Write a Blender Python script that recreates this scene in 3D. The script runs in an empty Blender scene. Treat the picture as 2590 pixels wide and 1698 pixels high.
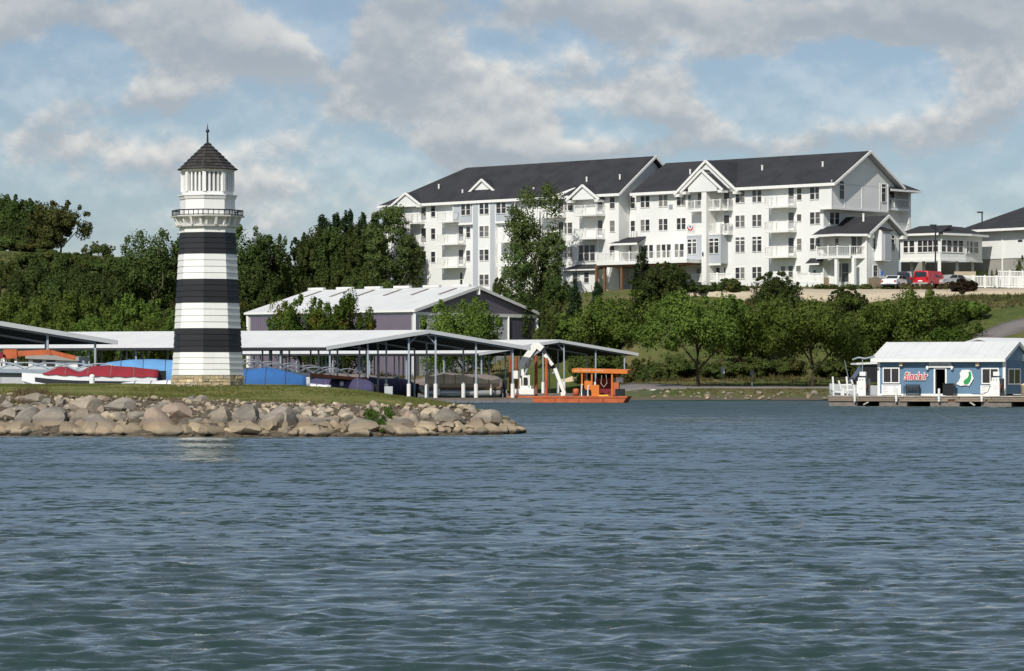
import bpy, math, random
import numpy as np
from mathutils import Vector, Matrix

# ------------------------------------------------------------------ camera, sky, sun
F, CX, HY, CZ = 8000.0, 1295.0, 950.0, 2.23      # focal length in photo pixels, optical axis, horizon row, eye height
SC = bpy.context.scene
COL = SC.collection
cam = bpy.data.cameras.new('camera'); cam.sensor_width = 36.0
cam.lens = F / 2590 * 36.0
cam.shift_y = (HY - 849) / 2590
cam.clip_start = 1.0; cam.clip_end = 6000
cam_o = bpy.data.objects.new('camera', cam); COL.objects.link(cam_o)
cam_o.location = (0, 0, CZ); cam_o.rotation_euler = (math.radians(90), 0, 0)
SC.camera = cam_o

SUN_AZ, SUN_EL = math.radians(204), math.radians(41)   # azimuth clockwise from +Y
sun = bpy.data.lights.new('sun', 'SUN'); sun.energy = 4.2; sun.angle = math.radians(0.53); sun.color = (1.0, 0.965, 0.905)
sun_o = bpy.data.objects.new('sun', sun); COL.objects.link(sun_o)
sd = Vector((math.sin(SUN_AZ) * math.cos(SUN_EL), math.cos(SUN_AZ) * math.cos(SUN_EL), math.sin(SUN_EL)))
sun_o.rotation_euler = sd.to_track_quat('Z', 'Y').to_euler(); sun_o.location = (-40, -80, 90)

SC.view_settings.view_transform = 'Standard'; SC.view_settings.look = 'None'
SC.view_settings.exposure = 0.0; SC.view_settings.gamma = 1.0
SC.render.engine = 'CYCLES'

world = bpy.data.worlds.new('World'); SC.world = world; world.use_nodes = True
NT = world.node_tree; NT.nodes.clear()

class NB:
    """tiny node-graph helper"""
    def __init__(s, nt): s.nt = nt
    def n(s, t, **kw):
        nd = s.nt.nodes.new(t)
        for k, v in kw.items(): setattr(nd, k, v)
        return nd
    def put(s, sock, val):
        if isinstance(val, bpy.types.NodeSocket): s.nt.links.new(val, sock)
        elif val is not None: sock.default_value = val
    def m(s, op, a, b=None, c=None, clamp=False):
        nd = s.n('ShaderNodeMath', operation=op, use_clamp=clamp)
        s.put(nd.inputs[0], a); s.put(nd.inputs[1], b)
        if c is not None: s.put(nd.inputs[2], c)
        return nd.outputs[0]
    def v(s, op, a, b=None):
        nd = s.n('ShaderNodeVectorMath', operation=op); s.put(nd.inputs[0], a); s.put(nd.inputs[1], b)
        return nd.outputs[0]
    def mix(s, f, a, b):
        nd = s.n('ShaderNodeMix', data_type='RGBA'); s.put(nd.inputs[0], f); s.put(nd.inputs[6], a); s.put(nd.inputs[7], b)
        return nd.outputs[2]
    def ss(s, x, lo, hi):
        nd = s.n('ShaderNodeMapRange', interpolation_type='SMOOTHSTEP'); s.put(nd.inputs[0], x)
        nd.inputs[1].default_value = lo; nd.inputs[2].default_value = hi
        return nd.outputs[0]
    def noise(s, vec, scale, detail=4, rough=0.55, dist=0.0):
        nd = s.n('ShaderNodeTexNoise'); s.put(nd.inputs['Vector'], vec)
        nd.inputs['Scale'].default_value = scale; nd.inputs['Detail'].default_value = detail
        nd.inputs['Roughness'].default_value = rough; nd.inputs['Distortion'].default_value = dist
        return nd.outputs['Fac']
    def comb(s, x, y, z):
        nd = s.n('ShaderNodeCombineXYZ'); s.put(nd.inputs[0], x); s.put(nd.inputs[1], y); s.put(nd.inputs[2], z)
        return nd.outputs[0]

def build_sky():
    g = NB(NT)
    sky = g.n('ShaderNodeTexSky', sky_type='NISHITA', sun_disc=False)
    sky.sun_elevation = SUN_EL; sky.sun_rotation = SUN_AZ
    sky.air_density = 1.0; sky.dust_density = 0.6; sky.ozone_density = 6.0; sky.altitude = 300
    tc = g.n('ShaderNodeTexCoord'); d = tc.outputs['Generated']
    sp = g.n('ShaderNodeSeparateXYZ'); g.put(sp.inputs[0], d)
    dx, dy, dz = sp.outputs
    # angles in thousandths of a radian about the north, so that the cumulus can be laid out where the photograph has them
    az = g.m('MULTIPLY', g.m('ARCTAN2', dx, dy), 1000); el = g.m('MULTIPLY', g.m('ARCSINE', dz), 1000)
    base = g.v('MULTIPLY', d, (3.6, 3.6, 5.2))
    # cumulus banks: centre x, y and half widths in photo pixels, weight
    B = [(1010,150,150,90,.55),(1140,235,230,85,.55),(900,250,230,80,.40),(690,125,120,48,.45),(520,140,150,48,.35),(1290,300,120,60,.3),
         (1560,205,220,55,.40),(1660,265,130,75,.5),(1770,300,90,50,.45),(130,50,330,62,.6),(450,60,110,70,.4),(1750,35,720,62,.75),(2350,60,420,55,.5),
         (215,262,110,48,.5),(400,250,75,60,.45),(160,350,70,40,.4),(320,385,170,50,.4),(30,350,60,50,.4),
         (2300,330,330,85,.55),(2500,150,170,90,.6),(2470,60,80,80,.5),(2060,140,60,32,.3),(1270,345,260,40,.5),(1440,385,220,35,.4),(760,365,200,35,.25),
         (700,470,160,40,.25),(1850,390,230,40,.3),(2000,235,330,75,-.55),(820,55,110,60,-.5),(60,200,230,45,-.45),(1440,330,100,30,-.3),
         (260,130,60,20,-.1),(1180,110,50,60,-.3),(880,140,50,60,-.3),(2570,60,60,45,-.4),(480,320,130,40,-.3),(1600,330,130,28,-.35)]
    nz = g.n('ShaderNodeTexNoise'); g.put(nz.inputs['Vector'], base); nz.inputs['Scale'].default_value = 10.0; nz.inputs['Detail'].default_value = 3; nz.inputs['Roughness'].default_value = 0.6
    sw = g.n('ShaderNodeSeparateXYZ'); g.put(sw.inputs[0], nz.outputs['Color'])
    azw = g.m('ADD', az, g.m('MULTIPLY', g.m('SUBTRACT', sw.outputs[0], 0.5), 30)); elw = g.m('ADD', el, g.m('MULTIPLY', g.m('SUBTRACT', sw.outputs[1], 0.5), 22))
    tot = grad = None
    for (bx, by, rx, ry, w) in B:
        a = (bx - CX) / 8.0; e = (HY - by) / 8.0
        u = g.m('MULTIPLY_ADD', azw, 8.0/rx, -a*8.0/rx); v = g.m('MULTIPLY_ADD', elw, 8.0/ry, -e*8.0/ry)
        q = g.m('MULTIPLY_ADD', u, u, g.m('MULTIPLY', v, v))
        r = g.m('MULTIPLY', g.m('POWER', 0.5, q), w)
        tot = r if tot is None else g.m('ADD', tot, r)
        gv = g.m('MULTIPLY', r, g.m('MULTIPLY', v, 8.0/ry))
        grad = gv if grad is None else g.m('ADD', grad, gv)
    def nfield(de):
        off = g.v('ADD', base, (0, 0, de * 0.0052)) if de else base
        n1 = g.noise(off, 6.0, 8, 0.57)
        return g.m('MULTIPLY', g.m('SUBTRACT', n1, 0.5), 2.0)
    na, nb_ = nfield(0.0), nfield(5.0)
    # far cumulus overlap towards the horizon
    low = g.m('ADD', g.m('MULTIPLY', g.m('SUBTRACT', 1.0, g.ss(el, 20, 85)), 0.12), g.m('MULTIPLY', g.ss(el, 125, 260), 0.10))
    f0 = g.m('ADD', g.m('ADD', tot, low), na)
    slope = g.m('ADD', g.m('SUBTRACT', na, nb_), g.m('MULTIPLY', grad, 2.2))
    cov = g.ss(f0, 0.15, 0.50)
    lit = g.ss(slope, -0.20, 0.36)
    dens = g.ss(f0, 0.35, 1.0)
    # thick bases go grey, sunlit upper edges go white
    shade = g.m('MULTIPLY', g.m('ADD', g.m('MULTIPLY', lit, 0.85), 0.12), g.m('SUBTRACT', 1.0, g.m('MULTIPLY', dens, 0.45)))
    high = g.ss(el, 96, 116)
    shade = g.m('MULTIPLY', shade, g.m('SUBTRACT', 1.0, g.m('MULTIPLY', high, 0.35)))
    cc = g.mix(shade, CLOUD_DARK, CLOUD_LIT)
    bg1 = g.n('ShaderNodeBackground'); g.put(bg1.inputs[0], sky.outputs[0]); bg1.inputs[1].default_value = SKY_K
    bg2 = g.n('ShaderNodeBackground'); g.put(bg2.inputs[0], cc); bg2.inputs[1].default_value = 1.0
    mx = g.n('ShaderNodeMixShader'); g.put(mx.inputs[0], g.m('MULTIPLY_ADD', cov, 0.56, 0.36)); g.nt.links.new(bg1.outputs[0], mx.inputs[1]); g.nt.links.new(bg2.outputs[0], mx.inputs[2])
    out = g.n('ShaderNodeOutputWorld'); g.nt.links.new(mx.outputs[0], out.inputs[0])

SKY_K = 0.085
CLOUD_DARK = (0.350, 0.400, 0.455, 1); CLOUD_LIT = (0.88, 0.855, 0.805, 1)
build_sky()
world.cycles.sampling_method = 'MANUAL'; world.cycles.sample_map_resolution = 512

# ------------------------------------------------------------------ helpers
rnd = random.Random(7)
def P(px, py, Y): return Vector(((px - CX) * Y / F, Y, CZ + (HY - py) * Y / F))
def PX(px, Y): return (px - CX) * Y / F
def PZ(py, Y): return CZ + (HY - py) * Y / F

class MB:
    """collects faces; build() links them as one mesh object"""
    def __init__(s): s.v = []; s.f = []
    def add(s, vs, fs):
        o = len(s.v); s.v.extend([tuple(p) for p in vs]); s.f.extend([tuple(i + o for i in f) for f in fs]); return s
    def poly(s, pts): return s.add(pts, [tuple(range(len(pts)))])
    def hexa(s, p):   # bottom 0-3 counter-clockwise from above, top 4-7
        return s.add(p, [(3,2,1,0),(4,5,6,7),(0,1,5,4),(1,2,6,5),(2,3,7,6),(3,0,4,7)])
    def box(s, x0, x1, y0, y1, z0, z1):
        return s.hexa([(x0,y0,z0),(x1,y0,z0),(x1,y1,z0),(x0,y1,z0),(x0,y0,z1),(x1,y0,z1),(x1,y1,z1),(x0,y1,z1)])
    def cbox(s, c, size, rz=0.0, rot=None):
        a, b, h = size[0]/2, size[1]/2, size[2]/2
        M = rot if rot is not None else Matrix.Rotation(rz, 3, 'Z')
        c = Vector(c)
        return s.hexa([c + M @ Vector(q) for q in ((-a,-b,-h),(a,-b,-h),(a,b,-h),(-a,b,-h),(-a,-b,h),(a,-b,h),(a,b,h),(-a,b,h))])
    def slab(s, quad, th):
        """quad counter-clockwise seen from above, thickened downwards"""
        q = [Vector(p) for p in quad]; n = len(q); dn = Vector((0, 0, -th))
        vs = [p + dn for p in q] + q
        fs = [tuple(range(n-1, -1, -1)), tuple(range(n, 2*n))] + [(i, (i+1) % n, n + (i+1) % n, n + i) for i in range(n)]
        return s.add(vs, fs)
    def prism(s, poly, vec):
        q = [Vector(p) for p in poly]; n = len(q); e = Vector(vec)
        vs = q + [p + e for p in q]
        return s.add(vs, [tuple(range(n-1, -1, -1)), tuple(range(n, 2*n))] + [(i, (i+1) % n, n + (i+1) % n, n + i) for i in range(n)])
    def bar(s, a, b, w, h=None, up=(0,0,1)):
        a, b = Vector(a), Vector(b); h = w if h is None else h
        d = (b - a).normalized(); x = d.cross(Vector(up))
        if x.length < 1e-4: x = Vector((1,0,0))
        x.normalize(); y = x.cross(d)
        o = []
        for p in (a, b):
            for (i, j) in ((-1,-1),(1,-1),(1,1),(-1,1)): o.append(p + x*w/2*i + y*h/2*j)
        return s.hexa(o)
    def tube(s, pts, r, n=8, cap=True):
        pts = [Vector(p) for p in pts]; rs = r if isinstance(r, (list, tuple)) else [r]*len(pts)
        rings = []
        for i, p in enumerate(pts):
            d = (pts[min(i+1, len(pts)-1)] - pts[max(i-1, 0)]).normalized()
            x = d.cross(Vector((0,0,1)))
            if x.length < 1e-3: x = Vector((1,0,0))
            x.normalize(); y = d.cross(x)
            rings.append([p + (x*math.cos(t) + y*math.sin(t))*rs[i] for t in [2*math.pi*k/n for k in range(n)]])
        return s.loft(rings, cap)
    def loft(s, rings, cap=True, closed=True):
        n = len(rings[0]); vs = [p for r in rings for p in r]; fs = []
        for i in range(len(rings)-1):
            for k in range(n if closed else n-1):
                a, b = i*n + k, i*n + (k+1) % n
                fs.append((a, b, b+n, a+n))
        if cap: fs.append(tuple(range(n-1, -1, -1))); fs.append(tuple(range((len(rings)-1)*n, len(rings)*n)))
        return s.add(vs, fs)
    def lathe(s, prof, n=16, c=(0,0,0), ph=0.0):
        rings = [[(c[0] + r*math.sin(ph + 2*math.pi*k/n), c[1] - r*math.cos(ph + 2*math.pi*k/n), c[2] + z) for k in range(n)] for r, z in prof]
        return s.loft(rings)
    def mesh(s, name, mat=None, smooth=False):
        me = bpy.data.meshes.new(name); me.from_pydata(s.v, [], s.f); me.update()
        if mat: me.materials.append(mat)
        if smooth: me.polygons.foreach_set('use_smooth', [True]*len(me.polygons))
        return me
    def build(s, name, mat=None, parent=None, smooth=False):
        return link(name, s.mesh(name, mat, smooth), parent)

def link(name, data, parent=None):
    o = bpy.data.objects.new(name, data); COL.objects.link(o)
    if parent is not None: o.parent = parent
    return o
def tag(o, label, cat, group=None):
    o['label'] = label; o['category'] = cat
    if group: o['group'] = group
    return o
def thing(name, label, cat, loc=(0,0,0), rz=0.0, group=None):
    o = link(name, None); o.location = loc; o.rotation_euler = (0, 0, rz); o.empty_display_size = 0.3
    return tag(o, label, cat, group)
def struct(o): o['kind'] = 'structure'; return o
def stuff(o): o['kind'] = 'stuff'; return o
def copy_tree(o, parent=None):
    c = o.copy(); COL.objects.link(c)
    if parent is not None: c.parent = parent
    for ch in list(o.children): copy_tree(ch, c)
    return c

# ------------------------------------------------------------------ materials
def S(*c):   # sRGB 0-255 to linear
    return tuple((x/255/12.92 if x/255 <= .04045 else ((x/255 + .055)/1.055)**2.4) for x in c) + (1,)
MATS = {}
def mat(name, col, rough=0.7, var=0.12, scale=3.0, bump=0.0, bscale=20.0, metal=0.0, spec=0.35, tint=None, streak=0.0, objrand=0.0, island=0.0, alpha=None, stretch=None):
    """procedural paint/stone/cloth: colour broken up by two octaves of noise, optional rain streaks and bump"""
    m = bpy.data.materials.new(name); m.use_nodes = True; nt = m.node_tree; g = NB(nt)
    b = nt.nodes['Principled BSDF']
    tc = g.n('ShaderNodeTexCoord'); vec = tc.outputs['Object']
    if stretch: vec = g.v('MULTIPLY', vec, stretch)
    c2 = tint if tint else tuple(x*0.62 for x in col[:3]) + (1,)
    f = g.ss(g.noise(vec, scale, 6, 0.6), 0.35, 0.72)
    f = g.m('MULTIPLY', f, var * 2.2, clamp=True)
    c = g.mix(f, tuple(col[:3]) + (1,), c2)
    if streak:
        sv = g.v('MULTIPLY', tc.outputs['Object'], (6.0, 6.0, 0.35))
        st = g.ss(g.noise(sv, 1.6, 5, 0.65), 0.5, 0.8)
        c = g.mix(g.m('MULTIPLY', st, streak), c, tuple(x*0.45 for x in col[:3]) + (1,))
    if objrand or island:
        r = g.n('ShaderNodeObjectInfo').outputs['Random']
        hs = g.n('ShaderNodeHueSaturation'); g.put(hs.inputs['Color'], c)
        val = g.m('ADD', 1.0 - objrand/2, g.m('MULTIPLY', r, objrand))
        if island:
            ri = g.n('ShaderNodeNewGeometry').outputs['Random Per Island']
            val = g.m('MULTIPLY', val, g.m('ADD', 1.0 - island/2, g.m('MULTIPLY', ri, island)))
        g.put(hs.inputs['Value'], val); c = hs.outputs[0]
    g.put(b.inputs['Base Color'], c)
    rr = g.m('ADD', rough - 0.08, g.m('MULTIPLY', g.noise(vec, scale*2.3, 3), 0.16), clamp=True)
    g.put(b.inputs['Roughness'], rr)
    b.inputs['Metallic'].default_value = metal; b.inputs['Specular IOR Level'].default_value = spec
    if bump:
        bp = g.n('ShaderNodeBump'); bp.inputs['Strength'].default_value = bump; bp.inputs['Distance'].default_value = 0.05
        g.put(bp.inputs['Height'], g.noise(vec, bscale, 5, 0.6)); g.put(b.inputs['Normal'], bp.outputs[0])
    MATS[name] = m; return m

mat('white_paint', S(232,231,225), 0.55, 0.07, 1.2, streak=0.13, objrand=0.05)
mat('white_siding', S(228,228,223), 0.6, 0.10, 0.22, streak=0.09)
mat('grey_siding', S(176,180,184), 0.65, 0.06, 0.5, streak=0.04)
mat('black_paint', (0.017,0.017,0.019,1), 0.55, 0.15, 2.0, objrand=0.35)
mat('roof_shingle', (0.036,0.036,0.040,1), 0.9, 0.42, 0.5, bump=0.4, bscale=9.0, island=0.1, streak=0.25)
mat('lighthouse_shingle', (0.045,0.042,0.040,1), 0.9, 0.3, 3.0, bump=0.4, bscale=30, objrand=0.6)
mat('stone_tan', S(196,178,140), 0.9, 0.3, 4.0, bump=0.6, bscale=18, objrand=0.5, tint=S(140,122,96))
mat('stone_grey', S(178,168,146), 0.9, 0.3, 4.0, bump=0.6, bscale=18, objrand=0.45)
mat('mortar', S(150,138,112), 0.95, 0.2, 8.0)
mat('iron', (0.02,0.02,0.025,1), 0.5, 0.2, 6.0)
mat('iron_blue', (0.02,0.025,0.07,1), 0.3, 0.1, 6.0, spec=0.6)
mat('louver_dark', (0.36,0.37,0.38,1), 0.7, 0.2, 3.0)
mat('roof_white', S(216,216,213), 0.5, 0.12, 0.35, streak=0.14, stretch=(1,1,1))
mat('fascia_grey', S(188,190,190), 0.5, 0.1, 0.8, streak=0.1)
mat('steel', S(150,160,168), 0.45, 0.15, 3.0, metal=0.0, spec=0.5)
mat('steel_dark', (0.03,0.033,0.038,1), 0.7, 0.2, 1.5)  # dark steel parts, and the shade painted under the shelter roofs
mat('purple_siding', S(112,104,115), 0.6, 0.08, 0.4, streak=0.10)
mat('purple_dark', S(88,84,99), 0.6, 0.08, 0.4, streak=0.08)
mat('corrug_white', S(196,198,200), 0.5, 0.08, 0.4, streak=0.10)
mat('brick_tan', S(176,156,132), 0.9, 0.25, 2.0, bump=0.3, bscale=8)
mat('concrete', S(186,172,148), 0.9, 0.2, 0.8, bump=0.2, bscale=5)
mat('block_grey', S(158,154,146), 0.9, 0.15, 0.7, streak=0.1)
mat('asphalt', S(118,112,108), 0.95, 0.25, 0.6, bump=0.2, bscale=12)
mat('wood', S(142,128,112), 0.85, 0.35, 2.0, bump=0.3, bscale=14, objrand=0.4, stretch=(1,6,6))
mat('wood_pale', S(184,176,162), 0.85, 0.3, 2.0, bump=0.3, bscale=14, objrand=0.3, stretch=(1,6,6))
mat('wood_brown', S(124,92,66), 0.85, 0.3, 2.0, bump=0.2)
mat('float_grey', S(128,120,112), 0.9, 0.3, 2.0, streak=0.35)
mat('dock_float', S(120,126,130), 0.7, 0.2, 2.0, streak=0.25)
mat('blue_siding', S(98,128,152), 0.6, 0.08, 0.6, streak=0.10)
mat('orange', S(214,120,46), 0.5, 0.15, 1.5, streak=0.15)
mat('orange_red', S(188,100,58), 0.6, 0.25, 1.2, streak=0.3, tint=S(140,56,30))
mat('rust', S(150,84,56), 0.9, 0.35, 1.5, streak=0.3)
mat('crane_white', S(234,232,222), 0.5, 0.12, 2.0, streak=0.2)
mat('black_plastic', (0.012,0.012,0.014,1), 0.4, 0.1, 4.0, spec=0.5)
mat('yellow', S(236,190,60), 0.5, 0.1, 2.0)
mat('red_paint', S(190,26,34), 0.25, 0.05, 1.0, spec=0.6)
mat('red_canvas', S(140,40,50), 0.85, 0.15, 1.2, bump=0.3, bscale=3)
mat('blue_canvas', S(98,150,196), 0.8, 0.15, 0.9, bump=0.4, bscale=2.5)
mat('blue_canvas_deep', S(52,102,160), 0.8, 0.2, 0.9, bump=0.4, bscale=2.5)
mat('tan_canvas', S(204,184,152), 0.85, 0.12, 1.0, bump=0.3, bscale=3)
mat('taupe_canvas', S(120,110,102), 0.85, 0.15, 1.0, bump=0.3, bscale=3)
mat('navy_canvas', S(70,66,96), 0.85, 0.15, 1.0, bump=0.3, bscale=3)
mat('gelcoat', S(238,238,236), 0.25, 0.04, 1.0, spec=0.6)
mat('silver', S(176,178,174), 0.3, 0.05, 1.0, spec=0.6, metal=0.3)
mat('dark_paint', S(52,56,62), 0.3, 0.05, 1.0, spec=0.6)
mat('olive', S(112,118,84), 0.6, 0.2, 2.0)
mat('maroon', S(120,34,44), 0.6, 0.2, 2.0)
mat('sign_red', S(196,40,46), 0.4, 0.05, 1.0)
mat('sign_green', S(52,150,84), 0.4, 0.08, 2.0)
mat('sign_blue', S(60,90,160), 0.4, 0.05, 2.0)
mat('print_grey', S(150,150,158), 0.6, 0.1, 2.0)
mat('lamp_red', S(170,20,20), 0.3, 0.05, 2.0)
mat('rubber', (0.015,0.015,0.015,1), 0.85, 0.1, 4.0)
mat('bark', S(84,72,58), 0.95, 0.35, 3.0, bump=0.6, bscale=10, stretch=(1,1,0.3))
mat('bark_pale', S(172,160,140), 0.9, 0.3, 3.0, bump=0.4, bscale=10, stretch=(1,1,0.3))
mat('interior', S(196,186,168), 0.9, 0.2, 1.0)
mat('dark_room', (0.012,0.011,0.011,1), 0.8, 0.2, 1.0)

def glass_mat(name, col, rough=0.08):
    m = bpy.data.materials.new(name); m.use_nodes = True; b = m.node_tree.nodes['Principled BSDF']; g = NB(m.node_tree)
    tc = g.n('ShaderNodeTexCoord'); oi = g.n('ShaderNodeObjectInfo').outputs['Random']
    f = g.m('MULTIPLY', g.noise(tc.outputs['Object'], 0.8, 2), 0.5)
    c = g.mix(g.m('ADD', f, g.m('MULTIPLY', oi, 0.4)), tuple(x*0.6 for x in col) + (1,), tuple(x*1.5 for x in col) + (1,))
    g.put(b.inputs['Base Color'], c); b.inputs['Roughness'].default_value = rough; b.inputs['Specular IOR Level'].default_value = 0.5
    MATS[name] = m; return m
glass_mat('pane_dark', (0.035,0.033,0.036)); glass_mat('pane_blind', (0.19,0.18,0.165), 0.25); glass_mat('pane_mid', (0.09,0.085,0.085), 0.15)
glass_mat('auto_glass', (0.02,0.022,0.028), 0.05)

def leaf_mat(name, c1, c2, dry=0.0, dryc=(0.16,0.10,0.03)):
    m = bpy.data.materials.new(name); m.use_nodes = True; nt = m.node_tree; g = NB(nt); b = nt.nodes['Principled BSDF']; out = nt.nodes['Material Output']
    geo = g.n('ShaderNodeNewGeometry'); ri = geo.outputs['Random Per Island']
    tc = g.n('ShaderNodeTexCoord'); oi = g.n('ShaderNodeObjectInfo').outputs['Random']
    nz = g.noise(tc.outputs['Object'], 0.45, 3)
    f = g.m('ADD', g.m('MULTIPLY', ri, 0.35), g.m('MULTIPLY', g.m('SUBTRACT', nz, 0.25), 1.1), clamp=True)
    c = g.mix(f, tuple(c1) + (1,), tuple(c2) + (1,))
    if dry:
        c = g.mix(g.m('MULTIPLY', g.ss(g.noise(tc.outputs['Object'], 0.33, 3), 0.50, 0.68), dry), c, tuple(dryc) + (1,))
    hs = g.n('ShaderNodeHueSaturation'); g.put(hs.inputs['Color'], c); g.put(hs.inputs['Value'], g.m('ADD', 0.78, g.m('MULTIPLY', oi, 0.44)))
    g.put(hs.inputs['Hue'], g.m('ADD', 0.488, g.m('MULTIPLY', oi, 0.022)))
    g.put(b.inputs['Base Color'], hs.outputs[0]); b.inputs['Roughness'].default_value = 0.8; b.inputs['Specular IOR Level'].default_value = 0.12
    tr = g.n('ShaderNodeBsdfTranslucent'); g.put(tr.inputs[0], hs.outputs[0])
    mx = g.n('ShaderNodeMixShader'); mx.inputs[0].default_value = 0.42
    nt.links.new(b.outputs[0], mx.inputs[1]); nt.links.new(tr.outputs[0], mx.inputs[2]); nt.links.new(mx.outputs[0], out.inputs[0])
    MATS[name] = m; return m
leaf_mat('leaf_maple', (0.074,0.130,0.021), (0.205,0.270,0.054))
leaf_mat('leaf_dark', (0.048,0.078,0.019), (0.115,0.152,0.042))
leaf_mat('leaf_poplar', (0.076,0.115,0.032), (0.165,0.215,0.070))
leaf_mat('leaf_pine', (0.024,0.048,0.020), (0.056,0.088,0.034))
leaf_mat('leaf_yellow', (0.072,0.090,0.024), (0.150,0.160,0.050), 0.15)
leaf_mat('leaf_shrub', (0.062,0.098,0.022), (0.145,0.180,0.050), 0.35)
leaf_mat('leaf_autumn', (0.048,0.095,0.015), (0.130,0.190,0.032), 0.6, (0.26,0.19,0.03))
leaf_mat('leaf_red', (0.045,0.035,0.018), (0.085,0.055,0.028))
leaf_mat('leaf_weed', (0.050,0.110,0.016), (0.100,0.170,0.030))
leaf_mat('leaf_straw', (0.160,0.125,0.060), (0.260,0.210,0.110))
# ------------------------------------------------------------------ terrain behind the marina
ctl = []
def cp(px, Y, z): ctl.append((PX(px, Y), Y, z))
for px in (1600, 1750, 1900, 2050, 2250, 2450, 2650, 2900):        # right shore, lakeside road, wooded bank, parking shelf
    for Y, z in ((280,-1.2),(287,-.15),(290,.45),(295,.95),(301,1.12),(308,1.3),(314,1.75),(322,3.2),(334,8.2)): 
        if px >= 2450 and Y >= 308: z = {308:3.6,314:5.6,322:8.0,334:10.2}[Y]
        cp(px, Y, z)
for px in (1700, 1870, 2050, 2250, 2450, 2650): 
    for Y, z in ((341,11.0),(346,11.55),(354,12.0),(370,12.4),(400,12.5)): cp(px, Y, z)
for px in (1450, 1580): 
    for Y, z in ((300,-1.5),(318,-.8),(331,.3),(337,1.6),(348,5.8),(358,10.2),(366,12.0),(385,12.4),(410,12.5)): cp(px, Y, z)
for px in (1310,): 
    for Y, z in ((300,-1.5),(325,-.9),(335,.3),(341,1.6),(352,2.5),(366,3.4),(374,8.0),(382,11.6),(410,12.5)): cp(px, Y, z)
for px in (1000, 1150): 
    for Y, z in ((325,-1.4),(337,-.3),(341,.8),(348,2.0),(360,2.5),(376,3.0),(390,8.5),(398,11.9),(420,12.6),(460,13.5)): cp(px, Y, z)
for px in (300, 480, 660, 830):
    for Y, z in ((320,-1.5),(336,-.3),(340,.8),(348,2.0),(368,2.8),(385,4.5),(405,8.5),(430,13.0),(470,18.6),(520,20.0)): cp(px, Y, z)
for px in (-500, -150, 60, 200):
    for Y, z in ((320,-1.5),(334,-.4),(340,.8),(362,2.8),(390,5.5),(430,12.5),(470,20.3),(520,22.0)): cp(px, Y, z)
for px in (900, 1100, 1300): cp(px, 480, 16.5)
for px in (1500, 1800, 2100, 2500): cp(px, 440, 12.6); cp(px, 520, 13.0)
for x in (-400, -150, 0, 150, 400): ctl.append((x, 800, 12.0)); ctl.append((x, 1600, 6.0)); ctl.append((x, 3600, 2.0))
ctl += [(-900, 400, 14), (900, 400, 12), (-900, 300, 8), (900, 300, 6), (-900, 1500, 8), (900, 1500, 8), (-200, 280, 1), (-250,330,3), (220,330,9), (200,285,0.5)]
CT = np.array(ctl)
def _phi(r): return r
_n = len(CT); _A = np.zeros((_n+3, _n+3))
_D = np.sqrt(((CT[:, None, :2] - CT[None, :, :2])**2).sum(-1)); _A[:_n, :_n] = _phi(_D) - np.eye(_n) * 0.35
_A[:_n, _n] = 1; _A[:_n, _n+1:] = CT[:, :2]; _A[_n:, :_n] = _A[:_n, _n:].T
_w = np.linalg.solve(_A, np.concatenate([CT[:, 2], np.zeros(3)]))
def ground(x, y):
    x = np.atleast_1d(np.asarray(x, float)); y = np.atleast_1d(np.asarray(y, float))
    r = np.sqrt((x[..., None] - CT[:, 0])**2 + (y[..., None] - CT[:, 1])**2)
    return _phi(r) @ _w[:_n] + _w[_n] + _w[_n+1]*x + _w[_n+2]*y
def gz(x, y): return float(ground(x, y)[0])

def vnoise(x, y, seed=0):
    """smooth value noise, vectorised"""
    xi = np.floor(x).astype(np.int64); yi = np.floor(y).astype(np.int64); fx = x - xi; fy = y - yi
    def h(a, b):
        n = (a*374761393 + b*668265263 + seed*69069) & 0x7fffffff
        n = ((n ^ (n >> 13)) * 1274126177) & 0x7fffffff
        return ((n ^ (n >> 16)) & 0xffff) / 65535.0
    u = fx*fx*(3-2*fx); v = fy*fy*(3-2*fy)
    return (h(xi,yi)*(1-u) + h(xi+1,yi)*u)*(1-v) + (h(xi,yi+1)*(1-u) + h(xi+1,yi+1)*u)*v

xs = np.concatenate([[-900,-600,-400,-280,-200], np.arange(-140, 122, 1.6), [140,200,300,450,650,900]])
ys = np.concatenate([np.arange(278, 372, 1.2), np.arange(372, 540, 3.0), [560,600,660,750,900,1200,1700,2400,3600]])
GX, GY = np.meshgrid(xs, ys)
GZ = ground(GX.ravel(), GY.ravel()).reshape(GX.shape)
GZ += (vnoise(GX*.35, GY*.35, 3) - .5)*0.35*np.clip((GZ-1.6)/3, 0, 1) 
nx = len(xs); tv = np.stack([GX.ravel(), GY.ravel(), GZ.ravel()], 1).tolist()
tf = [(j*nx+i, j*nx+i+1, (j+1)*nx+i+1, (j+1)*nx+i) for j in range(len(ys)-1) for i in range(nx-1)]

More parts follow.
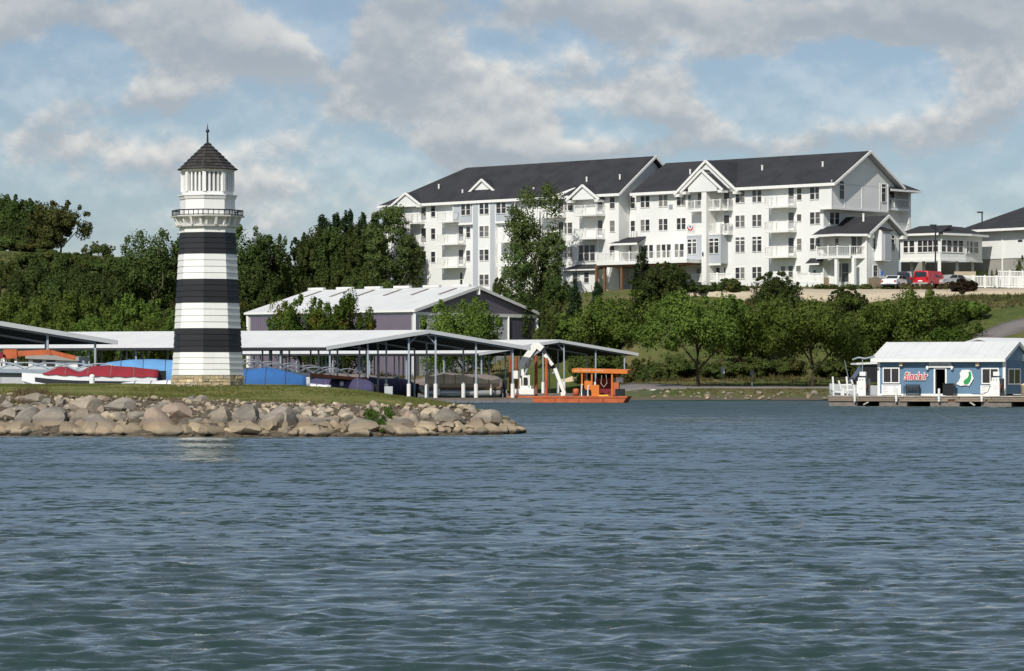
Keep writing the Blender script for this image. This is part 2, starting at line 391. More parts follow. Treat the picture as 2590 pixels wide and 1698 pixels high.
def ground_mat():
    m = bpy.data.materials.new('hill_grass'); m.use_nodes = True; nt = m.node_tree; g = NB(nt); b = nt.nodes['Principled BSDF']
    tc = g.n('ShaderNodeTexCoord'); v = tc.outputs['Object']
    a = g.ss(g.noise(v, 0.09, 6, 0.6), 0.42, 0.62); c = g.ss(g.noise(v, 0.6, 5, 0.65), 0.35, 0.7)
    col = g.mix(c, (0.060,0.088,0.022,1), (0.105,0.120,0.036,1))
    col = g.mix(g.m('MULTIPLY', a, 0.75), col, (0.155,0.125,0.060,1))
    sp = g.n('ShaderNodeSeparateXYZ'); g.put(sp.inputs[0], v)
    wet = g.ss(g.m('ADD', sp.outputs[2], g.m('MULTIPLY', g.noise(v, 1.2, 4), 0.5)), 0.42, 0.75)     # bare shore below the turf
    col = g.mix(wet, (0.12,0.10,0.075,1), col)
    g.put(b.inputs['Base Color'], col); b.inputs['Roughness'].default_value = 0.95; b.inputs['Specular IOR Level'].default_value = 0.1
    bp = g.n('ShaderNodeBump'); bp.inputs['Strength'].default_value = 0.7; bp.inputs['Distance'].default_value = 0.25
    g.put(bp.inputs['Height'], g.noise(v, 2.2, 5, 0.7)); g.put(b.inputs['Normal'], bp.outputs[0])
    MATS['hill_grass'] = m; return m
me = bpy.data.meshes.new('hillside'); me.from_pydata(tv, [], tf); me.materials.append(ground_mat())
me.polygons.foreach_set('use_smooth', [True]*len(me.polygons))
struct(link('hillside', me))

def ribbon(name, centre, width, material, lift=0.06, n=60, sub=3, flat=0.3):
    """a road laid on the terrain along a centre line of (x, y)"""
    c = np.array(centre, float); d = np.concatenate([[0], np.cumsum(np.hypot(*np.diff(c, axis=0).T))])
    t = np.linspace(0, d[-1], n); cx = np.interp(t, d, c[:, 0]); cy = np.interp(t, d, c[:, 1])
    k = np.ones(5)/5; pad = lambda a: np.convolve(np.concatenate([[2*a[0]-a[2], 2*a[0]-a[1]], a, [2*a[-1]-a[-2], 2*a[-1]-a[-3]]]), k, 'valid')
    cx, cy = pad(cx), pad(cy); tx = np.gradient(cx); ty = np.gradient(cy); L = np.hypot(tx, ty); nxv, nyv = -ty/L, tx/L
    cols = []
    for s in np.linspace(-.5, .5, sub + 1):
        X = cx + nxv*width*s; Y = cy + nyv*width*s; cols.append((X, Y, ground(X, Y)))
    zc = np.max([q[2] for q in cols], axis=0)
    mb = MB()
    for i in range(n):
        for q in cols: mb.v.append((q[0][i], q[1][i], (1-flat)*q[2][i] + flat*zc[i] + lift))
    w = sub + 1
    for i in range(n-1):
        for j in range(sub): mb.f.append((i*w+j, (i+1)*w+j, (i+1)*w+j+1, i*w+j+1))
    # kerb-like skirt so the edge is a real step
    base = len(mb.v)
    for i in range(n):
        for j in (0, sub): p = mb.v[i*w+j]; mb.v.append((p[0], p[1], p[2] - 0.8))
    for i in range(n-1):
        mb.f.append((i*w, base+2*i, base+2*i+2, (i+1)*w)); mb.f.append((i*w+sub, (i+1)*w+sub, base+2*i+3, base+2*i+1))
    return struct(mb.build(name, material, None, True))
ribbon('lakeside_road', [(PX(1420,322),322),(PX(1560,308),308),(PX(1700,301),301),(PX(1900,299.5),299.5),(PX(2150,300.5),300.5),(PX(2400,303),303),(PX(2700,306),306)], 6.0, MATS['asphalt'])
ribbon('hill_road', [(PX(2420,312),312),(PX(2500,316),316),(PX(2600,320),320),(PX(2800,327),327)], 3.0, MATS['asphalt'], 0.08)
ribbon('parking_drive', [(PX(1690,345),345),(PX(1870,343.5),343.5),(PX(2100,343),343),(PX(2300,343.5),343.5),(PX(2450,344),344),(PX(2700,345.5),345.5)], 9.0, MATS['concrete'], 0.07, 70, 4)
ribbon('marina_gravel', [(PX(-200,347),347),(PX(300,347),347),(PX(700,347.5),347.5),(PX(1000,347),347)], 6.0, MATS['concrete'], 0.05, 60, 4)

# ------------------------------------------------------------------ lake
def lake():
    R, C = 560, 660
    rows = np.concatenate([np.linspace(1950, 1086, R-70), np.linspace(1086, 1003.5, 71)[1:]])
    Yr = CZ*F/(rows - HY); dYr = np.abs(np.gradient(Yr))
    ang = np.linspace(-420, 3010, C)
    X = (ang[None, :] - CX)/F*Yr[:, None]; Y = np.repeat(Yr[:, None], C, 1)
    r = np.random.RandomState(11); Z = np.zeros_like(X); DX = np.zeros_like(X); DY = np.zeros_like(X)
    for i in range(80):
        lam = math.exp(r.uniform(math.log(0.18), math.log(1.3)))
        th = r.normal(0.06, 0.5); k = 2*math.pi/lam; kx, ky = k*math.sin(th), -k*math.cos(th)
        amp = 0.0038*lam**0.88*r.uniform(.5, 1.3)
        fade = np.clip((lam/dYr - 1.7)/2.0, 0, 1)[:, None]
        lamx = lam/max(abs(math.sin(th)), .05); 
        ph = kx*X + ky*Y + r.uniform(0, 6.283)
        grp = np.maximum(0, -0.45 + 2.2*vnoise(X/(lam*2.6) + i*7.3, Y/(lam*3.0) - i*3.1, i))      # waves come in groups
        a = amp*fade*grp
        s, c = np.sin(ph), np.cos(ph)
        cr = ((1 + s)*.5)**4.0; Z += a*2.3*(cr - .27); DX += a*c*math.sin(th)*0.75; DY += -a*c*math.cos(th)*0.75
    edge = np.clip(np.minimum(np.arange(C), C-1-np.arange(C))/25, 0, 1)[None, :]
    Z *= edge; DX *= edge; DY *= edge
    V = np.stack([X + DX, Y + DY, Z], -1).reshape(-1, 3)
    i0 = np.arange(R-1)[:, None]*C + np.arange(C-1)[None, :]
    Fc = np.stack([i0, i0+1, i0+C+1, i0+C], -1).reshape(-1, 4)[:, ::-1]
    mb_v = V.tolist(); mb_f = Fc[:, ::-1].tolist()
    def sheet(pts):
        o = len(mb_v); mb_v.extend(pts); mb_f.append(list(range(o, o+len(pts))))
    a0, b0 = mb_v[0], mb_v[C-1]; a1, b1 = mb_v[(R-1)*C], mb_v[R*C-1]
    sheet([(-900, a0[1], 0), a0, a1, (-900, a1[1], 0)]); sheet([b0, (900, b0[1], 0), (900, b1[1], 0), b1])
    sheet([(-900, -300, 0), (900, -300, 0), (900, b0[1], 0), b0, a0, (-900, a0[1], 0)])
    me = bpy.data.meshes.new('lake_water'); me.from_pydata(mb_v, [], mb_f)
    me.polygons.foreach_set('use_smooth', [True]*len(me.polygons))
    m = bpy.data.materials.new('lake_water'); m.use_nodes = True; g = NB(m.node_tree); b = m.node_tree.nodes['Principled BSDF']
    tc = g.n('ShaderNodeTexCoord'); v = tc.outputs['Object']
    g.put(b.inputs['Base Color'], g.mix(g.noise(v, 0.05, 3), (0.017,0.038,0.036,1), (0.024,0.047,0.043,1)))
    b.inputs['Roughness'].default_value = 0.04; b.inputs['IOR'].default_value = 1.333; b.inputs['Specular IOR Level'].default_value = 0.40
    gust = g.m('ADD', 0.55, g.m('MULTIPLY', g.noise(g.v('MULTIPLY', v, (0.30, 1.0, 1)), 0.05, 3, 0.6), 0.9))
    sy = g.n('ShaderNodeSeparateXYZ'); g.put(sy.inputs[0], v)
    far = g.m('MULTIPLY_ADD', g.ss(sy.outputs[1], 22, 80), 1.0 - RIP_NEAR, RIP_NEAR)     # short waves the mesh is too coarse to carry far out
    n_ = g.n('ShaderNodeTexNoise'); g.put(n_.inputs['Vector'], g.v('MULTIPLY', v, (1.15, 1.0, 1.0))); n_.inputs["Scale"].default_value = 2.6; n_.inputs['Detail'].default_value = 4; n_.inputs['Roughness'].default_value = 0.6
    cs = g.n('ShaderNodeSeparateXYZ'); g.put(cs.inputs[0], n_.outputs['Color'])
    n2 = g.noise(g.v('MULTIPLY', v, (0.6, 1.0, 1.0)), 0.55, 2, 0.5)
    # mostly gentle water with scattered short faces tipped towards the open lake (wind chop leans one way)
    face = g.ss(g.m('ADD', g.m('MULTIPLY', cs.outputs[1], 0.7), g.m('MULTIPLY', n2, 0.3)), 0.50, 0.64)
    lean = g.m('MULTIPLY', g.m('MULTIPLY', g.m('MULTIPLY_ADD', face, RIP_FACE, RIP_BASE), far), g.m('MULTIPLY', gust, -1.0))
    lean = g.m('SUBTRACT', lean, g.m('MULTIPLY', g.ss(sy.outputs[1], 110, 240), 0.11))
    side = g.m('MULTIPLY', g.m('MULTIPLY', g.m('SUBTRACT', cs.outputs[0], 0.5), 0.6), far)
    gn = g.n('ShaderNodeNewGeometry').outputs['Normal']
    g.put(b.inputs['Normal'], g.v('NORMALIZE', g.v('ADD', gn, g.comb(side, lean, 0.0))))
    me.materials.append(m)
    struct(link('lake_water', me))
RIP_NEAR, RIP_BASE, RIP_FACE = 0.36, 0.09, 0.60
lake()

# ------------------------------------------------------------------ the point with the lighthouse
fr_px = [(-500,1102),(-200,1102),(0,1102),(300,1103),(600,1105),(900,1105),(1100,1102),(1250,1099),(1325,1096)]
fX = np.array([PX(p, CZ*F/(y-HY)) for p, y in fr_px]); fY = np.array([CZ*F/(y-HY) for p, y in fr_px])
XT = fX[-1]                                       # tip of the point
def front(x): return np.interp(x, fX, fY)
def crest_z(x):                                   # height of the lawn's crown, at Y about 140
    px = CX + x*F/140
    return np.interp(px, [-400,0,300,540,700,800,900,1000,1100,1180,1260,1335], [1.83,1.80,1.79,1.77,1.76,1.70,1.58,1.38,1.20,1.02,.72,.10])
def top_z(x):                                     # height where the turf meets the riprap
    px = CX + x*F/121.5
    return np.interp(px, [-400,0,200,420,650,900,1050,1180,1260,1335], [1.48,1.47,1.42,1.33,1.20,1.10,1.05,1.02,.70,.08])
def slope_run(x): return np.interp(x, [XT-6, XT-2.5, XT], [6.4, 5.0, 2.5])
def pen_z(x, y):
    f = front(x); d = y - f; run = slope_run(x); zt = top_z(x); zc = np.maximum(crest_z(x), zt)
    back = np.interp(x, [XT-14, XT-4, XT], [52, 22, 7])     # how far the point reaches back to the marina
    mid = np.minimum(20.0, back*.5)
    z = np.where(d < 0, d*0.35, np.where(d < run, zt*(d/run)**0.9 if True else 0, np.where(d < mid, zt + (zc-zt)*np.clip((d-run)/(mid-run), 0, 1), np.where(d < back-6, zc, zc*(1 - np.clip((d-(back-6))/6, 0, 1)*1.35)))))
    return z
us = np.concatenate([np.arange(-60, XT-1, 0.5), np.linspace(XT-1, XT, 8), [XT+0.6]])
ds = np.concatenate([[-3, -1.5, -.6, 0, .4], np.arange(.8, 8, .4), np.arange(8, 24, .8), np.arange(24, 62, 2.5)])
PXm, PDm = np.meshgrid(us, ds); PYm = front(PXm) + PDm
with np.errstate(all='ignore'): PZm = pen_z(PXm, PYm)
PZm = np.nan_to_num(PZm, nan=-1.0)
PZm = np.where(PXm > XT, -0.6, PZm)
PZm += (vnoise(PXm*1.3, PYm*1.3, 5)-.5)*0.09*(PDm > 1) + (vnoise(PXm*.35, PYm*.35, 8)-.5)*0.10*(PDm > 6)
def lawn_mat():
    m = bpy.data.materials.new('lawn'); m.use_nodes = True; nt = m.node_tree; g = NB(nt); b = nt.nodes['Principled BSDF']
    tc = g.n('ShaderNodeTexCoord'); v = tc.outputs['Object']; at = g.n('ShaderNodeAttribute', attribute_name='turf').outputs['Fac']
    n1 = g.noise(v, 0.55, 6, 0.6); n2 = g.noise(v, 5.0, 5, 0.7); n3 = g.noise(g.v('MULTIPLY', v, (.6,1.4,1)), 1.6, 4, 0.6)
    col = g.mix(g.ss(n1, 0.35, 0.65), (0.125,0.145,0.036,1), (0.215,0.190,0.064,1))
    col = g.mix(g.m('MULTIPLY', g.ss(n2, 0.35, 0.75), 0.55), col, (0.075,0.100,0.022,1))
    col = g.mix(g.m('MULTIPLY', g.ss(n3, 0.52, 0.70), 0.55), col, (0.165,0.135,0.060,1))
    dirt = g.mix(g.ss(n2, 0.3, 0.7), (0.050,0.040,0.028,1), (0.170,0.138,0.098,1))
    t = g.ss(g.m('ADD', at, g.m('MULTIPLY', g.m('SUBTRACT', n3, 0.5), 0.9)), 0.35, 0.65)
    col = g.mix(t, dirt, col)
    g.put(b.inputs['Base Color'], col); b.inputs['Roughness'].default_value = 0.95; b.inputs['Specular IOR Level'].default_value = 0.12
    bp = g.n('ShaderNodeBump'); bp.inputs['Strength'].default_value = 0.6; bp.inputs['Distance'].default_value = 0.08
    g.put(bp.inputs['Height'], g.noise(v, 9.0, 4, 0.7)); g.put(b.inputs['Normal'], bp.outputs[0])
    MATS['lawn'] = m; return m
n_u = len(us)
me = bpy.data.meshes.new('point_of_land')
me.from_pydata(np.stack([PXm.ravel(), PYm.ravel(), PZm.ravel()], 1).tolist(), [], [(j*n_u+i, j*n_u+i+1, (j+1)*n_u+i+1, (j+1)*n_u+i) for j in range(len(ds)-1) for i in range(n_u-1)])
att = me.attributes.new('turf', 'FLOAT', 'POINT'); att.data.foreach_set('value', np.clip((PDm - slope_run(PXm) + 0.6)/1.4, 0, 1).ravel().astype(np.float32))
me.materials.append(lawn_mat()); me.polygons.foreach_set('use_smooth', [True]*len(me.polygons))
struct(link('point_of_land', me))
def pz(x, y): return float(pen_z(np.array([x]), np.array([y]))[0])

# short turf: tufts of blades over the visible lawn
def tufts(name, spots, material, nb=5, h=0.07, spread=0.06, w=0.012, label=None, cat=None):
    V = []; Fs = []; r = random.Random(3)
    for (x, y, z, k) in spots:
        for _ in range(nb):
            a = r.uniform(0, 6.283); q = r.random()*spread; bx, by = x + math.cos(a)*q, y + math.sin(a)*q
            hh = h*k*r.uniform(.5, 1.2); lx, ly = r.uniform(-.5,.5)*hh, r.uniform(-.5,.5)*hh; ww = w*k**.5*r.uniform(.7,1.4); t = r.uniform(0, 3.14); cx_, sx_ = math.cos(t)*ww, math.sin(t)*ww
            o = len(V); V += [(bx-cx_, by-sx_, z-.02), (bx+cx_, by+sx_, z-.02), (bx+lx, by+ly, z+hh)]; Fs.append((o, o+1, o+2))
    me = bpy.data.meshes.new(name); me.from_pydata(V, [], Fs); me.materials.append(material)
    o = stuff(link(name, me)); 
    if label: tag(o, label, cat)
    return o
r0 = random.Random(21); sp = []; sp2 = []
for _ in range(15000):
    x = r0.uniform(-24, XT-2.2); d = r0.uniform(4.6, 26); y = float(front(x)) + d; e = d - float(slope_run(x))
    if e < -.3: continue
    (sp2 if (e < 1.0 and r0.random() < .6) else sp).append((x, y, pz(x, y), r0.uniform(.5, 1.2)*(1.5 if e < 1.2 else 1.0)))
leaf_mat('turf_blade', (0.115,0.140,0.034), (0.200,0.195,0.064), 0.4)
tufts('lawn_grass', sp, MATS['turf_blade'], 5, label='short mown grass on the lighthouse point', cat='grass')
for _ in range(500):
    x = r0.uniform(-19.5, -17.3); y = float(front(x)) + r0.uniform(4.5, 9); sp2.append((x, y, pz(x, y), r0.uniform(1.5, 4.5)*(0.4 + 0.6*(x < -18.4))))
tufts('dry_grass', sp2, MATS['leaf_straw'], 4, 0.075, .09, .012, 'dry straw coloured grass fringing the top of the riprap', 'grass')

# ------------------------------------------------------------------ riprap boulders
def rock_mesh(seed, rough=0.16, cuts=9, sub=3):
    import bmesh
    bm = bmesh.new(); bmesh.ops.create_icosphere(bm, subdivisions=sub, radius=1.0)
    r = random.Random(seed)
    pl = []
    for _ in range(cuts):
        n = Vector((r.gauss(0,1), r.gauss(0,1), r.gauss(0,.9))).normalized(); pl.append((n, r.uniform(.46, .80)))
    off = Vector((r.uniform(-50,50), r.uniform(-50,50), r.uniform(-50,50)))
    from mathutils import noise as mn
    for v in bm.verts:
        p = v.co.copy()
        for n, d in pl:
            e = p.dot(n) - d
            if e > 0: p -= n*e*0.96
        nz = mn.fractal(p*1.3 + off, 0.8, 2.1, 5)
        v.co = p*(1 + rough*nz*.6)
    me = bpy.data.meshes.new('boulder'); bm.to_mesh(me); bm.free()
    me.polygons.foreach_set('use_smooth', [True]*len(me.polygons))
    if sub > 1: me.set_sharp_from_angle(angle=math.radians(24))
    return me
def rock_mat(name, c1, c2):
    m = bpy.data.materials.new(name); m.use_nodes = True; nt = m.node_tree; g = NB(nt); b = nt.nodes['Principled BSDF']
    tc = g.n('ShaderNodeTexCoord'); v = tc.outputs['Object']; geo = g.n('ShaderNodeNewGeometry'); sp = g.n('ShaderNodeSeparateXYZ'); g.put(sp.inputs[0], geo.outputs['Position'])
    oi = g.n('ShaderNodeObjectInfo').outputs['Random']
    vv = g.v('ADD', v, g.comb(g.m('MULTIPLY', oi, 37.0), oi, g.m('MULTIPLY', oi, 91.0)))
    n1 = g.noise(vv, 1.1, 6, 0.6); n2 = g.noise(vv, 7.0, 6, 0.7)
    c = g.mix(g.ss(n1, 0.3, 0.7), c1, c2); c = g.mix(g.m('MULTIPLY', g.ss(n2, 0.4, 0.75), 0.45), c, tuple(x*.5 for x in c1[:3]) + (1,))
    zz = g.m('ADD', sp.outputs[2], g.m('MULTIPLY', g.m('SUBTRACT', g.noise(geo.outputs['Position'], 2.0, 4), 0.5), 0.22))
    # bathtub rings: a wet brown foot, a pale mineral band, a dark old waterline above it
    band = g.m('MULTIPLY', g.ss(zz, 0.10, 0.20), g.m('SUBTRACT', 1.0, g.ss(zz, 0.40, 0.62)))
    c = g.mix(g.m('MULTIPLY', g.m('MULTIPLY', g.ss(zz, 0.30, 0.42), g.m('SUBTRACT', 1.0, g.ss(zz, 0.55, 0.72))), 0.55), c, (0.12,0.105,0.09,1))
    c = g.mix(g.m('MULTIPLY', band, 0.5), c, (0.33,0.25,0.15,1))
    c = g.mix(g.m('SUBTRACT', 1.0, g.ss(zz, 0.05, 0.19)), c, (0.040,0.030,0.017,1))
    hs = g.n('ShaderNodeHueSaturation'); g.put(hs.inputs['Color'], c); g.put(hs.inputs['Value'], g.m('ADD', 0.80, g.m('MULTIPLY', oi, 0.4))); c = hs.outputs[0]
    g.put(b.inputs['Base Color'], c); b.inputs['Roughness'].default_value = 0.9; b.inputs['Specular IOR Level'].default_value = 0.2
    bp = g.n('ShaderNodeBump'); bp.inputs['Strength'].default_value = 0.5; bp.inputs['Distance'].default_value = 0.06
    g.put(bp.inputs['Height'], g.noise(vv, 5.0, 7, 0.65)); g.put(b.inputs['Normal'], bp.outputs[0])
    MATS[name] = m; return m
rock_mat('rock_tan', S(164,151,132), S(134,125,112)); rock_mat('rock_grey', S(150,141,127), S(116,111,103)); rock_mat('rock_pale', S(190,176,150), S(160,147,124)); rock_mat('rock_pink', S(164,146,128), S(138,122,108))
RM = {}
for mname in ('rock_tan','rock_grey','rock_pale','rock_pink'):
    RM[mname] = []
    for k in range(6):
        q = rock_mesh(100 + k, .13 if k < 3 else .2, 12 + 2*k); q.materials.append(MATS[mname]); RM[mname].append(q)
def slope_hit(px, py):
    """where the sight line through a pixel meets the riprap slope"""
    lo, hi = 100.0, 135.0
    for _ in range(40):
        m_ = (lo + hi)/2; z = PZ(py, m_); x = PX(px, m_)
        if z > float(np.nan_to_num(pen_z(np.array([min(x, XT)]), np.array([m_]))[0], nan=-1)): lo = m_
        else: hi = m_
    return PX(px, lo), lo, PZ(py, lo)
GRP = {'rock_tan': ('tan', ), 'rock_grey': ('grey',), 'rock_pale': ('pale cream',), 'rock_pink': ('pinkish brown',)}
def boulder(px, py, w, h, mname, tilt=0.0, row='mid', k=None):
    x, y, z = slope_hit(px, py + h*0.12)
    h2 = max(h, .52*w); py2 = py - h/2 + h2/2; x, y, z = slope_hit(px, min(py2 + h2*.1, 1112)) if h2 == h else (x, y, PZ(py2, y))
    s = F/y; kk = 1.46 if w*h > 1500 else 1.28; a = w/2/s*kk; c = h2/2/s*kk; bdep = (a*0.8 + c*.35)
    me = rnd.choice(RM[mname]) if k is None else RM[mname][k]
    o = link('boulder', me)
    o.scale = (a, bdep*1.0, c); o.rotation_euler = (rnd.uniform(-.15,.15), tilt, rnd.choice((0, math.pi)) + rnd.uniform(-.25,.25)); o.location = (x, y + bdep*.30, z + 0.10*c)
    colr = GRP[mname][0]
    size = 'big' if w*h > 2600 else 'small'
    where = {'low': 'standing at the waterline of the riprap', 'mid': 'wedged half way up the riprap bank', 'top': 'lying at the top of the riprap under the turf'}[row]
    tag(o, f'{size} {colr} boulder {where}', 'boulder', f'{size} {colr} boulders, {row} row of the riprap')
    return o
g6 = lambda L, ox: [(ox + a/3.4, 960 + b/3.4, c/3.4, d/3.4, *r) for a, b, c, d, *r in L]
T, G, L_, K = 'rock_tan', 'rock_grey', 'rock_pale', 'rock_pink'
BL = g6([(140,445,300,90,T,0,'low'),(590,435,185,110,T,0,'low'),(850,430,330,125,G,0,'low'),(1090,440,290,110,T,.1,'low'),(1340,395,275,225,K,0,'low',0),(1575,425,150,160,G,0,'low'),(1825,450,320,110,T,0,'low'),(2130,450,275,120,G,0,'low'),(2345,400,230,210,T,0,'low'),
 (70,320,190,150,T,0,'mid',1),(225,345,250,180,G,-.15,'mid'),(435,355,290,190,G,-.3,'mid',0),(735,255,225,175,T,-.2,'mid',2),(870,280,110,140,K,0,'mid'),(1030,250,250,105,G,0,'mid'),(1045,335,140,95,T,.1,'mid'),(1185,315,160,110,G,-.3,'mid'),(1515,295,270,200,K,.25,'mid',1),(1905,345,200,165,T,.25,'mid'),(2110,330,270,160,G,.15,'mid',0),(2235,295,130,130,T,0,'mid'),(640,355,130,115,T,0,'mid'),(800,365,270,110,G,-.05,'mid'),(1720,370,170,110,G,0,'mid'),(1170,395,120,75,G,0,'mid'),(170,265,150,70,G,0,'mid'),(960,320,90,70,K,0,'mid'),(540,380,130,80,G,0,'mid'),
 (170,170,95,95,T,0,'top'),(285,190,205,90,T,-.2,'top'),(400,205,115,120,G,.2,'top'),(315,235,175,80,G,0,'top'),(355,270,165,80,K,0,'top'),(90,180,95,65,T,0,'top'),(60,225,155,65,G,0,'top'),(190,240,150,60,G,0,'top'),(520,205,105,70,G,-.2,'top'),(490,178,60,50,L_,0,'top'),(1150,220,72,64,L_,.2,'top'),(1310,238,62,50,L_,0,'top'),(1385,248,225,60,G,-.2,'top'),(210,300,130,80,G,0,'mid'),(590,250,90,60,T,0,'top'),(960,240,70,50,L_,0,'top')], 0)
BL += g6([(190,370,325,200,G,.12,'low',0),(40,300,110,120,T,.2,'mid'),(430,315,140,105,L_,0,'mid'),(512,415,220,110,G,0,'low'),(500,475,330,60,T,0,'low'),(675,350,125,95,K,0,'mid'),(900,420,290,135,G,.1,'low',1),(870,475,340,45,T,0,'low'),(985,280,230,75,L_,.35,'top',3),(1090,342,135,80,G,-.1,'mid'),(1210,425,265,140,G,-.1,'low',2),(1215,480,260,45,T,0,'low'),(1270,292,145,85,K,.2,'mid'),(1345,352,125,95,T,.2,'mid'),(1470,290,185,90,L_,.3,'top'),(1440,322,115,75,T,0,'mid'),(1390,412,125,75,K,0,'low'),(1495,425,135,110,G,0,'low'),(1560,345,125,100,G,-.3,'mid'),(1645,345,235,115,G,.05,'mid',0),(1722,280,115,72,L_,-.3,'top'),(1650,405,165,85,G,0,'low'),(1810,420,130,80,K,0,'low'),(1960,365,265,120,T,.15,'mid'),(1850,262,65,70,G,0,'top'),(2005,300,185,80,L_,.25,'top'),(2050,345,125,65,G,.2,'mid'),(2145,385,125,70,G,.2,'mid'),(2230,442,175,80,K,.15,'low'),(2105,440,145,70,G,0,'low'),(1880,472,145,50,T,0,'low'),(1995,452,135,55,T,0,'low'),(2292,465,75,45,G,.2,'low'),(1062,488,70,30,L_,0,'low'),(785,312,155,85,L_,.1,'mid'),(625,265,85,52,L_,0,'top'),(550,295,85,62,L_,0,'mid'),(65,228,95,42,L_,.2,'top'),(155,240,85,42,L_,0,'top'),(1500,470,140,50,T,0,'low'),(360,330,100,80,G,0,'mid'),(320,470,130,60,T,0,'low'),(60,470,140,60,T,0,'low'),(1760,340,90,60,L_,.2,'mid'),(1330,440,90,70,G,0,'low')], 650)
for a in BL: boulder(*a)
# smaller stones filling the bank: the larger ones singly, the gravel as one mass
r1 = random.Random(5); gravel = MB(); pebble = rock_mesh(500, .2, 10, 1)
pv = [v.co.copy() for v in pebble.vertices]; pf = [tuple(p.vertices) for p in pebble.polygons]
for i in range(1100):
    x = r1.uniform(-22, XT - .3); f = float(front(x)); run = float(slope_run(x)); q = r1.random()
    d = run*(1 - 0.9*q**1.6) if r1.random() < .75 else r1.uniform(0, run)
    y = f + d; z = pz(x, y)
    s = r1.uniform(.02, .085) if r1.random() < .85 else r1.uniform(.08, .15)
    M = Matrix.Rotation(r1.uniform(0, 6.28), 3, 'Z') @ Matrix.Rotation(r1.uniform(0, 6.28), 3, 'X')
    sc = Vector((s*r1.uniform(.8,1.4), s, s*r1.uniform(.6,1)))
    gravel.add([M @ Vector((p.x*sc.x, p.y*sc.y, p.z*sc.z)) + Vector((x, y, z + s*.25)) for p in pv], pf)
o = stuff(gravel.build('rubble', MATS['rock_pale'])); tag(o, 'pale broken rubble and gravel between the riprap boulders', 'gravel')
for i in range(230):
    px = r1.uniform(-20, 1290); lo = 1000 + max(0, (px-300))*0.022; py = lo + 8 + (1100-lo-8)*r1.random()**.75; w = r1.uniform(18, 40) if py < 1075 else r1.uniform(26, 60)
    row = 'low' if py > 1078 else ('mid' if py > lo + 38 else 'top')
    boulder(px, py, w, w*r1.uniform(.55,.8), r1.choice((T, G, L_, K)), r1.uniform(-.4,.4), row)
# rocks along the far shore
for i in range(60):
    px = r1.uniform(1618, 2110); Y = 288.2 + r1.uniform(-.3, 3.2); x = PX(px, Y); a = r1.uniform(.10, .32)
    o = link('boulder', r1.choice(RM[r1.choice((T, L_, T, G))])); o.scale = (a*1.3, a, a*.75); o.rotation_euler = (0, r1.uniform(-.3,.3), r1.uniform(0,6)); o.location = (x, Y, max(gz(x, Y), 0) + a*.2)
    tag(o, 'small weathered rock on the grassy shore below the lakeside road', 'rock', 'rocks along the far grassy shore')
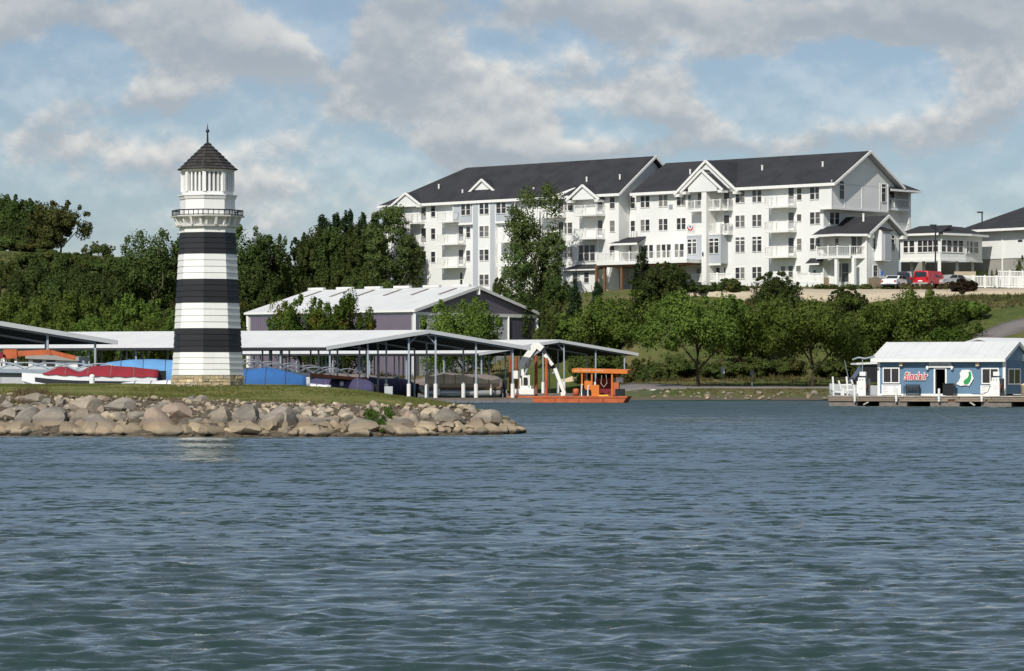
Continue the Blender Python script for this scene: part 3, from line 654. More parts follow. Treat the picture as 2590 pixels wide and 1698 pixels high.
# ------------------------------------------------------------------ lighthouse
LY = 138.0; LS = F/LY; LX = PX(525, LY)
def lz(py): return PZ(py, LY)
def octp(R, z, k, ph=-1.8): 
    a = math.radians(ph + 45*k); return Vector((R*math.sin(a), -R*math.cos(a), z))
def lighthouse():
    g0 = lz(981)
    root = thing('lighthouse', 'octagonal lighthouse with black and white bands, dark pointed roof and stone base', 'lighthouse', (LX, LY, g0))
    Z = lambda py: lz(py) - g0
    prof = [(981,92.3),(949,90.0),(891,86.0),(831.5,83.0),(767,79.8),(707.7,76.5),(643.6,73.3),(590,70.4),(549,70.0),(497,69.6)]
    ys_ = [p[0] for p in prof][::-1]; rs_ = [p[1] for p in prof][::-1]
    Rm = lambda py: float(np.interp(py, ys_, rs_))/LS
    def ring_wall(name, y0, y1, d, m, parent=root):
        mb = MB(); mb.loft([[octp(Rm(y0)+d, Z(y0), k) for k in range(8)], [octp(Rm(y1)+d, Z(y1), k) for k in range(8)]]); return mb.build(name, m, parent)
    core = MB(); core.loft([[octp(Rm(y)-.05, Z(y), k) for k in range(8)] for y in (990, 949, 891, 590, 500)]); core.build('tower_core', MATS['mortar'], root)
    def board(parent, k, ya, yb, m, nm='siding_board'):
        # one clapboard on face k, lower edge proud of the upper
        za, zb = Z(ya)+.004, Z(yb)-.004; g = .004
        def q(R, z, t): return octp(R, z, k).lerp(octp(R, z, k+1), t)
        lo_o, up_o = Rm(ya)+.030, Rm(yb)+.006; lo_i, up_i = Rm(ya)-.06, Rm(yb)-.06
        mb = MB(); mb.hexa([q(lo_o,za,0), q(lo_o,za,1), q(lo_i,za,1), q(lo_i,za,0), q(up_o,zb,0), q(up_o,zb,1), q(up_i,zb,1), q(up_i,zb,0)])
        return mb.build(nm, m, parent)
    bands = [(949,891,'white_paint',4),(891,831.5,'black_paint',4),(831.5,767,'white_paint',4),(767,707.7,'black_paint',4),(707.7,643.6,'white_paint',4),(643.6,590,'black_paint',4)]
    for (ya, yb, m, n) in bands:
        nm = 'white_band' if m == 'white_paint' else 'black_band'
        band = ring_wall(nm, ya, yb, -.045, MATS[m])
        for i in range(n):
            a = ya + (yb-ya)*i/n; b = ya + (yb-ya)*(i+1)/n
            for k in range(8): board(band, k, a, b, MATS[m])
    # stone foundation, stones laid in courses
    st = ring_wall('stone_base', 990, 949.5, -.01, MATS['mortar']); r = random.Random(4)
    cs = [981.5, 974, 966.5, 959, 949.3]
    for ci in range(4):
        for k in range(8):
            t = 0.0
            while t < 0.995:
                w = r.uniform(.13, .34); t2 = min(1.0, t + w)
                if 1 - t2 < .1: t2 = 1.0
                ya, yb = cs[ci] + r.uniform(-1,1)*(ci > 0), cs[ci+1]; d = r.uniform(.015, .06)
                def q(R, z, s): return octp(R, z, k).lerp(octp(R, z, k+1), s)
                e = .008; za, zb = Z(ya)+.012, Z(yb)-.010
                p = [q(Rm(ya)+d, za, t+e), q(Rm(ya)+d, za, t2-e), q(Rm(ya)-.08, za, t2-e), q(Rm(ya)-.08, za, t+e), q(Rm(yb)+d*.8, zb, t+e*1.6), q(Rm(yb)+d*.8, zb, t2-e*1.6), q(Rm(yb)-.08, zb, t2-e), q(Rm(yb)-.08, zb, t+e)]
                for i in (0,1,4,5): p[i] = p[i] + Vector((r.uniform(-.012,.012), r.uniform(-.012,.012), r.uniform(-.008,.008)))
                MB().hexa(p).build('stone', MATS[r.choice(('stone_tan','stone_tan','stone_grey'))], st)
                t = t2
    R_ = lambda px: px/LS
    def oct_slab(name, ya, yb, ra, rb, m, parent=root):
        mb = MB(); mb.loft([[octp(R_(ra), Z(ya), k) for k in range(8)], [octp(R_(rb), Z(yb), k) for k in range(8)]]); return mb.build(name, m, parent)
    W = MATS['white_paint']
    oct_slab('trim_band', 590, 578, 72.2, 71.8, W); oct_slab('neck_wall', 578, 549, 70.4, 70, W)
    oct_slab('corbel_ledge', 575.5, 571, 80, 82, W)
    gal = oct_slab('gallery_floor', 551, 547.5, 93.5, 95, W)
    for k in range(8):
        for t in (.12, .5, .88):
            a = octp(1, 0, k).lerp(octp(1, 0, k+1), t).normalized(); s = Vector((-a.y, a.x, 0))*.045
            i0 = R_(70)*.95; p = []
            for sg in (-1, 1):
                p.append([a*i0 + s*sg + Vector((0,0,Z(571))), a*R_(79) + s*sg + Vector((0,0,Z(571))), a*R_(90)*.95 + s*sg + Vector((0,0,Z(551.2))), a*i0 + s*sg + Vector((0,0,Z(551.2)))])
            mb = MB(); mb.loft([p[0], p[1]]); mb.build('bracket', W, gal)
    rail = MB(); rp = [octp(R_(89.5), 0, k) for k in range(8)]
    for k in range(8):
        a, b = rp[k], rp[(k+1) % 8]
        for y in (534, 545.5): rail.bar(a + Vector((0,0,Z(y))), b + Vector((0,0,Z(y))), .035 if y > 540 else .05)
        for i in range(5):
            q = a.lerp(b, i/5); rail.bar(q + Vector((0,0,Z(547.5))), q + Vector((0,0,Z(533.5))), .045 if i == 0 else .032)
    rail.build('railing', MATS['iron'], root)
    oct_slab('drum_wall', 547.5, 505, 70, 69.4, W); oct_slab('cornice', 505.5, 497.5, 71.5, 74.5, W); oct_slab('cornice_cap', 497.3, 495, 76, 76, W)
    oct_slab('lantern_sill', 495, 487, 65.5, 65, W)
    lan = oct_slab('lantern_core', 487, 436, 58, 58, MATS['louver_dark'])
    for k in range(8):
        c = octp(R_(64), 0, k); mb = MB(); mb.bar(c*0.985 + Vector((0,0,Z(487))), c*0.985 + Vector((0,0,Z(436))), .15, .15, up=c); mb.build('corner_post', W, lan)
        for t in (.27, .5, .73):
            q = octp(R_(63.3), 0, k).lerp(octp(R_(63.3), 0, k+1), t); mb = MB(); mb.bar(q + Vector((0,0,Z(487))), q + Vector((0,0,Z(436))), .085, .07, up=q); mb.build('slat', W, lan)
    oct_slab('lantern_header', 437.5, 434.5, 64.5, 64.5, W); oct_slab('eave_fascia', 434.8, 429.6, 69, 73, W)
    roof = oct_slab('roof', 431, 359.5, 74.5, .6, MATS['lighthouse_shingle']); n = 9
    for i in range(n):
        f0, f1 = i/n, (i+1)/n
        for k in range(8):
            cnt = max(1, round(4*(1-f0))); shift = r.uniform(0, .5)/cnt if cnt > 1 else 0
            edges = sorted(set([0.0, 1.0] + [min(1, max(0, (j + shift*cnt)/cnt)) for j in range(cnt+1)]))
            for j in range(len(edges)-1):
                t0, t1 = edges[j]+.004, edges[j+1]-.004
                if t1 - t0 < .04: continue
                th = r.uniform(.03, .055)
                def q(f, t, d):
                    R = R_(75.6)*(1-f) + R_(.6)*f; z = Z(431.5) + (Z(359.5)-Z(431.5))*f
                    p = octp(R, z, k).lerp(octp(R, z, k+1), t); nrm = (octp(1,0,k)+octp(1,0,k+1)).normalized()
                    return p + (nrm*.7 + Vector((0,0,.72)))*d
                MB().hexa([q(f0,t0,0), q(f0,t1,0), q(f1,t1,0), q(f1,t0,0), q(f0,t0,th), q(f0,t1,th), q(f1,t1,.012), q(f1,t0,.012)]).build('shingle', MATS['lighthouse_shingle'], roof)
    fin = MB(); fin.tube([(0,0,Z(361)), (0,0,Z(330)), (0,0,Z(313))], [.045,.03,.008], 8); fin.build('finial_rod', MATS['iron'], root)
    b = MB(); b.lathe([(.001,-.085),(.05,-.07),(.08,-.03),(.085,.01),(.07,.05),(.04,.078),(.001,.087)], 14, (0,0,Z(331.5))); b.build('finial_ball', MATS['iron_blue'], root, True)
lighthouse()
# ------------------------------------------------------------------ lakeside apartment building
AL = math.radians(43.0); AC = np.array([PX(2083, 358.7), 358.7]); AU = np.array([math.cos(AL), -math.sin(AL)]); AV = np.array([math.sin(AL), math.cos(AL)])
BZ = 12.2
def fx(px, n=0.0):            # facade: local x of a photo column on the plane n metres in front of the wall
    d = np.array([(px-CX)/F, 1]); t = (-n + AC @ AV)/(d @ AV); return float((d*t - AC) @ AU)
def fz(px, py, n=0.0):
    d = np.array([(px-CX)/F, 1]); t = (-n + AC @ AV)/(d @ AV); return CZ + (HY-py)/F*t - BZ
def ey(px, x=0.0):            # end wall: local y of a column on the plane x
    d = np.array([(px-CX)/F, 1]); t = (x + AC @ AU)/(d @ AU); return float((d*t - AC) @ AV)
def ez(px, py, x=0.0):
    d = np.array([(px-CX)/F, 1]); t = (x + AC @ AU)/(d @ AU); return CZ + (HY-py)/F*t - BZ
apt = thing('apartment_building', 'long white four storey apartment building with dark shingle roof, balconies and gables', 'building', (AC[0], AC[1], BZ), -AL)
WS, GS, WP, RF = MATS['white_siding'], MATS['grey_siding'], MATS['white_paint'], MATS['roof_shingle']
ROW = {4: (22.27-BZ, 23.60-BZ), 3: (19.46-BZ, 20.78-BZ), 2: (16.53-BZ, 17.85-BZ), 1: (13.48-BZ, 14.75-BZ)}
FLR = {4: 21.65-BZ, 3: 18.83-BZ, 2: 15.92-BZ, 1: 0.1}
ZE = 23.85 - BZ                 # eaves
ra = random.Random(9)

def window(x0, x1, z0, z1, y, parent, axis='x', pane=None, transom=False, trim=0.055, out=-1):
    """sash window proud of a wall; axis x: facade plane at local y; axis y: end plane at local x=y"""
    f = MB(); p = MB()
    def bx(mb, a0, a1, c0, c1, d0, d1):
        lo, hi = sorted((y + out*d0, y + out*d1))
        if axis == 'x': mb.box(a0, a1, lo, hi, c0, c1)
        else: mb.box(lo, hi, a0, a1, c0, c1)
    bx(f, x0-trim, x0, z0-trim, z1+trim, -.04, .07); bx(f, x1, x1+trim, z0-trim, z1+trim, -.04, .07)
    bx(f, x0, x1, z1, z1+trim, -.04, .07); bx(f, x0, x1, z0-trim*1.3, z0, -.04, .09)
    zm = (z0+z1)/2
    if z1 - z0 > .9: bx(f, x0, x1, zm-.018, zm+.018, -.04, .045)
    if transom: bx(f, x0, x1, z1-.42, z1-.30, -.04, .06)
    o = f.build('window', WP, parent)
    if z1 - z0 > .9 and transom is False:
        q = MB(); bx(q, x0, x1, zm+.018, z1, -.03, .030); bx(q, x0, x1, z0, zm-.018, -.03, .012); 
    else: q = MB(); bx(q, x0, x1, z0, z1, -.03, .02)
    q.build('pane', MATS[pane or ra.choice(('pane_dark','pane_mid','pane_mid','pane_blind'))], o)
    return o
def fwin(pxa, pxb, row, n=0.0, **kw):
    z0, z1 = ROW[row] if not isinstance(row, tuple) else row
    return window(fx(pxa, n), fx(pxb, n), z0, z1, -n, kw.pop('parent', None) or apt, 'x', **kw)
def pair(pxa, pxb, rows, n=0.0, **kw):
    m_ = (pxa+pxb)/2; g = 1.3
    for r in rows: fwin(pxa, m_-g, r, n, **kw); fwin(m_+g, pxb, r, n, **kw)

def railing(mb, a, b, h=1.0, step=0.19):
    a, b = Vector(a), Vector(b); L = (b-a).length; n = max(2, int(L/step))
    mb.bar(a + Vector((0,0,h)), b + Vector((0,0,h)), .07, .06); mb.bar(a + Vector((0,0,.12)), b + Vector((0,0,.12)), .05, .05)
    for i in range(1, n): q = a.lerp(b, i/n); mb.bar(q + Vector((0,0,.12)), q + Vector((0,0,h)), .026)
def balcony(pxa, pxb, fl, n0=0.0, dep=1.55, posts=3, z=None, door=True, parent=None):
    z = FLR[fl] if z is None else z; nf = n0 + dep
    x0, x1 = fx(pxa, nf), fx(pxb, nf); par = parent or apt
    s = MB(); s.box(x0, x1, -nf, -n0+.05, z-.26, z); b = s.build('balcony', WP, par)
    rl = MB(); y = -nf+.06
    railing(rl, (x0+.06, y, z), (x1-.06, y, z)); railing(rl, (x0+.06, y, z), (x0+.06, -n0, z)); railing(rl, (x1-.06, y, z), (x1-.06, -n0, z)); rl.build('railing', WP, b)
    for i in range(posts):
        q = x0+.07 + (x1-x0-.14)*i/(posts-1); MB().box(q-.06, q+.06, y-.065, y+.055, z, z+1.1).build('rail_post', WP, b)
    if door:
        xm = x0 + (x1-x0)*.52 + .9
        d = MB(); d.box(xm-.5, xm+.5, -n0-.06, -n0+.03, z, z+2.15); dd = d.build('balcony_door', WP, b)
        MB().box(xm-.38, xm+.38, -n0-.075, -n0+.02, z+.3, z+2.05).build('pane', MATS[ra.choice(('pane_dark','pane_mid'))], dd)
        if x1 - xm > 1.6: window(x1-1.0, x1-.45, z+.75, z+2.05, -n0, b)
    return b
def aircon(px, row, n=0.0):
    x = fx(px, n); z = ROW[row][0]-.1; mb = MB(); mb.box(x-.27, x+.27, -n-.12, -n+.02, z-.2, z+.28); o = mb.build('air_conditioner', GS, apt)
    g = MB(); 
    for i in range(5): g.box(x-.22, x+.22, -n-.135, -n-.115, z-.15+i*.085, z-.11+i*.085)
    g.build('grille', MATS['print_grey'], o)

NL, NC, NR = 1.0, -1.0, 0.0
xl0, xl1 = fx(976, NL), fx(1565, NL); xr0 = fx(1609, 0)
D = 11.8
def wall(name, x0, x1, y0, y1, z0, z1, m, parent=apt): return MB().box(x0, x1, y0, y1, z0, z1).build(name, m, parent)
wall('left_wing_wall', xl0, xl1, -NL, D-NL, -3, ZE+.1, WS)
wall('link_wall', xl1-.2, xr0+.3, -NC, D-1.2, -3, ZE, WS)
wall('right_wing_wall', xr0, 0.0, 0, D, -2, ZE+.1, WS)
wall('brick_plinth', fx(2085), .06, -.06, D, -1.5, fz(2090, 702), MATS['brick_tan'])

# --- roofs
OV = .75
def gable_slopes(mb, x0, x1, ya, yb, ze, zr, th=.22):
    ym = (ya+yb)/2
    mb.slab([(x0,ya,ze),(x1,ya,ze),(x1,ym,zr),(x0,ym,zr)], th); mb.slab([(x0,ym,zr),(x1,ym,zr),(x1,yb,ze),(x0,yb,ze)], th)
zrR = 27.9-BZ; xR1 = 2.2
def rr_z(y): return ZE + .12 + (zrR-ZE-.12)*(y+OV)/(D/2+OV)      # right wing roof surface
mb = MB(); gable_slopes(mb, xr0-.35, xR1, -OV, D+OV, ZE+.12, zrR); mb.build('roof', RF, apt)
zrL = 28.75-BZ; xhL = fx(1180, -D/2+NL); yL0, yL1 = -NL-OV, D-NL+OV; ymL = (yL0+yL1)/2; xL1o = xl1 + .75; xL0o = xl0 - OV
mb = MB()
mb.slab([(xL0o,yL0,ZE+.1),(xL1o,yL0,ZE+.1),(xL1o,ymL,zrL),(xhL,ymL,zrL)], .22)
mb.slab([(xhL,ymL,zrL),(xL1o,ymL,zrL),(xL1o,yL1,ZE+.1),(xL0o,yL1,ZE+.1)], .22); mb.slab([(xL0o,yL1,ZE+.1),(xL0o,yL0,ZE+.1),(xhL,ymL,zrL)], .22)
mb.build('roof', RF, apt)
# fascia boards, soffits, verge boards
mb = MB(); mb.box(xL0o-.05, xL1o, yL0-.06, yL0+.02, ZE-.2, ZE+.13); mb.box(xL0o-.06, xL0o, yL0, yL1, ZE-.2, ZE+.12); mb.build('fascia', WP, apt)
mb = MB(); mb.box(xr0-.3, xR1, -OV-.06, -OV+.02, ZE-.2, ZE+.14); mb.build('fascia', WP, apt)
mb = MB(); mb.box(xL0o, xL1o, yL0+.02, -NL, ZE-.16, ZE-.10); mb.box(xr0-.3, xR1, -OV+.02, 0, ZE-.16, ZE-.10); mb.build('soffit', GS, apt)
def verge(x, pts, w=.12, h=.27, parent=apt):
    for a, b in zip(pts[:-1], pts[1:]): MB().bar((x, a[0], a[1]-.08), (x, b[0], b[1]-.08), w, h).build('bargeboard', WP, parent)
verge(xL1o+.06, [(yL0-.05, ZE+.06), (ymL, zrL-.02), (yL1, ZE+.06)]); verge(xR1+.06, [(-OV-.05, ZE+.08), (D/2, zrR-.02), (D+OV, ZE+.08)])
MB().prism([(xl1-.02, -NL, ZE), (xl1-.02, D-NL, ZE), (xl1-.02, ymL, zrL-.35)], (.1,0,0)).build('gable_wall', WS, apt)
for x, ya, yb, zr in ((xL1o, yL0, ymL, zrL),):
    MB().slab([(xl1, yL0+.1, ZE-.15), (x, yL0+.1, ZE-.15), (x, ymL, zrL-.34), (xl1, ymL, zrL-.34)], .04).build('soffit', GS, apt)

# --- dormer gables on the lake side
def front_gable(pl, pr, pk, ye, yk, n, back, m_wall='white_siding', inset=.9, wz0=None, bb=True):
    """gable facing the lake: eave columns pl, pr, peak column pk, rows of eave and peak, on the plane n in front of the wall"""
    x0, x1 = fx(pl, n), fx(pr, n); xm = (x0+x1)/2; ze = fz((pl+pr)/2, ye, n); zk = fz(pk, yk, n)
    y = -n; r = MB()
    r.slab([(x0,y,ze),(xm,y,zk),(xm,back,zk),(x0,back,ze)][::-1], .10); r.slab([(xm,y,zk),(x1,y,ze),(x1,back,ze),(xm,back,zk)][::-1], .10)
    ro = r.build('gable_roof', RF, apt); yb2 = y + 1.1
    for pq in ([(x0,y,ze-.105),(xm,y,zk-.105),(xm,yb2,zk-.105),(x0,yb2,ze-.105)], [(xm,y,zk-.105),(x1,y,ze-.105),(x1,yb2,ze-.105),(xm,yb2,zk-.105)]): MB().slab(pq[::-1], .05).build('soffit', GS, ro)
    for a, b in (((x0-.03, ze), (xm, zk)), ((xm, zk), (x1+.03, ze))): MB().bar((a[0], y-.05, a[1]-.1), (b[0], y-.05, b[1]-.1), .12, .28, up=(0,0,1)).build('bargeboard', WP, ro)
    sl = (zk-ze)/(xm-x0); w0 = x0+inset; h0 = ze + .0
    zi = ze if wz0 is None else wz0
    if wz0 is None: zi = min(zi, ZE-.22)
    yw = y + (.11 if n > 1.5 else .14)
    MB().prism([(x0+inset, yw, zi), (x1-inset, yw, zi), (x1-inset, yw, max(zi+.02, ze+sl*inset-.2)), (xm, yw, zk-.2), (x0+inset, yw, max(zi+.02, ze+sl*inset-.2))], (0,.3,0)).build('gable_wall', MATS[m_wall], ro)
    for s, xx in ((-1, x0), (1, x1)):        # boxed eave returns
        MB().box(min(xx, xx-s*.75), max(xx, xx-s*.75), y-.02, y+1.0, ze-.34, ze-.02).build('eave_return', WP, ro)
    return ro, x0, x1, ze, zk
front_gable(988, 1064, 1025.5, 519, 487, NL+.9, 5.2)
front_gable(1180, 1257, 1217, 490, 453, NL-1.2, 5.0, inset=.75, wz0=fz(1217, 498, NL-1.2))
front_gable(1432, 1515, 1473, 505, 467, NL+1.1, 5.2)
front_gable(1706, 1866, 1786.5, 487, 405, .95, 5.9)
front_gable(1722, 1828, 1770, 482, 429, 2.1, 3.2, inset=1.0)
for pa, pb in ((1211.5,1222),(1226,1238)): window(fx(pa, NL-2.0), fx(pb, NL-2.0), fz(1217,482,NL-2.0), fz(1217,478,NL-2.0), -(NL-2.0), apt, trim=.05)
# step in the left wing's eaves
mb = MB(); x0, x1 = fx(1408, NL), fx(1482, NL); mb.slab([(x0,-NL-1.5,ZE+.02),(x0+.4,-NL-1.5,ZE+.02),(x1+.4,2.6,ZE+2.65),(x1,2.6,ZE+2.65)], .3); mb.build('bargeboard', WP, apt)

# --- bays on the lake side of the left wing
def bay(pa, pb, z0, z1, n0, n1, m, name='bay'): return MB().box(fx(pa, n1), fx(pb, n1), -n1, -n0+.05, z0, z1).build(name, m, apt)
nb2 = NL+.55
bt = bay(1196, 1252, -2, ZE-.12, NL, nb2, WS, 'bay_tower')
for pa, pb in ((1196.5,1209),(1240,1251.5)): MB().box(fx(pa,nb2), fx(pb,nb2), -nb2-.03, -nb2, -1.5, ZE-.13).build('grey_panel', GS, bt)
pair(1213.5, 1236.5, (1,2,3), nb2, parent=bt); pair(1213.5, 1236.5, ((22.27-BZ, 23.66-BZ),), nb2, parent=bt, pane='pane_dark')
for pa, pb, w0, w1 in ((1146,1195.5,1167,1190),(1252.5,1302,1256,1280)):
    zb = fz(1170, 567, nb2-.1); b_ = bay(pa, pb, zb, ZE-.13, NL, nb2-.1, GS); 
    MB().box(fx(pa,nb2-.06), fx(pb,nb2-.06), -nb2+.04, -nb2+.12, zb-.12, zb+.12).build('sill_board', WP, b_)
    for xx in (pa, pb): MB().box(fx(xx,nb2-.06)-.08, fx(xx,nb2-.06)+.08, -nb2+.05, -nb2+.13, zb, ZE-.14).build('corner_board', WP, b_)
    pair(w0, w1, (4,), nb2-.1, parent=b_, pane='pane_dark')
for r in (4,3,2): fwin(1091, 1101.5, r, NL, pane='pane_dark')
for r in (3,2): fwin(1180, 1190, r, NL)
fwin(1164.5, 1170.5, (1.2, 2.9), NL); 
for r in (3,2,4): aircon(1073.5, r, NL)
for r in (3,2): aircon(1168, r, NL)
balcony(1104, 1146, 4, NL); balcony(1104, 1158, 3, NL); balcony(1104, 1158, 2, NL); balcony(1024, 1055, 4, NL, 1.4); balcony(1024, 1055, 3, NL, 1.4); balcony(1024, 1055, 2, NL, 1.4)
for fl in (3,2): balcony(1254, 1330, fl, NL); balcony(1356, 1411, fl, NL)
balcony(1356, 1411, 4, NL)
pair(1423, 1448, (4,3,2), NL); balcony(1451, 1508, 4, NL, 1.7); balcony(1451, 1508, 3, NL, 1.7)
for i in range(3): fwin(1464+i*14.6, 1476+i*14.6, (16.05-BZ, 17.95-BZ), NL+.02, pane='pane_dark')
for r in (4,3): fwin(1543, 1555.5, r, NL); aircon(1521, r, NL)
fwin(1543, 1555, (16.6-BZ, 17.7-BZ), NL)
MB().box(fx(1511,NL+.1)-.07, fx(1511,NL+.1)+.07, -NL-.14, -NL, 4.2, ZE-.2).build('downspout', WP, apt); MB().box(fx(1064,NL+.1)-.07, fx(1064,NL+.1)+.07, -NL-.14, -NL, 0, ZE-.2).build('downspout', WP, apt)
# lean-to roof over the garden flat
pr_ = NL+2.2
wall('porch_wall', fx(1424,pr_), fx(1507,pr_), -pr_, -NL, -2.5, fz(1460,682,pr_), WS)
mb = MB(); mb.slab([(fx(1416,pr_+.5), -pr_-.5, fz(1460,682,pr_+.5)), (fx(1508,pr_+.5), -pr_-.5, fz(1460,682,pr_+.5)), (fx(1508,pr_)-.2, -NL, fz(1460,670,NL)), (fx(1416,pr_)+.9, -NL, fz(1460,670,NL))], .16); lr = mb.build('porch_roof', RF, apt)
MB().box(fx(1416,pr_+.5), fx(1508,pr_+.5), -pr_-.58, -pr_-.50, fz(1460,685,pr_+.5), fz(1460,681.7,pr_+.5)).build('fascia', WP, lr)
for pa, pb in ((1449,1461),(1478,1490)): fwin(pa, pb, (fz(1470,716,pr_), fz(1470,690,pr_)), pr_, pane='pane_dark')
pair(1213.5, 1236.5, (), nb2)
# recessed link: hipped porch roof, glazed doors
x0, x1 = fx(1538, 1.6), fx(1612, 1.6)
mb = MB(); zq = fz(1575, 616, 1.6); mb.slab([(x0,-1.6,zq),(x1,-1.6,zq),(x1,1.0,zq+1.35),(x0+3.2,1.0,zq+1.35)], .16); mb.slab([(x0,-1.6,zq),(x0+3.2,1.0,zq+1.35),(x0,1.0,zq)], .16); hr = mb.build('porch_roof', RF, apt)
MB().box(x0-.05, x1, -1.68, -1.6, zq-.2, zq+.02).build('fascia', WP, hr)
for i in range(3): MB().box(fx(1596+i*6,.2)-.12, fx(1596+i*6,.2)+.12, -.35, -.1, zq+.75, zq+1.5).build('roof_vent', WP, hr)
for r in (4,3): fwin(1596, 1606.5, r, NC, pane='pane_dark')
for pa, pb in ((1573,1584),(1587,1598)): fwin(pa, pb, (16.0-BZ, 17.75-BZ), NC, pane='pane_mid')
for pa, pb in ((1550,1557),(1560,1568)): fwin(pa, pb, (.3, 2.2), NC)
fwin(1578, 1588, (1.0, 2.3), NC, pane='pane_dark')
# timber deck on posts
dn = 4.2; dz = fz(1620, 659, dn); x0, x1 = fx(1509, dn), fx(1737, dn)
dk = MB().box(x0, x1, -dn, 1.0, dz-.42, dz).build('deck', WP, apt); MB().box(x0+.2, x1-.2, -dn+.2, .9, dz-.62, dz-.43).build('deck_joists', MATS['wood_brown'], dk)
rl = MB(); railing(rl, (x0, -dn+.08, dz), (x1, -dn+.08, dz)); railing(rl, (x0+.05, -dn+.08, dz), (x0+.05, -1.0, dz)); rl.build('railing', WP, dk)
for i in range(12): q = x0 + (x1-x0)*i/11; MB().box(q-.07, q+.07, -dn+.01, -dn+.15, dz, dz+1.12).build('rail_post', WP, dk)
for px in (1509, 1530, 1573, 1625, 1680, 1718): q = fx(px, dn-.5); MB().box(q-.13, q+.13, -dn+.35, -dn+.62, -4.5, dz-.43).build('deck_post', MATS['wood_brown'], dk)

# --- right wing
pair(1621, 1643.5, (4,3)); pair(1667, 1689, (4,3)); pair(1712.5, 1734.5, (4,3))
for a in (1616, 1661, 1707): 
    for i in range(3 if a < 1700 else 2): fwin(a+i*13.2, a+i*13.2+10, (16.2-BZ, 17.75-BZ), 0, pane=('pane_blind','pane_dark','pane_dark')[i])
aircon(1697.5, 4)
# entrance tower: two-sided porch with a tall white fin
tn = 1.35
for pa, pb, w0, w1 in ((1737,1776,1739.5,1762),(1784,1823,1794.5,1818)):
    z0, z1 = fz(1780,668,tn), fz(1780,594,tn)
    b_ = MB().box(fx(pa,tn), fx(pb,tn), -tn, .05, z0, z1).build('bay', GS, apt)
    MB().box(fx(pa,tn), fx(pb,tn), -tn-.05, -tn+.04, z0-.2, z0+.02).build('sill_board', WP, b_)
    pair(w0, w1, ((16.45-BZ, 18.15-BZ),), tn, parent=b_, transom=True)
    for fl in (4,3): balcony(pa+1, pb-1, fl, 0, 1.4, posts=3, door=True)
balcony(1823, 1842, 4, 0, .9, posts=2, door=False); balcony(1823, 1842, 3, 0, .9, posts=2, door=False)
xa, xb = fx(1774.5, 1.9), fx(1786.5, 1.9); MB().box(xa, xb, -1.9, .2, -2, fz(1780, 437, 1.9)).build('fin_wall', WP, apt)
sc = MB(); sc.lathe([(.05,-.25),(.09,-.1),(.09,.1),(.05,.25)], 8, (fx(1778,1.95), -1.98, fz(1778,643,1.9))); sc.build('wall_lamp', MATS['iron'], apt)
for pa, pb, rw in ((1811,1821,1),(1832,1836,1),(1763,1771,1),(1711,1719,1),(1723,1733,1)): fwin(pa, pb, (.15 if pa < 1740 else .9, 2.6), 0, pane='pane_dark')
for pa, pb in ((1741,1748),(1766,1774)): fwin(pa, pb, 4, 0, pane='pane_mid')
for px in (1850,): aircon(px, 3); aircon(px, 4); aircon(px, 1)
pair(1861, 1884, (4,3,1)); pair(1903.5, 1926.5, (4,3,1)); pair(1861, 1884, ((16.55-BZ, 18.25-BZ),), transom=True); pair(1903.5, 1926.5, ((16.55-BZ, 18.25-BZ),), transom=True)
for fl in (4,3,2): balcony(1932, 1994, fl, 0, 1.6)
for r in (4,2): fwin(2016.5, 2028, r, pane='pane_dark' if r == 4 else 'pane_blind')
fwin(2016.5, 2027.5, (19.85-BZ, 20.62-BZ)); pair(2049.5, 2074.5, (4,3,2))
for pa, pb in ((1976,1987),(1995,2006),(2014.5,2026)): fwin(pa, pb, 1)
for r in (4,3): aircon(2002.5, r)
# small awning over the garden door
za = fz(2055, 667, 1.0); mb = MB(); mb.slab([(fx(2036,1.1),-1.1,za),(fx(2072,1.1),-1.1,za),(fx(2072,1.1)-.1,0,za+.65),(fx(2036,1.1)-.1,0,za+.65)], .12); aw = mb.build('awning', RF, apt)
MB().box(fx(2036,1.1), fx(2072,1.1), -1.16, -1.1, za-.16, za+.01).build('fascia', WP, aw); fwin(2058, 2064.5, (.7, 2.0), 0, pane='pane_dark')
# patio fence
def fence(mb_parent, a, b, h, name='fence_panel', gap=.0, post=2.2):
    a, b = Vector(a), Vector(b); L = (b-a).length; n = max(1, round(L/post)); d = (b-a)/n
    for i in range(n):
        mb = MB(); p, q = a + d*i, a + d*(i+1); pass
        for z in (h, .12): mb.bar(p + Vector((0,0,z)), q + Vector((0,0,z)), .10, .12)
        m = max(3, int(d.length/.16))
        for j in range(1, m): t = p.lerp(q, j/m); mb.bar(t + Vector((0,0,.15)), t + Vector((0,0,h)), .085, .03)
        mb.build(name, WP, mb_parent)
    for i in range(n+1): p = a + d*i; MB().box(p.x-.09, p.x+.09, p.y-.09, p.y+.09, p.z-.4, p.z+h+.15).build('fence_post', WP, mb_parent)
fa = P(2014, 716, 352.5); fb = P(2078, 718, 348.5)
fen = thing('patio_fence', 'short white picket fence round the ground floor patio by the brick plinth', 'fence', fa); fence(fen, (0,0,0), fb-fa, 1.1, post=2.0)
fa = P(1742, 709, 371); fb = P(1850, 707, 366)
fen = thing('patio_fence', 'short white picket fence under the entrance tower balconies', 'fence', fa); fence(fen, (0,0,-.3), fb-fa+Vector((0,0,-.3)), 1.0, post=2.0)
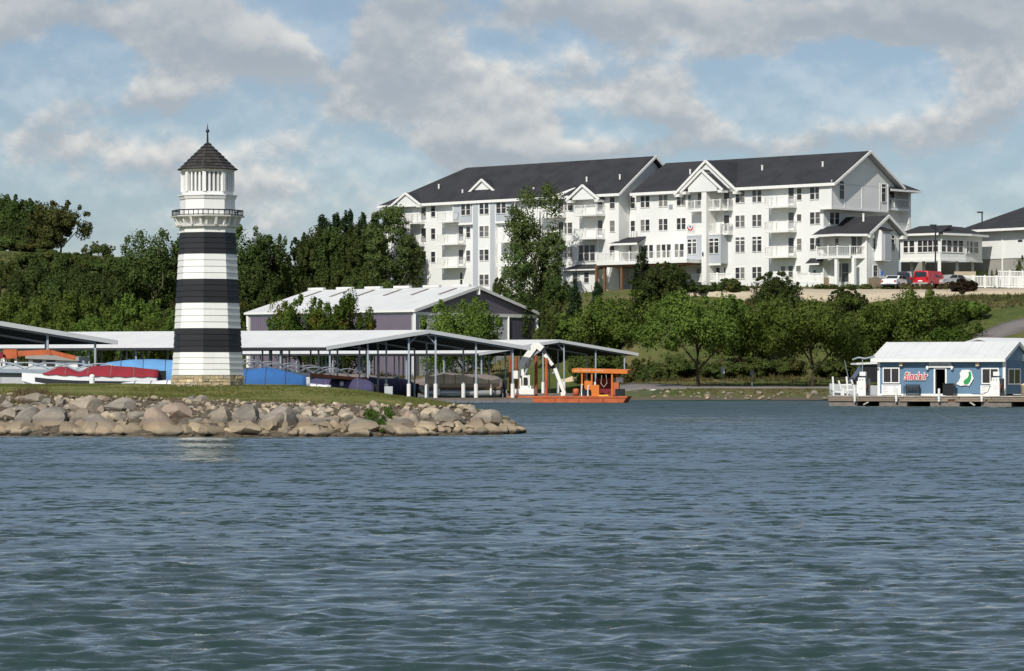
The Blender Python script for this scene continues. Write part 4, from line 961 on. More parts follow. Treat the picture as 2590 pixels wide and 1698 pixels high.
# roof vents
for px, py in ((1110,472),(1170,486),(1350,481),(1484,454),(1568,448),(1746,435),(1928,425),(2081,416)):
    left = px < 1620; lo, hi = 0.0, 9.0
    for _ in range(40):
        ym = (lo+hi)/2; zr_ = (ZE+.1 + (zrL-ZE-.1)*(ym-yL0)/(ymL-yL0)) if left else rr_z(ym)
        if fz(px, py+5, -ym) > zr_: lo = ym
        else: hi = ym
    x = fx(px, -lo); zz = fz(px, py+5, -lo); MB().lathe([(.11,-.35),(.11,.45),(.14,.45),(.14,.55)], 8, (x, lo, zz)).build('roof_vent', WP, apt)
# bunting on a balcony rail: pleated half-round fan
for k, (m_, r_) in enumerate((('sign_blue',.18),('white_paint',.34),('sign_red',.5))):
    mb = MB(); x = fx(1746, 1.46); z = FLR[3]+.85; pts = [(x + r_*math.cos(t), -1.47-.012*(2-k) , z + r_*math.sin(t)) for t in np.linspace(math.pi, 2*math.pi, 14)]; mb.poly(pts); 
    if k == 0: bn = mb.build('bunting', MATS[m_]); bn.location = apt.location; bn.rotation_euler = apt.rotation_euler; tag(bn, 'red white and blue pleated bunting hung on a third floor balcony rail', 'bunting')
    else: mb.build('bunting_band', MATS[m_], bn)

# --- end of the building: upper bay, lower gabled wing, rear wing
xb_ = 1.5
zb0 = ez(2180, 530, xb_); yb0, yb1 = ey(2113, xb_), ey(2246, xb_)
eb = MB().box(-.3, xb_, -.45, yb1, zb0, ZE+.1).build('end_bay', WS, apt)
MB().prism([(xb_-.25, -.45, ZE), (xb_-.25, D+.2, ZE), (xb_-.25, D/2, zrR-.35)], (.25,0,0)).build('gable_wall', WS, eb)
for (ya2, za2, yb2_, zb2) in ((-OV, ZE+.12, D/2, zrR), (D/2, zrR, D+OV, ZE+.12)): MB().slab([(xb_-.3, ya2, za2-.23), (xR1, ya2, za2-.23), (xR1, yb2_, zb2-.23), (xb_-.3, yb2_, zb2-.23)], .05).build('soffit', GS, apt)
MB().box(-.32, xb_+.05, -.5, yb1+.04, zb0-.18, zb0+.06).build('sill_board', WP, eb)
for yy in (-.45, ey(2136,xb_), (yb0+yb1)/2, ey(2225,xb_), yb1): MB().box(xb_-.02, xb_+.04, yy-.09, yy+.09, zb0+.07, ZE+.5).build('corner_board', WP, eb)
for pa, pb in ((2122.5,2134),(2229,2240)): window(ey(pa,xb_), ey(pb,xb_), 22.25-BZ, 24.25-BZ, xb_, eb, 'y', out=1, transom=True, pane='pane_dark')
pairy = lambda pa, pb, r, x: [window(ey(a, x), ey(b, x), *(ROW[r] if not isinstance(r, tuple) else r), x, apt, 'y', out=1, pane='pane_dark') for a, b in ((pa, (pa+pb)/2-1.4), ((pa+pb)/2+1.4, pb))]
pairy(2098, 2122, 3, 0.0)
MB().box(0, .06, ey(2085), ey(2150), fz(2085, 579), fz(2085, 573)).build('trim_board', WP, apt)
# rear wing seen past the end bay
yr0, yr1 = ey(2249, 0.0), ey(2303, 0.0)
xr2 = 1.2; yq0, yq1 = yb1+.05, ey(2304, xr2)
MB().box(-4, xr2-1.3, yq0-.4, yq1, ez(2290,592,xr2)-3.0, ZE-.1).build('rear_wing_wall', WS, apt)
MB().box(xr2-1.4, xr2, yq1-.35, yq1, ez(2300,590,xr2), ZE-.1).build('rear_wing_wall', WS, apt)
zr0 = ez(2290, 481, 2.2); mb = MB(); ya_, yb_ = D-1.5, ey(2332, 2.2)
mb.slab([(2.2,ya_,zr0),(2.2,yb_,zr0),(-3.0,yb_-4.5,zr0+2.6),(-3.0,ya_,zr0+2.6)], .2); mb.slab([(2.2,yb_,zr0),(-8,yb_,zr0),(-8,yb_-4.5,zr0+2.6),(-3.0,yb_-4.5,zr0+2.6)], .2); rw = mb.build('rear_roof', RF, apt)
MB().box(2.18, 2.27, ya_-.5, yb_, zr0-.22, zr0+.02).build('fascia', WP, rw)
for zt in (ez(2280, 527, xr2), ez(2280, 588, xr2)):
    s = MB().box(-.2, xr2, yq0, yq1-.2, zt-.28, zt).build('balcony', WP, apt); rl = MB(); railing(rl, (xr2-.06, yq0+.05, zt), (xr2-.06, yq1-.3, zt)); rl.build('railing', WP, s)
    for t in (.35, .95): q = yq0 + (yq1-yq0)*t; MB().box(xr2-.14, xr2-.01, q-.07, q+.07, zt, zt+1.1).build('rail_post', WP, s)
for pa, pb, ra_, rb_ in ((2248,2261,4,0),(2284,2290,4,0),(2294,2301,4,0),(2285,2291,3,0),(2296,2301,3,0)):
    window(ey(pa,-.1), ey(pb,-.1), *ROW[ra_], -.1, apt, 'y', out=1, pane='pane_dark')
# lower wing: gable faces the drive, veranda on the lake side
xw = 5.4
yw0, yw1 = ey(2197, xw), ey(2274, xw); ywm = (yw0+yw1)/2
zw = ez(2200, 592, xw)
lw = MB().box(-1, xw, yw0, yw1, -2, zw+.1).build('low_wing_wall', WS, apt); MB().box(-.5, xw+.06, yw0-.06, yw1+.03, -2, ez(2230,704,xw)).build('brick_plinth', MATS['brick_tan'], lw)
zk = ez(2248, 545, xw+.6); mb = MB(); yo0, yo1 = yw0-.55, yw1+.75; ym_ = (yo0+yo1)/2
mb.slab([(-1,yo0,zw),(xw+.6,yo0,zw),(xw+.6,ym_,zk),(-1,ym_,zk)], .2); mb.slab([(-1,ym_,zk),(xw+.6,ym_,zk),(xw+.6,yo1,zw),(-1,yo1,zw)], .2); lr = mb.build('low_wing_roof', RF, apt)
verge(xw+.64, [(yo0, zw), (ym_, zk), (yo1, zw)], .1, .32, lr)
MB().prism([(xw-.15, yw0, zw), (xw-.15, yw1, zw), (xw-.15, ym_, zk-.3)], (.15,0,0)).build('gable_wall', WS, lw)
for (ya2, za2, yb2_, zb2) in ((yo0, zw, ym_, zk), (ym_, zk, yo1, zw)): MB().slab([(xw-.2, ya2, za2-.21), (xw+.6, ya2, za2-.21), (xw+.6, yb2_, zb2-.21), (xw-.2, yb2_, zb2-.21)], .05).build('soffit', GS, lr)
for yy, s_ in ((yo0,1),(yo1,-1)): MB().box(xw-.3, xw+.62, min(yy,yy+s_*.8), max(yy,yy+s_*.8), zw-.42, zw-.03).build('eave_return', WP, lr)
MB().lathe([(.12,-.3),(.12,.5),(.15,.5),(.15,.62)], 8, (xw-2.2, ym_-1.0, zk-.35)).build('roof_vent', WP, lr)
for pa, pb in ((2208,2220),(2254,2262)): window(ey(pa,xw), ey(pb,xw), ez(2214,632,xw), ez(2214,594,xw), xw, lw, 'y', out=1, transom=True, pane='pane_dark')
window(ey(2208,xw), ey(2219,xw), ez(2214,700,xw), ez(2214,672,xw), xw, lw, 'y', out=1, pane='pane_mid')
xo = xw+.95; o_ = MB().box(xw-.05, xo, ey(2230,xo), ey(2254,xo), ez(2240,660,xo), ez(2240,582,xo)).build('oriel', WS, lw); MB().slab([(xo+.15,ey(2229,xo),ez(2240,582,xo)),(xo+.15,ey(2257,xo),ez(2240,582,xo)),(xw,ey(2257,xo)-.2,ez(2240,574,xo)),(xw,ey(2229,xo)+.2,ez(2240,574,xo))], .12).build('oriel_roof', RF, o_)
MB().box(xo-.01, xo+.03, ey(2238,xo), ey(2252,xo), ez(2240,656,xo), ez(2240,586,xo)).build('grey_panel', GS, o_)
# veranda between the corner and the low wing
zv = fz(2140, 646, 0.6)
ve = MB().slab([(-.4,-.9,zv),(3.1,-1.5,zv),(xw-.1,yw0-.25,zv),(xw-.1,yw0+.3,zv),(-.4,.3,zv)], .34).build('veranda', WP, apt)
rl = MB(); railing(rl, (-.3,-.82,zv), (3.05,-1.42,zv)); railing(rl, (3.05,-1.42,zv), (xw-.15,yw0-.2,zv)); rl.build('railing', WP, ve)
for q in ((-.3,-.82),(1.5,-1.12),(3.05,-1.42),(4.3,-.9+.2),(xw-.2,yw0-.2)): MB().box(q[0]-.07, q[0]+.07, q[1]-.07, q[1]+.07, zv, zv+1.15).build('rail_post', WP, ve)
for q in ((2.75,-1.15),(4.55,-.35)): MB().box(q[0]-.19, q[0]+.19, q[1]-.19, q[1]+.19, -2, zv-.34).build('veranda_post', WP, ve)
mb = MB(); mb.slab([(-.7,-1.3,zw-.05),(3.2,-1.9,zw-.05),(xw+.3,yw0-.6,zw-.05),(xw-.6,ym_,zw+1.1),(-.3,.6,zw+1.0)], .16); vr = mb.build('veranda_roof', RF, apt)
for a, b in (((-.72,-1.33),(3.22,-1.94)),((3.22,-1.94),(xw+.32,yw0-.62))): MB().bar((*a,zw-.16), (*b,zw-.16), .08, .26).build('fascia', WP, vr)
wall('veranda_back_wall', -.2, xw, .9, 1.1, -2, zw, WS)
for a, b, z0, z1 in ((1.0,1.5,zv+.9,zv+2.0),(3.3,4.0,zv+.1,zv+2.1),(4.1,4.8,zv+.1,zv+2.1),(.9,1.8,.6,2.7),(1.95,2.9,.6,2.7)): window(a, b, z0, z1, .9, apt)
# ------------------------------------------------------------------ bridge corridor and hall to the right of the apartments
def seg_frame(A, B):
    """frame with x along A->B, y away from the lake"""
    u = Vector((B.x-A.x, B.y-A.y, 0)); L = u.length; u.normalize(); return u, Vector((-u.y, u.x, 0)), L
cor = thing('covered_bridge', 'white glazed bridge corridor on pillars joining the apartments to the hall', 'building', (0,0,0))
Ya, Yb, Yc, Yd = 366.0, 362.5, 365.0, 368.5
c0, c1, c2, c3 = P(2277,655,Ya), P(2378,655,Yb), P(2442,655,Yc), P(2484,655,Yd)
zf, zt_, zs = PZ(657,364), PZ(592,364), PZ(639,364)
for (A, B, wins) in ((c0, c1, ((2286,2297),(2301,2313),(2322,2333),(2335,2346),(2348,2359),(2361,2373))), (c1, c2, ((2381,2392),(2395,2406),(2410,2421),(2424,2435))), (c2, c3, ((2444,2449),(2447+4,2459),(2462,2473)))):
    u, v, L = seg_frame(A, B); q = lambda x, y, z: Vector((A.x, A.y, 0)) + u*x + v*y + Vector((0,0,z))
    mb = MB(); mb.hexa([q(0,0,zf), q(L,0,zf), q(L,5,zf), q(0,5,zf), q(0,0,zt_), q(L,0,zt_), q(L,5,zt_), q(0,5,zt_)]); w = mb.build('corridor_wall', WS, cor)
    MB().hexa([q(0,-.08,zf-.2), q(L,-.08,zf-.2), q(L,-.01,zf-.2), q(0,-.01,zf-.2), q(0,-.08,zf+.06), q(L,-.08,zf+.06), q(L,-.01,zf+.06), q(0,-.01,zf+.06)]).build('trim_board', WP, w)
    for pa, pb in wins:
        def tt(px): d = Vector(((px-CX)/F, 1, 0)); den = d.x*u.y - d.y*u.x; t = (A.x*u.y - A.y*u.x)/den; return (d*t - Vector((A.x,A.y,0))).dot(u)
        a, b = tt(pa), tt(pb); z0, z1 = PZ(638,364), PZ(609,364)
        fr = MB()
        for (xa, xb, za, zb, yy) in ((a-.08,a,z0-.1,z1+.1,-.07),(b,b+.08,z0-.1,z1+.1,-.07),(a,b,z1,z1+.1,-.07),(a,b,z0-.1,z0,-.08),(a,b,(z0+z1)/2-.03,(z0+z1)/2+.03,-.05)):
            fr.hexa([q(xa,yy,za),q(xb,yy,za),q(xb,.03,za),q(xa,.03,za),q(xa,yy,zb),q(xb,yy,zb),q(xb,.03,zb),q(xa,.03,zb)])
        wo = fr.build('window', WP, w); MB().hexa([q(a,-.02,z0),q(b,-.02,z0),q(b,.02,z0),q(a,.02,z0),q(a,-.02,z1),q(b,-.02,z1),q(b,.02,z1),q(a,.02,z1)]).build('pane', MATS['pane_dark'], wo)
    e = .7; zr = zt_+1.05
    MB().slab([q(-.2,-e,zt_), q(L+.2,-e,zt_), q(L-(1.0 if L > 6 else 0),2.5,zr), q(1.0,2.5,zr)], .18).build('roof', RF, w)
    MB().hexa([q(-.2,-e-.07,zt_-.22), q(L+.25,-e-.07,zt_-.22), q(L+.25,-e,zt_-.22), q(-.2,-e,zt_-.22), q(-.2,-e-.07,zt_+.03), q(L+.25,-e-.07,zt_+.03), q(L+.25,-e,zt_+.03), q(-.2,-e,zt_+.03)]).build('fascia', WP, w)
    MB().hexa([q(-.2,-e,zt_-.2), q(L+.2,-e,zt_-.2), q(L+.2,0,zt_-.2), q(-.2,0,zt_-.2), q(-.2,-e,zt_-.15), q(L+.2,-e,zt_-.15), q(L+.2,0,zt_-.15), q(-.2,0,zt_-.15)]).build('soffit', GS, w)
mb = MB(); mb.slab([P(2330,583,367)+Vector((0,0,0)), P(2425,583,367), P(2400,572,369), P(2380,572,369)], .2); mb.slab([P(2330,583,367), P(2380,572,369), P(2355,579,372)], .2); mb.build('ridge_roof', RF, cor)
for px, Y, w in ((2336.5,366,.33),(2375.5,362.6,.36),(2420.5,365.5,.33),(2306,367,.3),(2460,369,.3)):
    x = PX(px, Y); MB().box(x-w/2, x+w/2, Y-w/2, Y+w/2, 10.5, zf-.02).build('pillar', WP, cor)
MB().box(PX(2280,372), PX(2470,372), 372, 372.4, 11, zf).build('back_wall', MATS['block_grey'], cor)
for pa, pb in ((2291,2345),(2414,2472)):
    MB().box(PX(pa,363.5), PX(pb,363.5), 363.5, 363.8, 10.8, PZ(687,363.5)).build('retaining_slab', MATS['concrete'], cor)

hall = thing('assembly_hall', 'white gabled hall with grey block lower wall and dark roof behind the tall picket fence', 'building', (0,0,0))
ha, hb = P(2445,580,372), P(2680,570,361); u, v, L = seg_frame(ha, hb); q = lambda x, y, z: Vector((ha.x, ha.y, 0)) + u*x + v*y + Vector((0,0,z))
zh0, zh1, zh2 = 9.0, PZ(655,369), PZ(582,370)
MB().hexa([q(0,.5,zh0), q(L,.5,zh0), q(L,16,zh0), q(0,16,zh0), q(0,.5,zh1), q(L,.5,zh1), q(L,16,zh1), q(0,16,zh1)]).build('block_wall', MATS['block_grey'], hall)
uw = MB().hexa([q(-.2,.42,zh1), q(L,.42,zh1), q(L,16,zh1), q(-.2,16,zh1), q(-.2,.42,zh2), q(L,.42,zh2), q(L,16,zh2), q(-.2,16,zh2)]).build('upper_wall', WS, hall)
MB().slab([q(-1.2,-.6,zh2), q(L,-.6,zh2), q(L,8,zh2+3.6), q(4.5,8,zh2+3.6)], .22).build('roof', RF, hall)
MB().slab([q(-1.2,-.6,zh2), q(4.5,8,zh2+3.6), q(-1.2,16,zh2)], .22).build('roof', RF, hall)
MB().hexa([q(-1.25,-.68,zh2-.24), q(L,-.68,zh2-.24), q(L,-.6,zh2-.24), q(-1.25,-.6,zh2-.24), q(-1.25,-.68,zh2+.04), q(L,-.68,zh2+.04), q(L,-.6,zh2+.04), q(-1.25,-.6,zh2+.04)]).build('fascia', WP, hall)
def qx(px): 
    A = ha; d = Vector(((px-CX)/F, 1, 0)); den = d.x*u.y - d.y*u.x; t = (A.x*u.y - A.y*u.x)/den; return (d*t - Vector((A.x,A.y,0))).dot(u)
for pa, pb in ((2569,2580),(2587,2600)):
    a, b = qx(pa), qx(pb); z0, z1 = PZ(612,366), PZ(607,366); MB().hexa([q(a,.38,z0),q(b,.38,z0),q(b,.45,z0),q(a,.45,z0),q(a,.38,z1),q(b,.38,z1),q(b,.45,z1),q(a,.45,z1)]).build('window', MATS['pane_dark'], hall)
a = qx(2530); MB().hexa([q(a-.1,.34,zh0),q(a+.1,.34,zh0),q(a+.1,.42,zh0),q(a-.1,.42,zh0),q(a-.1,.34,zh2-.1),q(a+.1,.34,zh2-.1),q(a+.1,.42,zh2-.1),q(a-.1,.42,zh2-.1)]).build('downspout', WP, hall)
a = qx(2582); MB().lathe([(.06,-.25),(.12,0),(.06,.25)], 8, q(a,.25,PZ(651,366))).build('wall_lamp', MATS['iron'], hall)

# long white fences on the retaining edge
fa, fb = P(2402,727,352), P(2640,730,350); f = thing('picket_fence', 'long white picket fence along the retaining edge below the hall', 'fence', fa); fence(f, (0,0,0), fb-fa, 1.25, post=1.25)
fa, fb = P(2522,700,356), P(2650,702,355); f = thing('privacy_fence', 'taller white panel fence standing behind the picket fence', 'fence', fa); fence(f, (0,0,-1.0), fb-fa+Vector((0,0,-1)), 1.6, post=1.25)
MB_ = MB(); MB_.box(PX(2452,349.8), PX(2700,349.8), 349.6, 353, 8.5, PZ(729,350)); o = MB_.build('retaining_wall', MATS['concrete']); tag(o, 'low beige concrete retaining wall carrying the long white picket fence', 'wall')

def lamp_post(px, ytop, ybase, Y, label):
    b = P(px, ybase, Y); h = PZ(ytop, Y) - b.z; t = thing('lamp_post', label, 'street lamp', b)
    MB().lathe([(.16,0),(.16,.3),(.09,.35),(.08,h-.05),(.08,h)], 8).build('pole', MATS['iron'], t); MB().box(-.6, .12, -.12, .12, h-.05, h+.12).build('lamp_head', MATS['iron'], t)
lamp_post(2366, 571, 745, 351, 'dark lamp post beside the red van in front of the bridge corridor')
lamp_post(2484, 538, 640, 385, 'dark lamp post rising behind the roof of the hall')
# accessible-parking sign
b = P(2231, 724, 350); t = thing('parking_sign', 'small blue parking sign on a thin pole beside the white car', 'sign', b); MB().lathe([(.03,-.3),(.03,1.55)], 6).build('pole', MATS['steel'], t); MB().box(-.16, .16, -.06, -.03, 1.15, 1.65).build('sign_plate', MATS['sign_blue'], t)

# ------------------------------------------------------------------ boat storage hall
SA = math.radians(38); s0 = P(1048, 787, 352)
sto = thing('boat_storage_building', 'large metal storage building with white roof and purple wall panels', 'building', (s0.x, s0.y, 2.3), 0)
du = Vector((-math.cos(SA), math.sin(SA), 0)); dv = Vector((math.sin(SA), math.cos(SA), 0))
def hit_len(px, o, d):   # distance along d from o to the column px
    k = (px-CX)/F; return (k*o.y - o.x)/(d.x - k*d.y)
LU = hit_len(627, s0, du); LV = hit_len(1357, s0, dv); he = s0.z - 2.3
q = lambda a, b, z: du*a + dv*b + Vector((0,0,z))
pk = q(0, LV/2, 0) + Vector((s0.x, s0.y, 0)); hk = PZ(725, pk.y) - 2.3
MB().hexa([q(0,0,-2), q(0,LV,-2), q(LU,LV,-2), q(LU,0,-2), q(0,0,he), q(0,LV,he), q(LU,LV,he), q(LU,0,he)]).build('wall_core', MATS['corrug_white'], sto)
def ribbed(a0, a1, z0, z1, side, m, name, parent=sto, step=.3, d=.06):
    """corrugated panel on the lake side (side u) or the gable side (side v)"""
    mb = MB(); n = max(1, int((a1-a0)/step)); off = dv*-1 if side == 'u' else du*-1
    for i in range(n):
        x0, x1 = a0 + (a1-a0)*i/n, a0 + (a1-a0)*(i+.8)/n; bs = [(x0,.0),(x1,.0)]
        f = (lambda x, o, z: du*x + off*o + Vector((0,0,z))) if side == 'u' else (lambda x, o, z: dv*x + off*o + Vector((0,0,z)))
        mb.hexa([f(x0,-.02,z0), f(x0,d,z0), f(x1,d,z0), f(x1,-.02,z0), f(x0,-.02,z1), f(x0,d,z1), f(x1,d,z1), f(x1,-.02,z1)])
    return mb.build(name, m, parent)
bk = MB(); bk.hexa([q(.4,-.035,-1), q(LU-.4,-.035,-1), q(LU-.4,.0,-1), q(.4,.0,-1), q(.4,-.035,he-.4), q(LU-.4,-.035,he-.4), q(LU-.4,0,he-.4), q(.4,0,he-.4)][::1]); bk.build('wall_panel', MATS['purple_siding'], sto)
nP = 6
for i in range(nP): ribbed(.45 + (LU-.9)*i/nP, .45 + (LU-.9)*(i+1)/nP - .02, -1, he-.42, 'u', MATS['purple_siding'], 'wall_panel')
vd = hit_len(1284, s0, dv)
ribbed(vd+.2, LV-.35, -1, he-.55, 'v', MATS['purple_dark'], 'sliding_door', step=.35)
ribbed(.3, vd-.1, -1, he-.5, 'v', MATS['corrug_white'], 'wall_panel', step=.35)
gw = MB(); off = du*-.05
gw.prism([q(0,.2,he-.05)+off, q(0,LV-.2,he-.05)+off, q(0,LV/2,hk-.3)+off], du*.06); gw.build('gable_panel', MATS['purple_siding'], sto)
t = MB(); t.bar(q(-.1,0,he-.28), q(-.1,LV,he-.28), .12, .34); t.build('trim_beam', WP, sto)
for a, b in ((0,0),(0,LV),(LU,0)): MB().bar(q(a,b,-2)+du*-.08*(a==0)+dv*(-.06 if b == 0 else .0), q(a,b,he)+du*-.08*(a==0)+dv*(-.06 if b == 0 else 0), .28).build('corner_trim', WP, sto)
MB().bar(q(-.1,vd,-2), q(-.1,vd,he-.4), .22).build('door_track_post', WP, sto)
e = .3
nR = 14
for i in range(nR):          # roof sheets
    a0, a1 = -e + (LU+2*e)*i/nR, -e + (LU+2*e)*(i+1)/nR - .015
    MB().slab([q(a0,-e,he+.12), q(a0,LV/2,hk), q(a1,LV/2,hk), q(a1,-e,he+.12)], .12).build('roof_sheet', MATS['roof_white'], sto)
MB().slab([q(-e,LV/2,hk), q(-e,LV+e,he+.12), q(LU+e,LV+e,he+.12), q(LU+e,LV/2,hk)], .12).build('roof_sheet', MATS['roof_white'], sto)
for a, b in (((-e,-e,he+.02),(-e,LV/2,hk-.1)),((-e,LV/2,hk-.1),(-e,LV+e,he+.02))): MB().bar(q(*a), q(*b), .1, .34).build('verge_trim', WP, sto)
MB().bar(q(-e,-e-.03,he+.0), q(LU+e,-e-.03,he+.0), .1, .22).build('eave_trim', WP, sto)
for i in range(6):
    a = 2.2 + (LU-4.6)*i/5; lo, hi = .66, .93
    P0 = lambda a, s: q(a, -e + (LV/2+e)*s, he+.12 + (hk-he-.12)*s + .05)
    MB().slab([P0(a,lo), P0(a,hi), P0(a+.42,hi), P0(a+.42,lo)], .05).build('skylight', MATS['taupe_canvas'], sto)
for i in range(6):
    a = 1.0 + (LU-3)*i/5; MB().bar(q(a,LV/2,hk+.12), q(a+2.4,LV/2,hk+.12), .5, .3).build('ridge_vent', MATS['roof_white'], sto)
wv = q(-.12, LV/2+.1, he+2.05); MB().bar(wv, wv + Vector((0,0,.75)), .42).build('gable_light', WP, sto)
# ------------------------------------------------------------------ covered slips
def white_post(parent, x, y, ztop, zs=.4, zh=1.15, w=.14, sleeve=True):
    p = MB().box(x-w/2, x+w/2, y-w/2, y+w/2, -.4, ztop).build('post', MATS['steel'], parent)
    if sleeve: MB().lathe([(.165,zs),(.165,zs+zh)], 10, (x, y, 0)).build('sleeve', WP, p)
    return p
def shelter(Lc, Rc, peak_rise, ze, ulen, label, udir=None, nlen=8, dead_first=False):
    """gabled steel roof on posts over boat slips; Lc, Rc front corners in plan"""
    Lc, Rc = Vector((*Lc, 0)), Vector((*Rc, 0)); u = Vector(udir).normalized(); v = (Rc-Lc); Wd = v.length; v.normalize()
    t = thing('covered_slip', label, 'boat shelter', (0,0,0))
    q = lambda a, b, z: Lc + u*a + v*b + Vector((0,0,z)); zr = ze + peak_rise; m = Wd/2
    n = int(ulen/1.9)
    for i in range(n):
        a0, a1 = ulen*i/n - .35, ulen*(i+1)/n - .362
        for (b0, z0, b1, z1) in ((-.5, ze-.03, m, zr), (m, zr, Wd+.5, ze-.03)):
            MB().slab([q(a0,b0,z0+.14), q(a0,b1,z1+.14), q(a1,b1,z1+.14), q(a1,b0,z0+.14)][::1], .06).build('roof_sheet', MATS['roof_white'], t)
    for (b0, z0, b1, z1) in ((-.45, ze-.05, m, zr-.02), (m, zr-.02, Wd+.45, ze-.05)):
        MB().slab([q(-.3,b0,z0), q(-.3,b1,z1), q(ulen-.4,b1,z1), q(ulen-.4,b0,z0)], .05).build('ceiling', MATS['steel_dark'], t)  # underside coloured near black to stand in for the shade under the roof
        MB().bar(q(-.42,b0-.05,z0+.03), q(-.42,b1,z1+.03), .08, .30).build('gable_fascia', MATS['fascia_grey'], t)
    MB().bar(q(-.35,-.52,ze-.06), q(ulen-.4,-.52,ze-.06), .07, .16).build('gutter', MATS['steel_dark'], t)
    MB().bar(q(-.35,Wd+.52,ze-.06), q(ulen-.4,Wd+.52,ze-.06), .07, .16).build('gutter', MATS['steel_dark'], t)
    zof = lambda b: zr - abs(b-m)/m*(zr-ze) - .08
    bs = [.45, Wd*.22, m-1.15, m+1.15, Wd*.78, Wd-.45]
    for i in range(nlen):
        a = .25 + (ulen-1.2)*i/(nlen-1)
        for b in bs: p = q(a, b, 0); white_post(t, p.x, p.y, zof(b), sleeve=(i < 2))
        tr = MB(); zc = ze-.12
        for b0, b1 in zip(bs[:-1], bs[1:]): tr.bar(q(a,b0,zof(b0)-.02), q(a,b1,zof(b1)-.02), .09, .14)
        tr.bar(q(a,m-1.15,zof(m-1.15)-.75), q(a,m-.35,zof(m)-.15), .08); tr.bar(q(a,m+1.15,zof(m+1.15)-.75), q(a,m+.35,zof(m)-.15), .08)
        tr.build('rafter', MATS['steel'], t)
    # floating walkways: along the front and down the middle
    def walk(pa, pb, w, name='walkway'):
        d = (pb-pa); L = d.length; d.normalize(); s = Vector((-d.y, d.x, 0)); k = max(1, int(L/.32))
        base = MB().bar(pa + Vector((0,0,.18)), pb + Vector((0,0,.18)), w, .3).build(name, MATS['float_grey'], t)
        pl = MB()
        for i in range(k): c = pa + d*(L*(i+.5)/k) + Vector((0,0,.37)); pl.hexa([c + d*sx*(L/k*.47) + s*sy*w/2 + Vector((0,0,sz)) for sz in (-.03,.03) for sx, sy in ((-1,-1),(1,-1),(1,1),(-1,1))])
        stuff(pl.build('deck_boards', MATS['wood'], base))
        fl = MB(); kf = max(1, int(L/1.1))
        for i in range(kf): c = pa + d*(L*(i+.5)/kf) - s*0; fl.hexa([c + d*sx*(L/kf*.46) + s*sy*(w/2+.05) + Vector((0,0,sz)) for sz in (-.3,.16) for sx, sy in ((-1,-1),(1,-1),(1,1),(-1,1))])
        fl.build('floats', MATS['dock_float'], base)
    walk(q(-.1,-.6,0), q(-.1,Wd+.7,0), 1.5); walk(q(.9,m,0), q(ulen-1,m,0), 2.0)
    for i in range(2, nlen, 2):
        a = .25 + (ulen-1.2)*i/(nlen-1); walk(q(a,.2,0), q(a,m-1.1,0), .9); walk(q(a,m+1.1,0), q(a,Wd-.2,0), .9)
    return t, q
vd_ = Vector((math.cos(math.radians(20)), math.sin(math.radians(20)), 0)); ud_ = (-math.cos(math.radians(20)), math.sin(math.radians(20)), 0)
def corners(pxl, Yl, wd=16.6): l = Vector((PX(pxl, Yl), Yl, 0)); r = l + vd_*wd; return (l.x, l.y), (r.x, r.y)
a, b = corners(828, 255); sh1, q1 = shelter(a, b, 1.35, 4.45, 36, 'long white roofed boat shelter running behind the lighthouse', ud_, 9)
a, b = corners(1213, 322); sh2, q2 = shelter(a, b, 1.35, 4.42, 30, 'white roofed boat shelter behind the orange crane barge', ud_, 8)
r_ = Vector((PX(266, 211), 211, 0)); l_ = r_ - vd_*16.6; sh3, q3 = shelter((l_.x, l_.y), (r_.x, r_.y), 1.35, 4.45, 16, 'white roofed boat shelter over the white cabin and the red canopy', ud_, 5)

# electrical cabinet on the first shelter's walkway
c = P(983, 1000, 254.3); t = thing('power_cabinet', 'pale grey utility cabinet on the walkway of the long boat shelter', 'cabinet', (c.x, c.y, .4)); MB().box(-.33,.33,-.2,.2,0,.95).build('cabinet_body', MATS['fascia_grey'], t); MB().box(-.29,.29,-.22,-.2,.05,.9).build('cabinet_door', MATS['fascia_grey'], t)

